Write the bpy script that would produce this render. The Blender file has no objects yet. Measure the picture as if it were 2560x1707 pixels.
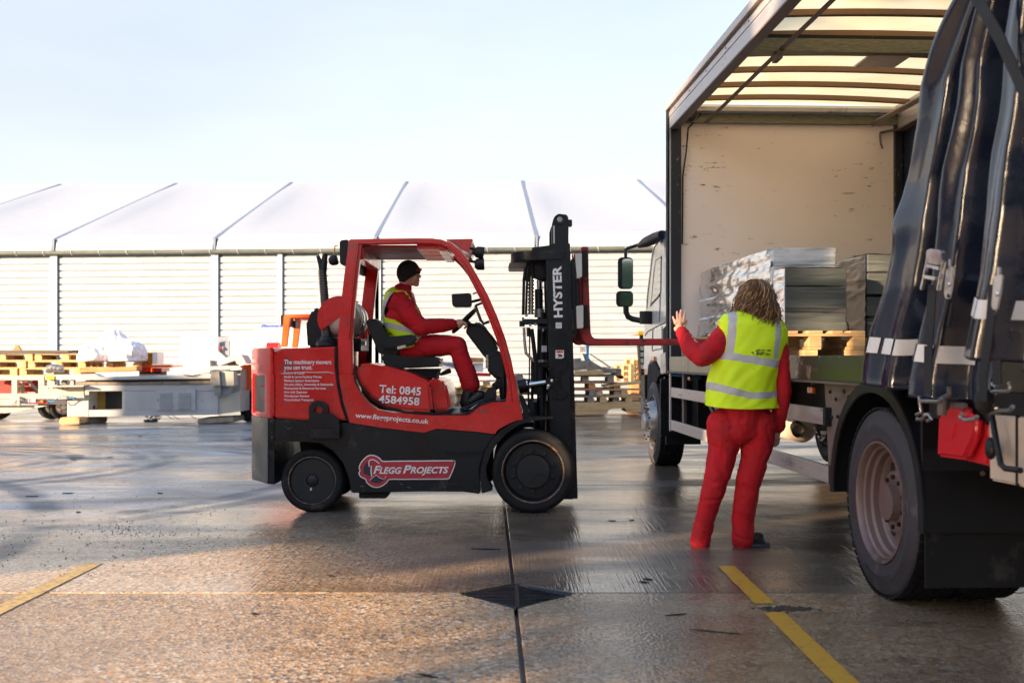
import bpy, bmesh, math, random
from mathutils import Vector, Matrix, noise
R = math.radians
random.seed(7)
C = bpy.context.scene.collection
SC = bpy.context.scene
# ------------------------------------------------------------------ camera
H = 1.22            # eye height, metres
F = 2700.0          # focal length in px of a 2560 px wide picture
cam = bpy.data.cameras.new('camera'); camo = bpy.data.objects.new('camera', cam); C.objects.link(camo)
camo.location = (0, 0, H); camo.rotation_euler = (R(90), 0, 0)
cam.sensor_width = 36; cam.lens = 36 * F / 2560; cam.shift_y = (895 - 853.5) / 2560
cam.clip_start = .05; cam.clip_end = 2000
cam.dof.use_dof = True; cam.dof.focus_distance = 8.3; cam.dof.aperture_fstop = 2.8
SC.camera = camo
# ------------------------------------------------------------------ world + sun
SUN_AZ = (-.80, -.60)      # towards the sun
SUN_EL = 12.0
w = bpy.data.worlds.new('World'); SC.world = w; w.use_nodes = True
nt = w.node_tree; N = nt.nodes; L = nt.links
bg = N['Background']; bg.inputs[1].default_value = 0.15
sk = N.new('ShaderNodeTexSky'); sk.sky_type = 'NISHITA'; sk.sun_disc = False
sk.sun_elevation = R(SUN_EL); sk.sun_rotation = math.atan2(*SUN_AZ)
sk.air_density = 1.0; sk.dust_density = 1.5; sk.ozone_density = 1.5
tc = N.new('ShaderNodeTexCoord'); sp = N.new('ShaderNodeSeparateXYZ'); L.new(tc.outputs['Generated'], sp.inputs[0])
rmp = N.new('ShaderNodeValToRGB'); L.new(sp.outputs['Z'], rmp.inputs[0])
e = rmp.color_ramp.elements
e[0].position = 0.0; e[0].color = (.85, .85, .85, 1); e[1].position = .75; e[1].color = (.16, .16, .16, 1)
e2 = rmp.color_ramp.elements.new(.22); e2.color = (.76, .76, .76, 1)
e3 = rmp.color_ramp.elements.new(.36); e3.color = (.68, .68, .68, 1)
hz = N.new('ShaderNodeValToRGB'); L.new(sp.outputs['Z'], hz.inputs[0])   # thin pale high cloud, whitest at the horizon
h = hz.color_ramp.elements
h[0].position = .0; h[0].color = (.63, .615, .60, 1); h[1].position = .55; h[1].color = (.38, .48, .68, 1)
h2 = hz.color_ramp.elements.new(.13); h2.color = (.63, .63, .635, 1)
h4 = hz.color_ramp.elements.new(.20); h4.color = (.61, .605, .61, 1)
h3 = hz.color_ramp.elements.new(.33); h3.color = (.58, .575, .59, 1)
cn = N.new('ShaderNodeTexNoise'); cn.inputs['Scale'].default_value = 2.2; cn.inputs['Detail'].default_value = 5
mp = N.new('ShaderNodeMapping'); mp.inputs['Scale'].default_value = (1, 1, 3.5); L.new(tc.outputs['Generated'], mp.inputs[0]); L.new(mp.outputs[0], cn.inputs[0])
cm = N.new('ShaderNodeMapRange'); L.new(cn.outputs['Fac'], cm.inputs[0]); cm.inputs[1].default_value = .35; cm.inputs[2].default_value = .7
cm.inputs[3].default_value = 2.65; cm.inputs[4].default_value = 3.2
sc_ = N.new('ShaderNodeVectorMath'); sc_.operation = 'SCALE'; L.new(hz.outputs[0], sc_.inputs[0]); L.new(cm.outputs[0], sc_.inputs['Scale'])
mx = N.new('ShaderNodeMix'); mx.data_type = 'RGBA'; L.new(rmp.outputs[0], mx.inputs[0]); L.new(sk.outputs[0], mx.inputs[6]); L.new(sc_.outputs[0], mx.inputs[7])
L.new(mx.outputs[2], bg.inputs[0])
sun = bpy.data.lights.new('sun', 'SUN'); sun.energy = 5.0; sun.angle = R(.6); sun.color = (1.0, .73, .45)
suno = bpy.data.objects.new('sun', sun); C.objects.link(suno)
ce = math.cos(R(SUN_EL)); sdir = Vector((SUN_AZ[0] * ce, SUN_AZ[1] * ce, math.sin(R(SUN_EL))))
suno.rotation_euler = sdir.to_track_quat('Z', 'Y').to_euler()
suno.location = (-10, -8, 12)
SC.view_settings.view_transform = 'Standard'; SC.view_settings.look = 'None'
SC.view_settings.gamma = 1; SC.view_settings.use_curve_mapping = False
SC.view_settings.exposure = 1.74
SC.cycles.max_bounces = 8; SC.cycles.transparent_max_bounces = 16
# ------------------------------------------------------------------ picture -> place
CX, HY = 1280.0, 895.0
def P(x, y, Y): return Vector(((x - CX) / F * Y, Y, H + (HY - y) / F * Y))
def XZ(x, y, Y): return ((x - CX) / F * Y, H + (HY - y) / F * Y)
def GP(x, y):
    Y = F * H / (y - HY); return Vector(((x - CX) / F * Y, Y, 0))
def zm(x0, y0, k): return lambda x, y: (x0 + k * x, y0 + k * y)
Z1 = zm(600, 560, .22954); Z2 = zm(600, 820, .31878); Z3 = zm(860, 560, .31878)
Z4 = zm(1040, 900, .26780); Z5 = zm(1160, 500, .31887); ZD = zm(0, 0, 1.08844)
ZL = zm(0, 740, .28061); ZR = zm(1420, 760, .19139); ZA = zm(0, 830, .15942); ZB = zm(330, 780, .1913)
PHI = R(2.757); cph, sph = math.cos(PHI), math.sin(PHI)
def T(a, b, z=0): return Vector((a * cph - b * sph, a * sph + b * cph, z))       # lorry frame -> world
def TS(x, y, A=2.17):                                                            # picture -> (b, z) on the plane a = A
    b = A / math.tan(math.atan((x - CX) / F) + PHI); Y = A * sph + b * cph
    return b, H + (HY - y) / F * Y
# ------------------------------------------------------------------ materials
MATS = {}
def mat(name, col, rough=.5, metal=0., var=.12, vs=4., bump=0., bs=40., coat=0., dirt=None, stretch=(1, 1, 1), rvar=.1, spec=.5, emit=None, edge=None):
    m = bpy.data.materials.new(name); MATS[name] = m; m.use_nodes = True
    nt = m.node_tree; N = nt.nodes; L = nt.links; b = N['Principled BSDF']
    tc = N.new('ShaderNodeTexCoord'); mp = N.new('ShaderNodeMapping'); mp.inputs['Scale'].default_value = stretch
    oi = N.new('ShaderNodeObjectInfo'); ad = N.new('ShaderNodeVectorMath'); ad.operation = 'ADD'
    sx = N.new('ShaderNodeVectorMath'); sx.operation = 'SCALE'; sx.inputs['Scale'].default_value = 1.0
    cb = N.new('ShaderNodeCombineXYZ')
    mm = N.new('ShaderNodeMath'); mm.operation = 'MULTIPLY'; mm.inputs[1].default_value = 37.; L.new(oi.outputs['Random'], mm.inputs[0])
    for i in range(3): L.new(mm.outputs[0], cb.inputs[i])
    L.new(tc.outputs['Object'], mp.inputs[0]); L.new(mp.outputs[0], ad.inputs[0]); L.new(cb.outputs[0], ad.inputs[1])
    nz = N.new('ShaderNodeTexNoise'); nz.inputs['Scale'].default_value = vs; nz.inputs['Detail'].default_value = 6; L.new(ad.outputs[0], nz.inputs[0])
    mr = N.new('ShaderNodeMapRange'); L.new(nz.outputs['Fac'], mr.inputs[0])
    mr.inputs[1].default_value = .3; mr.inputs[2].default_value = .7; mr.inputs[3].default_value = 1 - var; mr.inputs[4].default_value = 1 + var
    vm = N.new('ShaderNodeVectorMath'); vm.operation = 'SCALE'; vm.inputs[0].default_value = col[:3]; L.new(mr.outputs[0], vm.inputs['Scale'])
    last = vm.outputs[0]
    if dirt:
        dc, amt, ds = dirt
        n2 = N.new('ShaderNodeTexNoise'); n2.inputs['Scale'].default_value = ds; n2.inputs['Detail'].default_value = 8; n2.inputs['Roughness'].default_value = .65; L.new(ad.outputs[0], n2.inputs[0])
        r2 = N.new('ShaderNodeMapRange'); L.new(n2.outputs['Fac'], r2.inputs[0]); r2.inputs[1].default_value = .72 - amt * .35; r2.inputs[2].default_value = .78 - amt * .2
        x2 = N.new('ShaderNodeMix'); x2.data_type = 'RGBA'; L.new(r2.outputs[0], x2.inputs[0]); L.new(last, x2.inputs[6]); x2.inputs[7].default_value = (*dc[:3], 1)
        last = x2.outputs[2]
    L.new(last, b.inputs['Base Color'])
    rr = N.new('ShaderNodeMapRange'); L.new(nz.outputs['Fac'], rr.inputs[0]); rr.inputs[1].default_value = .3; rr.inputs[2].default_value = .7
    rr.inputs[3].default_value = max(.03, rough - rvar); rr.inputs[4].default_value = min(1, rough + rvar); L.new(rr.outputs[0], b.inputs['Roughness'])
    b.inputs['Metallic'].default_value = metal; b.inputs['Coat Weight'].default_value = coat; b.inputs['Coat Roughness'].default_value = .12
    b.inputs['Specular IOR Level'].default_value = spec
    if bump:
        n3 = N.new('ShaderNodeTexNoise'); n3.inputs['Scale'].default_value = bs; n3.inputs['Detail'].default_value = 4; L.new(ad.outputs[0], n3.inputs[0])
        bp = N.new('ShaderNodeBump'); bp.inputs['Strength'].default_value = min(1, bump * 10); bp.inputs['Distance'].default_value = bump * .02; L.new(n3.outputs['Fac'], bp.inputs['Height']); L.new(bp.outputs[0], b.inputs['Normal'])
    if emit: b.inputs['Emission Color'].default_value = (*emit[0], 1); b.inputs['Emission Strength'].default_value = emit[1]
    return m
RUST = (.22, .10, .05); GRIME = (.06, .055, .05)
mat('red_paint', (.66, .012, .012), .28, var=.12, coat=.5, dirt=((.36, .045, .04), .5, 5.5), rvar=.12)
mat('red_paint_orange', (.75, .09, .02), .35, var=.12, coat=.3)
mat('orange_paint', (.85, .10, .015), .38, var=.08, coat=.2)
mat('dark_red', (.30, .012, .012), .5, dirt=((.05, .02, .02), .6, 9), var=.25)
mat('fork_red', (.38, .018, .02), .5, dirt=((.05, .03, .03), .6, 14), var=.3, bump=.04)
mat('black_paint', (.009, .010, .014), .34, var=.3, dirt=((.05, .045, .045), .35, 7), rvar=.14, bump=.012, spec=.35)
mat('black_plastic', (.011, .012, .015), .48, spec=.35, var=.2, bump=.02, bs=200)
mat('black_vinyl', (.007, .008, .011), .32, spec=.4, var=.2, bump=.02)
mat('rubber', (.013, .0125, .014), .75, spec=.3, var=.3, dirt=((.05, .045, .045), .4, 5), bump=.06, bs=60)
mat('truck_rubber', (.042, .035, .042), .7, var=.18, dirt=((.12, .10, .11), .4, 5), bump=.05, bs=60)
mat('rim_steel', (.20, .135, .125), .38, metal=.25, var=.15, dirt=((.12, .07, .06), .45, 6), bump=.03)
mat('rim_black', (.010, .010, .013), .45, var=.3, dirt=((.16, .07, .04), .22, 14))
mat('scuffed_edge', (.10, .08, .075), .5, var=.5, dirt=((.40, .20, .12), .6, 30))
mat('chrome', (.72, .73, .75), .18, metal=1, var=.05)
mat('steel', (.36, .35, .34), .38, metal=.8, var=.2, dirt=((.12, .09, .07), .35, 8))
mat('aluminium', (.60, .58, .56), .35, metal=.75, var=.12, dirt=((.26, .23, .21), .3, 3), stretch=(1, 1, 1), bump=.01)
mat('rail_aluminium', (.50, .46, .46), .4, metal=.5, var=.15, dirt=((.20, .17, .16), .35, 4), stretch=(4, .5, 4), bump=.02)
mat('white_paint', (.78, .78, .77), .45, var=.05)
mat('white_decal', (.85, .84, .85), .5, var=.04)
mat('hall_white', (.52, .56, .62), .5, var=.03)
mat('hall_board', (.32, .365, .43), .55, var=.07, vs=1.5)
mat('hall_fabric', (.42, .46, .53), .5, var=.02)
mat('seam_blue', (.16, .21, .32), .5, var=.05)
mat('gutter', (.12, .135, .125), .5, metal=.3, var=.12)
mat('hi_vis', (.72, .98, .01), .65, var=.06, bump=.02, bs=200)
mat('reflective', (.50, .49, .51), .45, var=.10, vs=14)
mat('cloth_red', (.50, .006, .014), .85, var=.14, vs=9, bump=.05, bs=300)
mat('cloth_black', (.012, .012, .014), .9, var=.2, bump=.06, bs=250)
mat('skin', (.66, .38, .28), .5, var=.08, vs=20)
mat('boot', (.022, .02, .02), .5, var=.3, bump=.05)
mat('wood', (.52, .34, .17), .75, var=.22, vs=6, stretch=(1, 1, 6), dirt=((.28, .17, .09), .35, 8), bump=.03)
mat('wood_grey', (.24, .20, .165), .8, var=.3, vs=6, dirt=((.10, .085, .07), .45, 8), bump=.04)
mat('wood_orange', (.50, .22, .09), .75, var=.25, vs=5, bump=.03)
mat('ply_dark', (.10, .085, .07), .7, var=.3, bump=.03)
mat('machine_white', (.40, .41, .43), .5, var=.10, vs=3, dirt=((.34, .33, .31), .35, 7), bump=.01)
mat('machine_cream', (.44, .41, .35), .5, var=.1, dirt=((.30, .24, .16), .3, 9))
mat('cabinet_white', (.82, .82, .81), .4, var=.03)
mat('cabinet_grey', (.20, .23, .30), .5, var=.08)
mat('yellow_paint', (.80, .42, .01), .45, var=.12, dirt=((.4, .18, .03), .25, 9))
mat('inside_yellow', (.42, .27, .05), .6, var=.2)
mat('blue_paint', (.02, .28, .55), .5)
mat('blue_text', (.01, .08, .50), .5)
mat('amber', (.9, .22, .01), .25, var=.05, coat=.5)
mat('chassis', (.016, .014, .014), .65, spec=.3, var=.35, dirt=((.09, .06, .045), .4, 8), bump=.04)
mat('brown_steel', (.15, .11, .10), .6, var=.25, dirt=((.07, .05, .04), .4, 12), bump=.03)
mat('beige', (.62, .50, .40), .45, var=.15, dirt=((.35, .2, .1), .2, 4))
mat('lift_red', (.70, .015, .03), .35, var=.06, coat=.3)
mat('strap_black', (.012, .011, .012), .75, var=.2, bump=.05, bs=300)
mat('bow_brown', (.20, .115, .06), .5, metal=.3, var=.15)
mat('beam_galv', (.20, .19, .13), .5, metal=.5, var=.3, vs=14, stretch=(1, 1, 6))
mat('tarmac_dark', (.02, .02, .02), .4)
mat('brick_wall', (.25, .12, .08), .8, var=.3)
def mirror_mat():
    m = bpy.data.materials.new('mirror_glass'); m.use_nodes = True; b = m.node_tree.nodes['Principled BSDF']
    b.inputs['Base Color'].default_value = (.75, .85, .84, 1); b.inputs['Metallic'].default_value = 1; b.inputs['Roughness'].default_value = .04; MATS['mirror_glass'] = m
mirror_mat()
def nodes_mat(name):
    m = bpy.data.materials.new(name); m.use_nodes = True; MATS[name] = m
    return m, m.node_tree.nodes, m.node_tree.links, m.node_tree.nodes['Principled BSDF']
# ------------------------------------------------------------------ objects
WL = {}
def tag(o, label=None, cat=None, group=None, kind=None):
    if label: o['label'] = label
    if cat: o['category'] = cat
    if group: o['group'] = group
    if kind: o['kind'] = kind
    return o
def empty(name, loc, label=None, cat=None, group=None):
    o = bpy.data.objects.new(name, None); C.objects.link(o); o.location = loc; WL[o] = Vector(loc); o.empty_display_size = .2
    return tag(o, label, cat, group)
def link_mesh(name, me, m, parent=None, loc=None, smooth=0.):
    """mesh in world coordinates -> object with its origin at the mesh centre"""
    if loc is None:
        if len(me.vertices):
            lo = Vector([min(v.co[i] for v in me.vertices) for i in range(3)]); hi = Vector([max(v.co[i] for v in me.vertices) for i in range(3)])
            loc = (lo + hi) / 2; loc.z = lo.z
        else: loc = Vector((0, 0, 0))
    loc = Vector(loc); me.transform(Matrix.Translation(-loc))
    ms = m if isinstance(m, (list, tuple)) else [m]
    if not me.materials:
        for x in ms: me.materials.append(MATS[x] if isinstance(x, str) else x)
    if smooth:
        for p in me.polygons: p.use_smooth = True
        try: me.set_sharp_from_angle(angle=R(smooth))
        except Exception: pass
    o = bpy.data.objects.new(name, me); C.objects.link(o); WL[o] = loc
    if parent is not None: o.parent = parent; o.location = loc - WL[parent]
    else: o.location = loc
    return o
class G:
    def __init__(s): s.bm = bmesh.new(); s.mi = 0
    def _mark(s, faces):
        for f in faces: f.material_index = s.mi
    def box(s, c, d, rot=None, bev=0.):
        r = bmesh.ops.create_cube(s.bm, size=1); vs = r['verts']
        M = Matrix.Translation(Vector(c)) @ (rot.to_4x4() if rot else Matrix.Identity(4)) @ Matrix.Diagonal((d[0], d[1], d[2], 1))
        bmesh.ops.transform(s.bm, matrix=M, verts=vs)
        fs = set(f for v in vs for f in v.link_faces); s._mark(fs)
        if bev:
            es = set(e for f in fs for e in f.edges)
            rr = bmesh.ops.bevel(s.bm, geom=list(es), offset=bev, segments=2, affect='EDGES', profile=.5); s._mark(rr['faces'])
        return s
    def bb(s, x0, x1, y0, y1, z0, z1, bev=0.): return s.box(((x0 + x1) / 2, (y0 + y1) / 2, (z0 + z1) / 2), (abs(x1 - x0), abs(y1 - y0), abs(z1 - z0)), bev=bev)
    def tb(s, a0, a1, b0, b1, z0, z1, bev=0.):       # box in the lorry frame
        return s.box(T((a0 + a1) / 2, (b0 + b1) / 2, (z0 + z1) / 2), (abs(a1 - a0), abs(b1 - b0), abs(z1 - z0)), Matrix.Rotation(PHI, 3, 'Z'), bev)
    def poly(s, bot, top, bev=0., seg=2):
        n = len(bot); a = [s.bm.verts.new(p) for p in bot]; b = [s.bm.verts.new(p) for p in top]
        fs = [s.bm.faces.new(a), s.bm.faces.new(list(reversed(b)))]
        for i in range(n): fs.append(s.bm.faces.new((a[i], b[i], b[(i + 1) % n], a[(i + 1) % n])))
        s._mark(fs); bmesh.ops.recalc_face_normals(s.bm, faces=fs)
        if bev:
            es = set(e for f in fs for e in f.edges if e.calc_face_angle(0) > .5)
            rr = bmesh.ops.bevel(s.bm, geom=list(es), offset=bev, segments=seg, affect='EDGES', clamp_overlap=True); s._mark(rr['faces'])
        return s
    def pxz(s, pts, y0, y1, bev=0., seg=2): return s.poly([(x, y0, z) for x, z in pts], [(x, y1, z) for x, z in pts], bev, seg)
    def px(s, pts, Yr, y0, y1, bev=0., seg=2): return s.pxz([XZ(x, y, Yr) for x, y in pts], y0, y1, bev, seg)
    def ribbon(s, outer, inner, f0, f1, bev=0.):
        """closed bar between two polylines (2D) ; f0,f1 map 2D->3D for its two sides"""
        n = len(outer); V = [[s.bm.verts.new(f(p)) for p in pl] for f in (f0, f1) for pl in (outer, inner)]
        a, b, c, d = V; fs = []
        for i in range(n - 1):
            fs += [s.bm.faces.new((a[i], a[i + 1], b[i + 1], b[i])), s.bm.faces.new((c[i], d[i], d[i + 1], c[i + 1])),
                   s.bm.faces.new((a[i], c[i], c[i + 1], a[i + 1])), s.bm.faces.new((b[i], b[i + 1], d[i + 1], d[i]))]
        fs += [s.bm.faces.new((a[0], b[0], d[0], c[0])), s.bm.faces.new((a[-1], c[-1], d[-1], b[-1]))]
        s._mark(fs); bmesh.ops.recalc_face_normals(s.bm, faces=fs)
        if bev:
            es = set(e for f in fs for e in f.edges if e.calc_face_angle(0) > .8)
            rr = bmesh.ops.bevel(s.bm, geom=list(es), offset=bev, segments=2, affect='EDGES', clamp_overlap=True); s._mark(rr['faces'])
        return s
    def tube(s, pts, r, seg=10, cap=True, flat=None):
        pts = [Vector(p) for p in pts]; n = len(pts); rs = r if isinstance(r, (list, tuple)) else [r] * n
        rings = []; up = None
        for i, p in enumerate(pts):
            t = (pts[min(i + 1, n - 1)] - pts[max(i - 1, 0)]).normalized()
            if up is None: up = Vector((0, 0, 1)) if abs(t.z) < .9 else Vector((0, 1, 0))
            x = t.cross(up).normalized(); up = x.cross(t).normalized()
            ry = rs[i] if flat is None else flat
            rings.append([s.bm.verts.new(p + x * math.cos(2 * math.pi * k / seg) * rs[i] + up * math.sin(2 * math.pi * k / seg) * ry) for k in range(seg)])
        fs = []
        for a, b in zip(rings, rings[1:]):
            for k in range(seg): fs.append(s.bm.faces.new((a[k], a[(k + 1) % seg], b[(k + 1) % seg], b[k])))
        if cap: fs.append(s.bm.faces.new(list(reversed(rings[0])))); fs.append(s.bm.faces.new(rings[-1]))
        s._mark(fs); return s
    def lathe(s, prof, c, ax, seg=48, ref=None):
        """prof: list of (radius, offset along axis)"""
        c = Vector(c); ax = Vector(ax).normalized(); u = (ref or (Vector((0, 0, 1)) if abs(ax.z) < .9 else Vector((1, 0, 0)))); v = ax.cross(u).normalized(); u = v.cross(ax).normalized()
        rings = []
        for r, h_ in prof:
            if r < 1e-6: rings.append([s.bm.verts.new(c + ax * h_)])
            else: rings.append([s.bm.verts.new(c + ax * h_ + (u * math.cos(2 * math.pi * k / seg) + v * math.sin(2 * math.pi * k / seg)) * r) for k in range(seg)])
        fs = []
        for a, b in zip(rings, rings[1:]):
            for k in range(seg):
                k2 = (k + 1) % seg
                if len(a) == 1: fs.append(s.bm.faces.new((a[0], b[k], b[k2])))
                elif len(b) == 1: fs.append(s.bm.faces.new((a[k], a[k2], b[0])))
                else: fs.append(s.bm.faces.new((a[k], a[k2], b[k2], b[k])))
        s._mark(fs); bmesh.ops.recalc_face_normals(s.bm, faces=fs); return s
    def quad(s, a, b, c, d): s._mark([s.bm.faces.new([s.bm.verts.new(p) for p in (a, b, c, d)])]); return s
    def grid(s, nu, nv, f):
        V = [[s.bm.verts.new(f(i / nu, j / nv)) for i in range(nu + 1)] for j in range(nv + 1)]
        fs = [s.bm.faces.new((V[j][i], V[j][i + 1], V[j + 1][i + 1], V[j + 1][i])) for j in range(nv) for i in range(nu)]
        s._mark(fs); return s
    def ico(s, c, r, sub=2, sc=(1, 1, 1), rot=None):
        q = bmesh.ops.create_icosphere(s.bm, subdivisions=sub, radius=r)
        bmesh.ops.transform(s.bm, matrix=Matrix.Translation(Vector(c)) @ (rot.to_4x4() if rot else Matrix.Identity(4)) @ Matrix.Diagonal((*sc, 1)), verts=q['verts'])
        s._mark(set(f for v in q['verts'] for f in v.link_faces)); return s
    def capsule(s, p, q, r1, r2, seg=14):
        p, q = Vector(p), Vector(q); d = q - p; Lg = d.length
        prof = [(0, -r1)] + [(r1 * math.cos(t), r1 * math.sin(t)) for t in (-1.2, -.8, -.4, 0)]
        prof += [(r2 * math.cos(t), Lg + r2 * math.sin(t)) for t in (0, .4, .8, 1.2)] + [(0, Lg + r2)]
        return s.lathe(prof, p, d if Lg > 1e-6 else (0, 0, 1), seg)
    def done(s, name, m, parent=None, smooth=0., loc=None, keep=None):
        me = bpy.data.meshes.new(name); s.bm.to_mesh(me); s.bm.free()
        return link_mesh(name, me, m, parent, loc, smooth)
def text(s, origin, right, up, m, parent, width=None, size=None, bold=0., shear=0., name='lettering', depth=.0006, spacing=1.0):
    cu = bpy.data.curves.new('t', 'FONT'); cu.body = s; cu.size = 1; cu.offset = bold; cu.shear = shear; cu.space_character = spacing
    cu.resolution_u = 3; cu.space_line = 1.05
    o = bpy.data.objects.new('t', cu); C.objects.link(o); dg = bpy.context.evaluated_depsgraph_get(); dg.update()
    me = bpy.data.meshes.new_from_object(o.evaluated_get(dg)); bpy.data.objects.remove(o); bpy.data.curves.remove(cu)
    xs = [v.co.x for v in me.vertices]; x0, x1 = min(xs), max(xs)
    k = size if size else width / (x1 - x0)
    kx = width / (x1 - x0) if width else k
    right = Vector(right).normalized(); up = Vector(up).normalized(); n = right.cross(up)
    for v in me.vertices:
        v.co = Vector(origin) + right * (v.co.x - x0) * kx + up * v.co.y * k + n * depth
    return link_mesh(name, me, m, parent)
def copy_tree(o, parent=None):
    c = o.copy(); C.objects.link(c); c.parent = parent
    for ch in [x for x in bpy.data.objects if x.parent == o]: copy_tree(ch, c)
    return c
KIDS = {}
def tree_children(o):
    return [x for x in C.objects if x.parent == o]
# ------------------------------------------------------------------ ground
def ground_mat(name, aggregate):
    m, N, L, b = nodes_mat(name)
    tc = N.new('ShaderNodeNewGeometry'); pos = tc.outputs['Position']
    def nz(scale, det=4, st=(1, 1, 1), rough=.5):
        mp = N.new('ShaderNodeMapping'); mp.inputs['Scale'].default_value = st; L.new(pos, mp.inputs[0])
        n = N.new('ShaderNodeTexNoise'); n.inputs['Scale'].default_value = scale; n.inputs['Detail'].default_value = det; n.inputs['Roughness'].default_value = rough; L.new(mp.outputs[0], n.inputs[0]); return n.outputs['Fac']
    def mr(x, a, b_, c, d):
        r = N.new('ShaderNodeMapRange'); L.new(x, r.inputs[0])
        for i, v in enumerate((a, b_, c, d)): r.inputs[i + 1].default_value = v
        return r.outputs[0]
    def mix(f, a, b_):
        x = N.new('ShaderNodeMix'); x.data_type = 'RGBA'
        for s_, v in ((0, f), (6, a), (7, b_)):
            if isinstance(v, (tuple, float)): x.inputs[s_].default_value = v if isinstance(v, float) else (*v, 1)
            else: L.new(v, x.inputs[s_])
        return x.outputs[2]
    def math_(op, a, b_=None):
        x = N.new('ShaderNodeMath'); x.operation = op
        for i, v in enumerate((a, b_)):
            if v is None: continue
            if isinstance(v, (int, float)): x.inputs[i].default_value = v
            else: L.new(v, x.inputs[i])
        return x.outputs[0]
    big = nz(.55, 5); med = nz(3.1, 5); fine = nz(60, 3)
    wet = nz(.55, 7, (.42, 1.5, 1), .62)
    if True:
        vo = N.new('ShaderNodeTexVoronoi'); vo.inputs['Scale'].default_value = 62; mp = N.new('ShaderNodeMapping'); L.new(pos, mp.inputs[0]); L.new(mp.outputs[0], vo.inputs[0])
        cr = N.new('ShaderNodeValToRGB'); sp = N.new('ShaderNodeSeparateColor'); L.new(vo.outputs['Color'], sp.inputs[0]); L.new(sp.outputs[0], cr.inputs[0])
        cr.color_ramp.interpolation = 'CONSTANT'; el = cr.color_ramp.elements
        el[0].position = 0; el[0].color = (.10, .075, .055, 1); el[1].position = .22; el[1].color = (.46, .285, .14, 1)
        for p_, c_ in ((.45, (.58, .30, .10, 1)), (.62, (.36, .25, .17, 1)), (.78, (.68, .52, .35, 1)), (.93, (.75, .66, .54, 1))):
            q = el.new(p_); q.color = c_
    if aggregate:
        base = mix(mr(med, .35, .65, .05, .40), cr.outputs[0], (.50, .315, .16))
        base = mix(mr(big, .42, .62, 0., .45), base, (.20, .145, .105))
        sx = N.new('ShaderNodeSeparateXYZ'); L.new(pos, sx.inputs[0])
        right_brown = math_('MULTIPLY', mr(math_('ADD', sx.outputs[0], math_('MULTIPLY', med, .5)), .1, .8, 0., .85), mr(wet, .35, .6, .45, 1.))  # browner and smoother right of the joint, in patches
        base = mix(right_brown, base, (.12, .085, .06))
        rough = math_('SUBTRACT', mr(wet, .40, .60, .50, .26), math_('MULTIPLY', right_brown, .2))
        hgt = math_('ADD', math_('MULTIPLY', vo.outputs['Distance'], .55), math_('MULTIPLY', fine, .5)); bd = .0045
    else:
        base = mix(mr(med, .3, .7, 0., 1.), (.155, .118, .088), (.085, .068, .056))
        base = mix(mr(big, .42, .66, 0., .5), base, (.15, .125, .105))
        sx = N.new('ShaderNodeSeparateXYZ'); L.new(pos, sx.inputs[0])
        # left: sky sheen painted in; near joint: aggregate tan painted where sun falls
        sky_sheen = math_('MULTIPLY', mr(sx.outputs[0], -.6, -4.0, 0., 1.), mr(nz(.9, 5, (1, 2.2, 1)), .32, .62, .15, 1.))
        base = mix(sky_sheen, base, (.45, .455, .465))
        near = math_('MULTIPLY', mr(math_('ADD', sx.outputs[1], math_('MULTIPLY', big, 2.2)), 9.4, 8.3, 0., .95), mr(math_('ADD', sx.outputs[0], med), .6, -1.2, 0., 1.))
        base = mix(near, base, mix(mr(med, .35, .65, .05, .40), cr.outputs[0], (.50, .315, .16)))
        scrub = None
        # tyre scrub arcs on the left of the yard
        for cx_, cy_, r_, wd in ((-7.2, 12.6, 1.75, .13), (-7.2, 12.6, 2.02, .13), (-7.1, 12.3, 2.75, .16), (-7.1, 12.3, 3.1, .16), (-6.0, 11.0, 3.9, .15), (-6.0, 11.0, 4.25, .15), (-2.0, 21.5, 9.0, .2), (-9.5, 6.0, 6.4, .18)):
            dx = math_('SUBTRACT', sx.outputs[0], cx_); dy = math_('SUBTRACT', sx.outputs[1], cy_)
            d = math_('SQRT', math_('ADD', math_('MULTIPLY', dx, dx), math_('MULTIPLY', dy, dy)))
            band = math_('ABSOLUTE', math_('SUBTRACT', math_('ADD', d, math_('MULTIPLY', med, .12)), r_))
            fc = mr(band, wd * .4, wd, .48, 0.)
            fc = math_('MULTIPLY', fc, mr(nz(1.3, 3), .30, .55, .1, 1.4)); scrub = fc if scrub is None else math_('ADD', scrub, fc)
            base = mix(fc, base, (.05, .045, .045))
        rough = math_('ADD', mr(wet, .40, .60, .40, .08), math_('MULTIPLY', scrub, .24))
        # broom / tining lines along Y, slightly wavy
        wv = nz(75, 2, (1, .035, 1)); wv2 = nz(28, 2, (1, .05, 1))
        hgt = math_('ADD', math_('MULTIPLY', fine, .35), math_('ADD', math_('MULTIPLY', wv, 1.0), math_('MULTIPLY', wv2, .6))); bd = .0034
    und = nz(2.2, 3)
    rough = math_('ADD', rough, mr(fine, .3, .7, -.05, .05))
    L.new(base, b.inputs['Base Color']); L.new(rough, b.inputs['Roughness'])
    bp = N.new('ShaderNodeBump'); bp.inputs['Distance'].default_value = bd; bp.inputs['Strength'].default_value = .8
    L.new(math_('ADD', hgt, math_('MULTIPLY', und, 2.2)), bp.inputs['Height']); L.new(bp.outputs[0], b.inputs['Normal'])
    b.inputs['Specular IOR Level'].default_value = .5
    return m
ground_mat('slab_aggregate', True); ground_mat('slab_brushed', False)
g = G(); g.bb(-400, 400, -400, 600, -.6, -.03); ground = g.done('ground', 'tarmac_dark'); tag(ground, kind='structure', label='wet concrete yard surface of large slabs')
xs = [.135 + 5.75 * k for k in range(-6, 7)]; ys = [-4.2, .72, 5.62, 10.4, 15.6, 20.4, 25.3, 30.2, 35, 60]
slabs = {}
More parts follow.
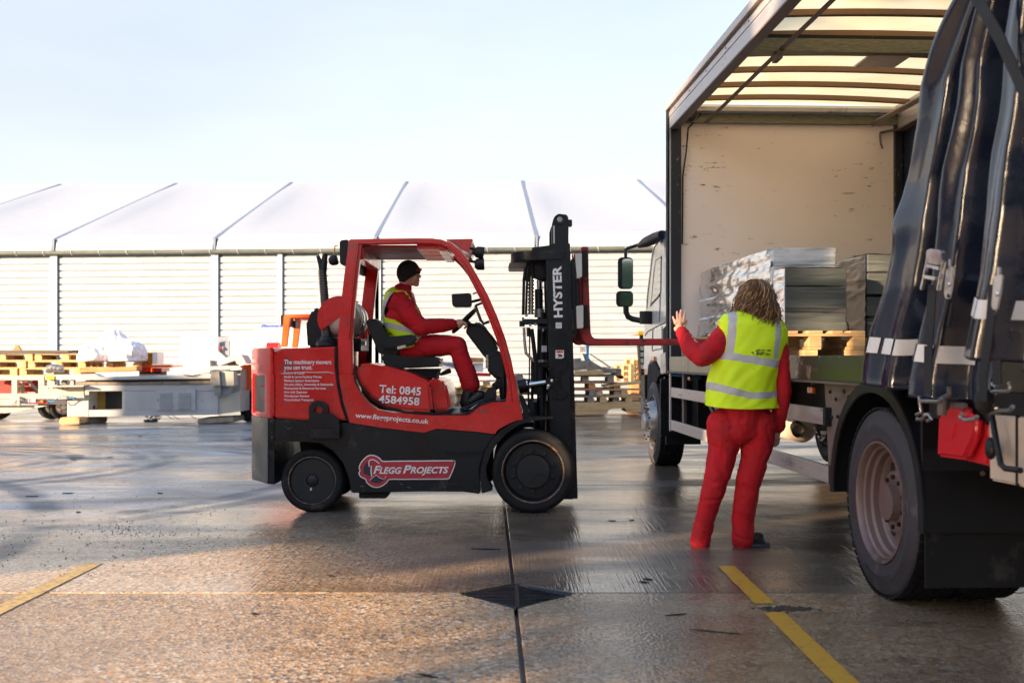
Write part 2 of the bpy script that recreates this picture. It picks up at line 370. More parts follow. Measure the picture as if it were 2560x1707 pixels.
for i in range(len(xs) - 1):
    for j in range(len(ys) - 1):
        gx = .02 if i else .02
        jy = .012
        g = G(); x0, x1 = xs[i] + .010, xs[i + 1] - .010; y0, y1 = ys[j] + jy / 2, ys[j + 1] - jy / 2
        sl = -.022
        pts = [(x0 + sl * y0, y0), (x1 + sl * y0, y0), (x1 + sl * y1, y1), (x0 + sl * y1, y1)]
        if j in (1, 2) and xs[i] < .1 and xs[i + 1] > 0 or (j in (1, 2)):
            # cut the corner that meets the drain
            dx, dy = .025, 5.57; r_ = .30
            if j == 1 and i == 5: pts = [pts[0], pts[1], (pts[1][0] + sl * (dy - r_ - pts[1][1]) , dy - r_), (dx - r_, y1), pts[3]]
            if j == 1 and i == 6: pts = [pts[0], pts[1], pts[2], (dx + r_, y1), (pts[0][0] + sl * (dy - r_ - pts[0][1]), dy - r_)]
            if j == 2 and i == 5: pts = [pts[0], (dx - r_, y0), (pts[1][0] + sl * (dy + r_ - pts[1][1]), dy + r_), pts[2], pts[3]]
            if j == 2 and i == 6: pts = [(dx + r_, y0), pts[1], pts[2], pts[3], (pts[0][0] + sl * (dy + r_ - pts[0][1]), dy + r_)]
        g.poly([(x, y, -.0295) for x, y in pts], [(x, y, 0) for x, y in pts], bev=.004, seg=1)
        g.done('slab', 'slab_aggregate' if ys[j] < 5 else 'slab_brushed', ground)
# ------------------------------------------------------------------ drain
dr = empty('drain_grate', (.025, 5.57, 0), 'black diamond shaped steel drain grating in the joint between four slabs', 'drain')
cx_, cy_ = .025, 5.57
g = G(); rr_ = .285
g.poly([(cx_ - rr_, cy_, -.029), (cx_, cy_ - rr_, -.029), (cx_ + rr_, cy_, -.029), (cx_, cy_ + rr_, -.029)],
       [(cx_ - rr_, cy_, -.027), (cx_, cy_ - rr_, -.027), (cx_ + rr_, cy_, -.027), (cx_, cy_ + rr_, -.027)]); g.done('frame_base', 'tarmac_dark', dr)
g = G()
c4 = [Vector((cx_ - rr_, cy_, -.008)), Vector((cx_, cy_ - rr_, -.008)), Vector((cx_ + rr_, cy_, -.008)), Vector((cx_, cy_ + rr_, -.008))]
for a, b_ in zip(c4, c4[1:] + c4[:1]): g.tube([a, b_], .011, 4)
g.tube([c4[1], c4[3]], .012, 4); g.done('frame', 'black_paint', dr)
k = -rr_ + .035
while k < rr_ - .02:
    hw = rr_ - abs(k) - .01
    for s_ in (-1, 1):
        g = G(); g.bb(cx_ + s_ * .01, cx_ + s_ * hw, cy_ + k - .0065, cy_ + k + .0065, -.026, -.006); g.done('bar', 'black_paint', dr)
    k += .034
# ------------------------------------------------------------------ painted lines
def line_mat(nm='yellow_line', p0=.32, p1=.46, c=(.62, .31, .02, 1)):
    m, N, L, b = nodes_mat(nm)
    ge = N.new('ShaderNodeNewGeometry'); n = N.new('ShaderNodeTexNoise'); n.inputs['Scale'].default_value = 26; n.inputs['Detail'].default_value = 8; n.inputs['Roughness'].default_value = .7; L.new(ge.outputs[0], n.inputs[0])
    cr = N.new('ShaderNodeValToRGB'); L.new(n.outputs[0], cr.inputs[0]); e = cr.color_ramp.elements
    e[0].position = p0; e[0].color = (.20, .14, .09, 1); e[1].position = p1; e[1].color = c
    L.new(cr.outputs[0], b.inputs[0]); b.inputs['Roughness'].default_value = .42
    bp = N.new('ShaderNodeBump'); bp.inputs['Distance'].default_value = .002; L.new(n.outputs[0], bp.inputs['Height']); L.new(bp.outputs[0], b.inputs['Normal'])
line_mat(); line_mat('faded_line', .36, .54, (.66, .42, .10, 1))
def yline(x, y0, y1, wd, lab, gap=None, m='yellow_line'):
    g = G(); segs = [(y0, y1)] if not gap else [(y0, gap[0]), (gap[1], y1)]
    for a, b_ in segs:
        n = 24
        for i in range(n):
            ya, yb = a + (b_ - a) * i / n, a + (b_ - a) * (i + 1) / n
            ja, jb = [.004 * noise.noise(Vector((x, t * 6, 0))) for t in (ya, yb)]
            g.quad((x + ja, ya, .004), (x + wd + ja, ya, .004), (x + wd + jb, yb, .004), (x + jb, yb, .004))
    o = g.done('painted_line', m); tag(o, lab, 'painted line', kind='structure')
yline(1.205, 1.2, 6.33, .10, 'worn yellow parking line on the concrete beside the lorry wheel', gap=(5.18, 5.36))
yline(-2.53, 1.2, 6.42, .10, 'faded yellow parking line running out of the left foreground', m='faded_line')
g = G()
for _ in range(260):
    a = random.gauss(0, .055); b_ = random.gauss(0, .022); x, y = 1.34 + a, 5.26 + b_
    s_ = random.uniform(.004, .012); g.ico((x, y, .002), s_, 1, (1, 1, .35))
o = g.done('asphalt_patch', 'tarmac_dark'); tag(o, 'small black crumbled tarmac repair beside the yellow line', 'patch', kind='stuff')
# ------------------------------------------------------------------ hall
HYW = 30.0
hall = empty('storage_hall', (0, 40, 0), 'long white storage hall with ribbed walls and a pitched fabric roof', 'building')
SL = .0078      # the whole hall follows the fall of the yard
def HP(x, y, z): return Vector((x - .0244 * (y - HYW), y, z + SL * x))
z_e = 4.20; z_f = 4.60
bays = [-17.2 + 4.50 * k for k in range(-2, 12)]          # eave posts; one at px 138 -> x=-12.7
bays = [-12.70 + 4.46 * k for k in range(-3, 10)]
posts = [(x, .19) for x in bays] + [(-6.43, .12), (-5.28, .12), (-3.72, .16)]
posts.sort()
for x, wd in posts:
    g = G(); q = [HP(x - wd / 2, HYW - .10, -.1), HP(x + wd / 2, HYW - .10, -.1), HP(x + wd / 2, HYW + .05, -.1), HP(x - wd / 2, HYW + .05, -.1)]
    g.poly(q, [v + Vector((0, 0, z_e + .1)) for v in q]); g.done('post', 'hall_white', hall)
# ribbed cladding boards, one mesh per bay width
BH = .186
for (xa, wa), (xb, wb) in zip(posts, posts[1:]):
    x0, x1 = xa + wa / 2, xb - wb / 2
    base = None; nb = 22
    for k in range(nb):
        z0 = .02 + k * BH; 
        if base is None:
            prof = [(.0, 0), (-.055, .012), (-.062, .035), (-.062, BH - .05), (-.035, BH - .034), (-.03, BH - .018), (0, BH - .012)]
            prof = [(0., .0), (-.045, .004), (-.05, .03), (-.05, BH - .040), (-.02, BH - .026), (-.012, BH - .004), (0, BH - .003)]
            g = G(); g.poly([HP(x0 + .03, HYW + d, z0 + z) for d, z in prof], [HP(x1 - .012, HYW + d, z0 + z) for d, z in prof])
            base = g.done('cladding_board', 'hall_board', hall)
            zb = base.location.z
        else:
            o = base.copy(); C.objects.link(o); o.parent = hall; o.location.z = zb + k * BH
g = G(); g.poly([HP(-27, HYW + .002, -.2), HP(29, HYW + .002, -.2), HP(29, HYW + .3, -.2), HP(-27, HYW + .3, -.2)],
       [HP(-27, HYW + .002, z_e), HP(29, HYW + .002, z_e), HP(29, HYW + .3, z_e), HP(-27, HYW + .3, z_e)]); g.done('back_wall', 'cabinet_grey', hall)
# gutter
g = G(); pts = [HP(x, HYW - .17, z_e + .02) for x in (-27, 29)]
g.tube(pts, .062, 12); g.poly([HP(-27, HYW - .105, z_e - .05), HP(29, HYW - .105, z_e - .05), HP(29, HYW + .1, z_e - .05), HP(-27, HYW + .1, z_e - .05)],
       [HP(-27, HYW - .105, z_e + .05), HP(29, HYW - .105, z_e + .05), HP(29, HYW + .1, z_e + .05), HP(-27, HYW + .1, z_e + .05)])
gut = g.done('gutter', 'gutter', hall, smooth=40)
x = -16.0
while x < 18:
    g = G(); g.tube([HP(x, HYW - .245, z_e + .07), HP(x + .012, HYW - .238, z_e + .0), HP(x + .03, HYW - .18, z_e - .055)], .008, 5); g.done('bracket', 'hall_white', gut); x += .765
# fabric roof, one panel per bay: vertical valance then slope to the ridge, sagging between seams
YR = 41.7; ZRG = 8.05
for xa, xb in zip(bays, bays[1:]):
    def roof_f(u, v, xa=xa, xb=xb):
        x = xa + .06 + (xb - xa - .12) * u
        sag = math.sin(math.pi * u)
        if v < .12: t = v / .12; return HP(x, HYW - .09 - .03 * sag, z_e + .06 + t * (z_f - z_e - .06 + .03 * sag * t))
        t = (v - .12) / .88
        bulge = .10 * sag * math.sin(math.pi * min(1, t)) 
        return HP(x, HYW - .06 + t * (YR - HYW + .06), z_f + t * (ZRG - z_f) + .03 * sag * (1 - t) - bulge + .16 * math.exp(-((u - .06) / .09) ** 2) * (t * (1 - t)))
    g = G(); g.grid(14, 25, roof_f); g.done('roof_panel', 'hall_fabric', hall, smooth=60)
    g = G(); g.grid(2, 2, lambda u, v: HP(xa + .06 + (xb - xa - .12) * u, YR + v * 11.7, ZRG - v * 3.4)); g.done('roof_panel', 'hall_fabric', hall)
for x in bays:
    g = G(); hw = .055
    g.poly([HP(x - hw, HYW - .10, z_f), HP(x + hw, HYW - .10, z_f), HP(x + hw, HYW, z_f - .1), HP(x - hw, HYW, z_f - .1)],
           [HP(x - hw, YR, ZRG + .02), HP(x + hw, YR, ZRG + .02), HP(x + hw, YR, ZRG - .1), HP(x - hw, YR, ZRG - .1)]); g.done('roof_seam', 'seam_blue', hall)
    g = G(); g.poly([HP(x - .02, HYW - .115, z_e + .06), HP(x + .02, HYW - .115, z_e + .06), HP(x + .02, HYW - .02, z_e + .06), HP(x - .02, HYW - .02, z_e + .06)],
           [HP(x - .04, HYW - .13, z_f), HP(x + .04, HYW - .13, z_f), HP(x + .04, HYW - .02, z_f), HP(x - .04, HYW - .02, z_f)]); g.done('seam_end', 'seam_blue', hall)
g = G(); q = [HP(-27, 30.3, -.1), HP(29, 30.3, -.1), HP(29, 53, -.1), HP(-27, 53, -.1)]
g.poly(q, [v + Vector((0, 0, 4.2)) for v in q]); g.done('hall_body', 'hall_white', hall)
# ------------------------------------------------------------------ things behind and left of the camera: they shade the middle of the yard
su = Vector((.8, .6, 0)); sw = Vector((-.6, .8, 0))
def UW(u, w_, z=0): return su * u + sw * w_ + Vector((0, 0, z))
wh = empty('shade_block', UW(-20, 13), 'added unseen brick block behind the photographer on the left, shading the yard', 'building')  # unseen block added to cast shade over the middle of the yard
g = G(); Mz = Matrix.Rotation(math.atan2(.6, .8), 3, 'Z')
g.box(UW(-20, 14.3, 4.3), (10, 9.2, 8.6), Mz); g.done('wall', 'brick_wall', wh)
g = G(); g.box(UW(-20, 14.3, 8.7), (10.3, 9.4, .2), Mz); g.done('roof', 'gutter', wh)
g = G(); g.box(UW(-15.3, 7.45, 4.3), (.6, 1.7, 8.6), Mz); g.done('shade_end', 'brick_wall', wh)      # added slabs with open gaps, shaped to let streaks of sun through
g = G(); g.box(UW(-15.3, 9.0, 2.36), (.6, 1.4, 4.72), Mz); g.done('shade_low', 'brick_wall', wh)
g = G(); g.box(UW(-15.3, 9.0, 7.05), (.6, 1.4, 3.1), Mz); g.done('shade_upper', 'brick_wall', wh)
g = G(); g.box(UW(-15.3, 5.95, 4.33), (.6, 1.3, .78), Mz); g.done('shade_beam', 'brick_wall', wh)
g = G(); g.box(UW(-15.3, 5.95, 7.05), (.6, 1.3, 3.1), Mz); g.done('shade_upper', 'brick_wall', wh)
g = G(); g.box(UW(-19, 19.65, 2.8), (8, 1.5, 5.6), Mz); g.done('shade_wing', 'brick_wall', wh)  # added lower wing that shades part of the machine bed
for k in range(3):
    g = G(); g.box(UW(-14.98, 9.5 + 3 * k, 2.0), (.1, 2.0, 1.6), Mz); wn = g.done('window', 'white_paint', wh)
    g = G(); g.box(UW(-14.92, 9.5 + 3 * k, 2.0), (.02, 1.8, 1.4), Mz); g.done('pane', 'black_vinyl', wn)
def leaf_mat():
    m, N, L, b = nodes_mat('leaves'); oi = N.new('ShaderNodeNewGeometry'); n = N.new('ShaderNodeTexNoise'); n.inputs['Scale'].default_value = 1.5; L.new(oi.outputs[0], n.inputs[0])
    cr = N.new('ShaderNodeValToRGB'); L.new(n.outputs[0], cr.inputs[0]); cr.color_ramp.elements[0].position = .3; cr.color_ramp.elements[0].color = (.04, .055, .02, 1); cr.color_ramp.elements[1].position = .7; cr.color_ramp.elements[1].color = (.11, .10, .035, 1)
    L.new(cr.outputs[0], b.inputs[0]); b.inputs['Roughness'].default_value = .7
leaf_mat(); mat('bark', (.12, .09, .065), .9, var=.3, bump=.1)
mat('leaves_far', (.045, .06, .02), .8, var=.5, vs=1.2, bump=.3, bs=3)
g = G(); rnd = random.Random(77)
for k in range(16):
    g.ico((-46 + 7 * k + rnd.uniform(-1, 1), -34 + rnd.uniform(-2, 2), 2.4), 1, 3, (rnd.uniform(4.5, 6), 3.5, rnd.uniform(3.2, 5.2)))
me = bpy.data.meshes.new('tree_line'); g.bm.to_mesh(me); g.bm.free(); me.update(); ns = [Vector(v.normal) for v in me.vertices]
for v, n_ in zip(me.vertices, ns): v.co += n_ * .9 * noise.noise(v.co * .9)
o = link_mesh('tree_line', me, 'leaves_far'); tag(o, 'distant green tree line across the road behind the photographer', 'trees', kind='stuff')
def tree(u, w_, hgt, cr_r, zb, n, lab, sparse=1.):
    root = empty('tree', UW(u, w_), lab, 'tree', 'trees behind the photographer')
    g = G(); b0 = UW(u, w_)
    g.tube([b0, b0 + Vector((.1, 0, hgt * .35)), b0 + Vector((0, .1, hgt * .7)), b0 + Vector((.05, 0, hgt * .95))], [.2, .15, .09, .03], 8)
    for k in range(9):
        a = k * 2.4; z0 = zb + (hgt - zb) * (.05 + .08 * k); g.tube([b0 + Vector((0, 0, z0)), b0 + Vector((math.cos(a) * cr_r * .5, math.sin(a) * cr_r * .5, z0 + .7)), b0 + Vector((math.cos(a) * cr_r * .9, math.sin(a) * cr_r * .9, z0 + 1.2))], [.07, .04, .015], 5)
    g.done('trunk', 'bark', root)
    g = G(); rnd = random.Random(int(w_ * 10) + 3)
    cl = [(rnd.uniform(0, 6.28), rnd.uniform(.2, .85), rnd.uniform(0, 1)) for _ in range(26)]
    for _ in range(n):
        a, rr, hh = rnd.choice(cl); c = b0 + Vector((math.cos(a) * rr * cr_r, math.sin(a) * rr * cr_r, zb + .4 + hh * (hgt - zb)))
        d = Vector((rnd.gauss(0, .36), rnd.gauss(0, .36), rnd.gauss(0, .40))); p = c + d; p.z = max(p.z, zb)
        s_ = rnd.uniform(.14, .28); t = Vector((rnd.uniform(-1, 1), rnd.uniform(-1, 1), rnd.uniform(-1, 1))).normalized(); q = t.orthogonal().normalized()
        g.quad(p - t * s_, p - q * s_ * .6, p + t * s_, p + q * s_ * .6)
    g.done('crown', 'leaves', root)
tree(-15.0, 3.5, 8.3, 1.4, 3.95, 13000, 'broad leafy tree behind the photographer nearest the added shade block')
tree(-16.0, 1.9, 8.3, 2.0, 4.35, 9000, 'leafy tree in the middle of the row behind the photographer')
tree(-15.5, -.9, 8.0, 2.0, 4.2, 8000, 'third leafy tree of the row behind the photographer')
tree(-16.2, -4.2, 8.2, 2.0, 4.3, 8000, 'leafy tree at the far end of the row behind the photographer')
# ------------------------------------------------------------------ forklift
YN, YF = 8.50, 9.72          # near and far side of its body
fl = empty('forklift', (-.75, 9.1, 0), 'big red and black forklift with long raised forks, driver at the wheel', 'forklift')
def q2(f, pts): return [f(*p) for p in pts]
def xz(f, pts, Y=YN): return [XZ(*f(*p), Y) for p in pts]
# black chassis with both wheel arches, in three slices so that the wheels stand inside the arches
ch_out = [Z2(108, 708), Z2(112, 900), Z2(118, 1120), Z2(122, 1205), Z2(190, 1250), Z2(285, 1282), Z2(250, 1240), Z2(240, 1050), Z2(242, 905), Z2(262, 887), Z2(560, 893), Z2(640, 905), Z2(730, 960), Z2(810, 1060), Z2(855, 1180), Z2(872, 1292),
          Z4(60, 1226), Z4(440, 1228), Z4(600, 1250), Z4(590, 1010), Z4(612, 930), Z4(640, 850), Z4(745, 695), Z4(560, 672), Z4(210, 645), Z2(1443, 822), Z2(1100, 782), Z2(850, 742), Z2(700, 738), Z2(500, 722), Z2(300, 712)]
xzs = [XZ(x, y, YN) for x, y in ch_out]
XC = -1.85           # where the rear corner starts to wrap
g = G(); side = [(max(x, XC) if i < 8 or i >= 30 else x, z) for i, (x, z) in enumerate(xzs)]
side = [p for i, p in enumerate(side)]
arch = xzs[8:16]
side_pts = [(-1.87, xzs[0][1]), (-1.87, xzs[9][1])] + [(max(x, -1.84), z) for x, z in xzs[9:]]
for a, b_, nm in ((YN, YN + .30, 'side_skirt'), (YF - .30, YF, 'side_skirt')):
    g = G(); g.pxz(side_pts, a, b_, .008); g.done(nm, 'black_paint', fl, 30)
g = G(); g.pxz([(-1.7, .25), (-1.75, xzs[0][1] - .02), (.02, .80), (-.16, .60), (-.16, .22)], YN + .301, YF - .301); g.done('chassis', 'chassis', fl)
# counterweight: red upper casting and black lower casting sharing one wrapped plan outline
ztop = XZ(*Z2(400, 152), YN)[1]; zmid = xzs[0][1]; zlo = xzs[3][1] - .02
def cw_plan(x1, grow=0): return [(x1, YN), (-1.87, YN), (-1.93, YN + .03), (-2.13, YN + .36), (-2.165, YN + .48), (-2.165, YF - .48), (-2.13, YF - .36), (-1.93, YF - .03), (-1.87, YF), (x1, YF)]
g = G(); pl = [(-1.871, YN)] + cw_plan(0)[1:-1]; g.poly([(x, y, zlo) for x, y in pl], [(x, y, zmid) for x, y in pl], .008); g.done('lower_counterweight', 'black_paint', fl, 30)
# red casting: side plate with its slanted front seam, then the wrapped back with two louvred openings
red_side = xz(Z2, [(300, 704), (300, 190), (318, 168), (360, 158), (752, 145), (752, 300), (770, 450), (800, 600), (842, 722), (500, 720)])
g = G(); g.pxz([(-1.872, red_side[0][1])] + [(-1.872, red_side[1][1] - .0)] + red_side[2:], YN + .0005, YF - .0005, .012, 3)
g.done('counterweight', 'red_paint', fl, 35)
oz0, oz1 = XZ(*Z2(160, 655), 8.75)[1], XZ(*Z2(160, 368), 8.75)[1]
cwp = cw_plan(0)
g = G()
pl2 = [(-1.8725, YN), (-1.93, YN + .03), (-2.13, YN + .36), (-2.165, YN + .48), (-2.165, YF - .48), (-2.13, YF - .36), (-1.93, YF - .03), (-1.8725, YF)]
for z0, z1 in ((zmid + .001, oz0), (oz1, ztop)):
    g.poly([(x, y, z0) for x, y in pl2], [(x, y, z1) for x, y in pl2], .012)
# pillars between the openings
pa = [(-1.8725, YN), (-1.93, YN + .03), (-1.965, YN + .085), (-1.88, YN + .085)]; pb = [(-2.125, YN + .35), (-2.165, YN + .48), (-2.165, YN + .66), (-2.03, YN + .66), (-2.03, YN + .38)]
for q_ in (pa, pb, [(x, 2 * 9.11 - y) for x, y in pa], [(x, 2 * 9.11 - y) for x, y in pb]):
    g.poly([(x, y, oz0 - .01) for x, y in q_], [(x, y, oz1 + .01) for x, y in q_])
g.done('rear_casting', 'red_paint', fl, 35)
g = G(); rc_ = [(-1.8735, YN + .07), (-1.95, YN + .10), (-2.108, YN + .352), (-2.108, YF - .352), (-1.95, YF - .10), (-1.8735, YF - .07)]; g.poly([(x, y, oz0 - .012) for x, y in rc_], [(x, y, oz1 + .012) for x, y in rc_]); g.done('radiator_core', 'tarmac_dark', fl)
for zf in (.33, .66):
    for s_ in (0, 1):
        ya, yb = (YN + .10, YN + .38) if not s_ else (YF - .38, YF - .10)
        xa, xb = (-1.955, -2.12) if not s_ else (-2.12, -1.955); z_ = oz0 + (oz1 - oz0) * zf
        g = G(); g.poly([(xa, ya, z_), (xb, yb, z_), (xb + .07, yb + .02, z_), (xa + .07, ya + .02, z_)], [(xa, ya, z_ + .022), (xb, yb, z_ + .022), (xb + .07, yb + .02, z_ + .022), (xa + .07, ya + .02, z_ + .022)]); g.done('vent_slat', 'dark_red', fl)
# wear along the corner edge
g = G()
for k in range(22):
    z_ = random.uniform(zlo + .35, ztop - .1); g.ico((-1.884 + random.gauss(0, .006), YN - .0005, z_), random.uniform(.002, .005), 1, (1, .3, random.uniform(1, 2.5)))
g.done('chipped_paint', 'scuffed_edge', fl)
g = G(); sc = [Z2(320, 358), Z2(400, 352), Z2(500, 346), Z2(600, 348), Z2(690, 346), Z2(738, 356)]
g.tube([(XZ(x, y, YN)[0], YN - .001, XZ(x, y, YN)[1]) for x, y in sc], [.003, .004, .005, .004, .006, .002], 6); g.done('scratch', 'beige', fl)
# bumper marker
g = G(); g.ico(P(*Z2(112, 898), 8.95), .03, 2, (.5, 1, 1)); g.done('reflector', 'dark_red', fl)
# recessed step in the skirt
g = G(); g.px(q2(Z4, [(222, 660), (245, 850), (262, 893), (600, 893), (630, 850), (700, 730), (735, 697), (560, 680)]), YN, YN - .006, YN + .05, .003); g.done('step_panel', 'black_plastic', fl)
for k in range(8):
    x = 262 + k * 45; g = G(); g.px(q2(Z4, [(x, 848), (x + 30, 846), (x + 30, 866), (x, 868)]), YN, YN - .02, YN, .003); g.done('step_tooth', 'black_paint', fl)
# seam and black seal
g = G(); g.tube([(XZ(*Z2(*p), YN)[0], YN + .001, XZ(*Z2(*p), YN)[1]) for p in ((753, 142), (755, 300), (773, 450), (803, 600), (846, 728))], .011, 8); g.done('seal', 'rubber', fl)
# red side body: from rear seam to the front cowl
body = [Z2(762, 362), Z2(885, 362), Z2(896, 420), Z2(935, 500), Z2(1000, 585), Z2(1080, 640), Z2(1200, 662), Z2(1443, 668),
        Z4(0, 506), Z4(215, 515), Z4(480, 508), Z4(590, 424), Z4(720, 387), Z4(840, 385), Z4(858, 165), Z4(905, 165), Z4(950, 330), Z4(1000, 556), Z4(940, 562), Z4(850, 602), Z4(760, 652), Z4(742, 690),
        Z4(560, 668), Z4(200, 640), Z2(1443, 820), Z2(1100, 780), Z2(856, 740), Z2(815, 600), Z2(783, 450)]
for a, b_ in ((YN + .0, YN + .12), (YF - .12, YF)):
    g = G(); g.px(body, YN, a, b_, .01, 2); g.done('side_panel', 'red_paint', fl, 35)
low = [Z2(850, 690), Z2(1443, 690), Z4(0, 530), Z4(480, 530), Z4(700, 560), Z4(700, 640), Z4(200, 600), Z2(1443, 790), Z2(880, 720)]
g = G(); g.px(low, YN, YN + .121, YF - .121); g.done('floor_frame', 'red_paint', fl)
g = G(); g.px(q2(Z4, [(150, 503), (480, 500), (590, 415), (720, 378), (840, 375), (840, 390), (720, 392), (595, 430), (490, 514), (150, 514)]), YN, YN - .004, YF + .004, .004); g.done('floor_mat', 'black_plastic', fl)
# hood under the seat
hood = q2(Z3, [(102, 1120), (112, 1098), (180, 1092), (330, 1116), (520, 1168), (640, 1222), (690, 1262), (680, 1300), (690, 1380), (700, 1478), (480, 1462), (330, 1428), (220, 1358), (130, 1248), (98, 1165)])
g = G(); g.px(hood, YN + .03, YN + .015, YF - .015, .035, 4); g.done('hood', 'red_paint', fl, 60)
g = G(); g.px(q2(Z3, [(640, 1235), (700, 1212), (760, 1215), (800, 1245), (822, 1330), (838, 1420), (838, 1462), (690, 1478)]), YN + .10, YN + .10, YF - .10, .04, 4); g.done('engine_cover_front', 'red_paint', fl, 75)
g = G(); sl_ = [(98, 1110), (92, 1170), (128, 1262), (218, 1372), (330, 1440), (480, 1476), (690, 1490), (838, 1474)]
g.tube([(XZ(*Z3(*p), YN)[0], YN + .002, XZ(*Z3(*p), YN)[1]) for p in sl_], .009, 8); g.done('seal', 'rubber', fl)
# overhead guard: two side frames, cross plates and bars
outer = [Z2(760, 366), Z1(1062, 1250), Z1(1092, 900), Z1(1127, 600), Z1(1152, 400), Z1(1170, 250), Z3(28, 136), Z3(48, 119), Z3(300, 113), Z3(560, 110), Z3(690, 111), Z3(765, 120), Z3(835, 148), Z3(905, 205), Z3(980, 290), Z3(1060, 430), Z3(1130, 560), Z3(1200, 720), Z3(1260, 880), Z3(1310, 1060), Z3(1345, 1230), Z3(1374, 1400), Z3(1400, 1535)]
inner = [Z2(885, 366), Z1(1222, 1250), Z1(1247, 900), Z1(1278, 600), Z1(1300, 420), Z1(1318, 280), Z3(132, 166), Z3(140, 160), Z3(300, 157), Z3(560, 154), Z3(688, 155), Z3(755, 162), Z3(812, 188), Z3(866, 240), Z3(925, 318), Z3(1000, 455), Z3(1068, 590), Z3(1135, 745), Z3(1195, 905), Z3(1248, 1080), Z3(1285, 1240), Z3(1296, 1400), Z3(1300, 1535)]
o2 = [XZ(*p, YN) for p in outer]; i2 = [XZ(*p, YN) for p in inner]
for y0, y1 in ((YN + .006, YN + .075), (YF - .075, YF - .006)):
    g = G(); g.ribbon(o2, i2, lambda p, y=y0: (p[0], y, p[1]), lambda p, y=y1: (p[0], y, p[1]), .012); gp = g.done('guard_frame', 'red_paint', fl, 40)
    # inner lip running round the opening
    mid = [((a[0] * .25 + b_[0] * .75), (a[1] * .25 + b_[1] * .75)) for a, b_ in zip(o2, i2)]; y_ = y0 - .012 if y0 < 9 else y1 + .012
    g = G(); g.tube([(x, y_ + .008, z) for x, z in mid[1:-1]], .010, 6); g.done('lip', 'red_paint', gp, 60)
zr = o2[8][1]
g = G(); g.bb(o2[7][0] + .02, o2[9][0] - 1.0 + 1.0, YN + .076, YF - .076, zr - .065, zr - .045); g.done('roof_plate', 'dark_red', fl)
xa_, xb_ = o2[8][0], o2[11][0]
for k in range(9):
    y_ = YN + .13 + k * (YF - YN - .26) / 8
    g = G(); g.bb(o2[9][0] + .0, xb_ - .0, y_ - .02, y_ + .02, zr - .075, zr - .02, .004); g.done('roof_bar', 'red_paint', fl)
g = G(); g.bb(xb_ - .03, xb_ + .04, YN + .076, YF - .076, zr - .09, zr - .02, .008); g.done('front_roof_beam', 'red_paint', fl)
g = G(); g.bb(o2[7][0] + .0, o2[7][0] + .10, YN + .076, YF - .076, zr - .16, zr - .02, .01); g.done('rear_roof_beam', 'red_paint', fl)
g = G(); g.px(q2(Z3, [(800, 128), (1010, 122), (1014, 132), (988, 200), (985, 235), (930, 210), (850, 150)]), YN + .25, YN + .18, YF - .18, .01); g.done('visor', 'red_paint', fl)
# black cap at the rear of the guard with lamp
g = G(); g.px(q2(Z1, [(1080, 190), (1090, 176), (1172, 166), (1166, 300), (1148, 448), (1100, 440), (1084, 428)]), YN, YN + .01, YF - .01, .012); g.done('guard_end_cap', 'black_plastic', fl, 40)
rl = G(); rl.lathe([(0, 0), (.036, 0), (.044, .015), (.04, .05), (.024, .07), (0, .07)], P(*Z1(1062, 385), 8.72), (-1, 0, -.25), 20); rear_lamp = rl.done('rear_lamp', 'black_plastic', fl, 40)
g = G(); g.tube([P(*Z1(1065, 232), 8.72), P(*Z1(1035, 240), 8.72), P(*Z1(1025, 320), 8.72), P(*Z1(1012, 400), 8.72), P(*Z1(1030, 415), 8.72)], .006, 6); g.done('cable', 'yellow_paint', rear_lamp)
for (a, b_, t) in (((1010, 205), (1072, 222), -.15), ((1012, 305), (1045, 310), .05)):
    for yy in (YN + .22, YF - .3):
        c_ = P(*Z3(a[0] + 12, a[1] + 12), yy); g = G(); g.lathe([(0, 0), (.028, 0), (.046, .02), (.05, .075), (.044, .078), (.042, .06), (0, .06)], c_, (1, 0, t), 24)
        lm = g.done('work_lamp', 'black_plastic', fl, 40)
        g = G(); g.lathe([(0, 0), (.041, 0), (.041, .004), (0, .004)], c_ + Vector((.062, 0, .062 * t)), (1, 0, t), 20); g.done('lens', 'chrome', lm)
        g = G(); g.tube([c_ + Vector((-.06, 0, .03)), c_ + Vector((.0, 0, .02))], .012, 6); g.done('lamp_bracket', 'black_plastic', lm)
# exhaust: perforated sleeve, splayed outlet
yE = 8.80
def e1(x, y): return P(*Z1(x, y), yE)
g = G(); g.tube([e1(900, 500), e1(908, 620), e1(925, 850), e1(940, 1050), e1(952, 1285)], [.030, .032, .034, .036, .038], 20); ex = g.done('exhaust_pipe', 'black_paint', fl, 60)
g = G()
pth = [e1(900, 510), e1(952, 1280)]
for j in range(46):
    t = j / 45; c_ = pth[0].lerp(pth[1], t) + Vector((.004 * math.sin(math.pi * t) - .006, 0, 0)); r_ = .0325 + .0055 * t
    for k in range(20):
        a = 2 * math.pi * (k + .5 * (j % 2)) / 20; d_ = Vector((math.cos(a), math.sin(a), 0))
        if d_.y > .5: continue
        g.box(c_ + d_ * r_, (.0045, .0045, .006), Matrix.Rotation(a, 3, 'Z'))
g.done('perforated_sleeve', 'steel', ex)
g = G(); g.tube([e1(905, 510), e1(915, 440), e1(925, 330)], [.030, .027, .022], 14, cap=False); g.tube([e1(895, 510), e1(880, 440), e1(848, 345)], [.026, .022, .015], 14, cap=False); g.done('outlet', 'black_paint', ex, 60)
g = G(); g.lathe([(0, 0), (.09, 0), (.085, .03), (.06, .045), (.05, .075), (0, .075)], e1(948, 1325), (0, 0, 1), 24); g.done('pipe_base', 'black_plastic', ex, 40)
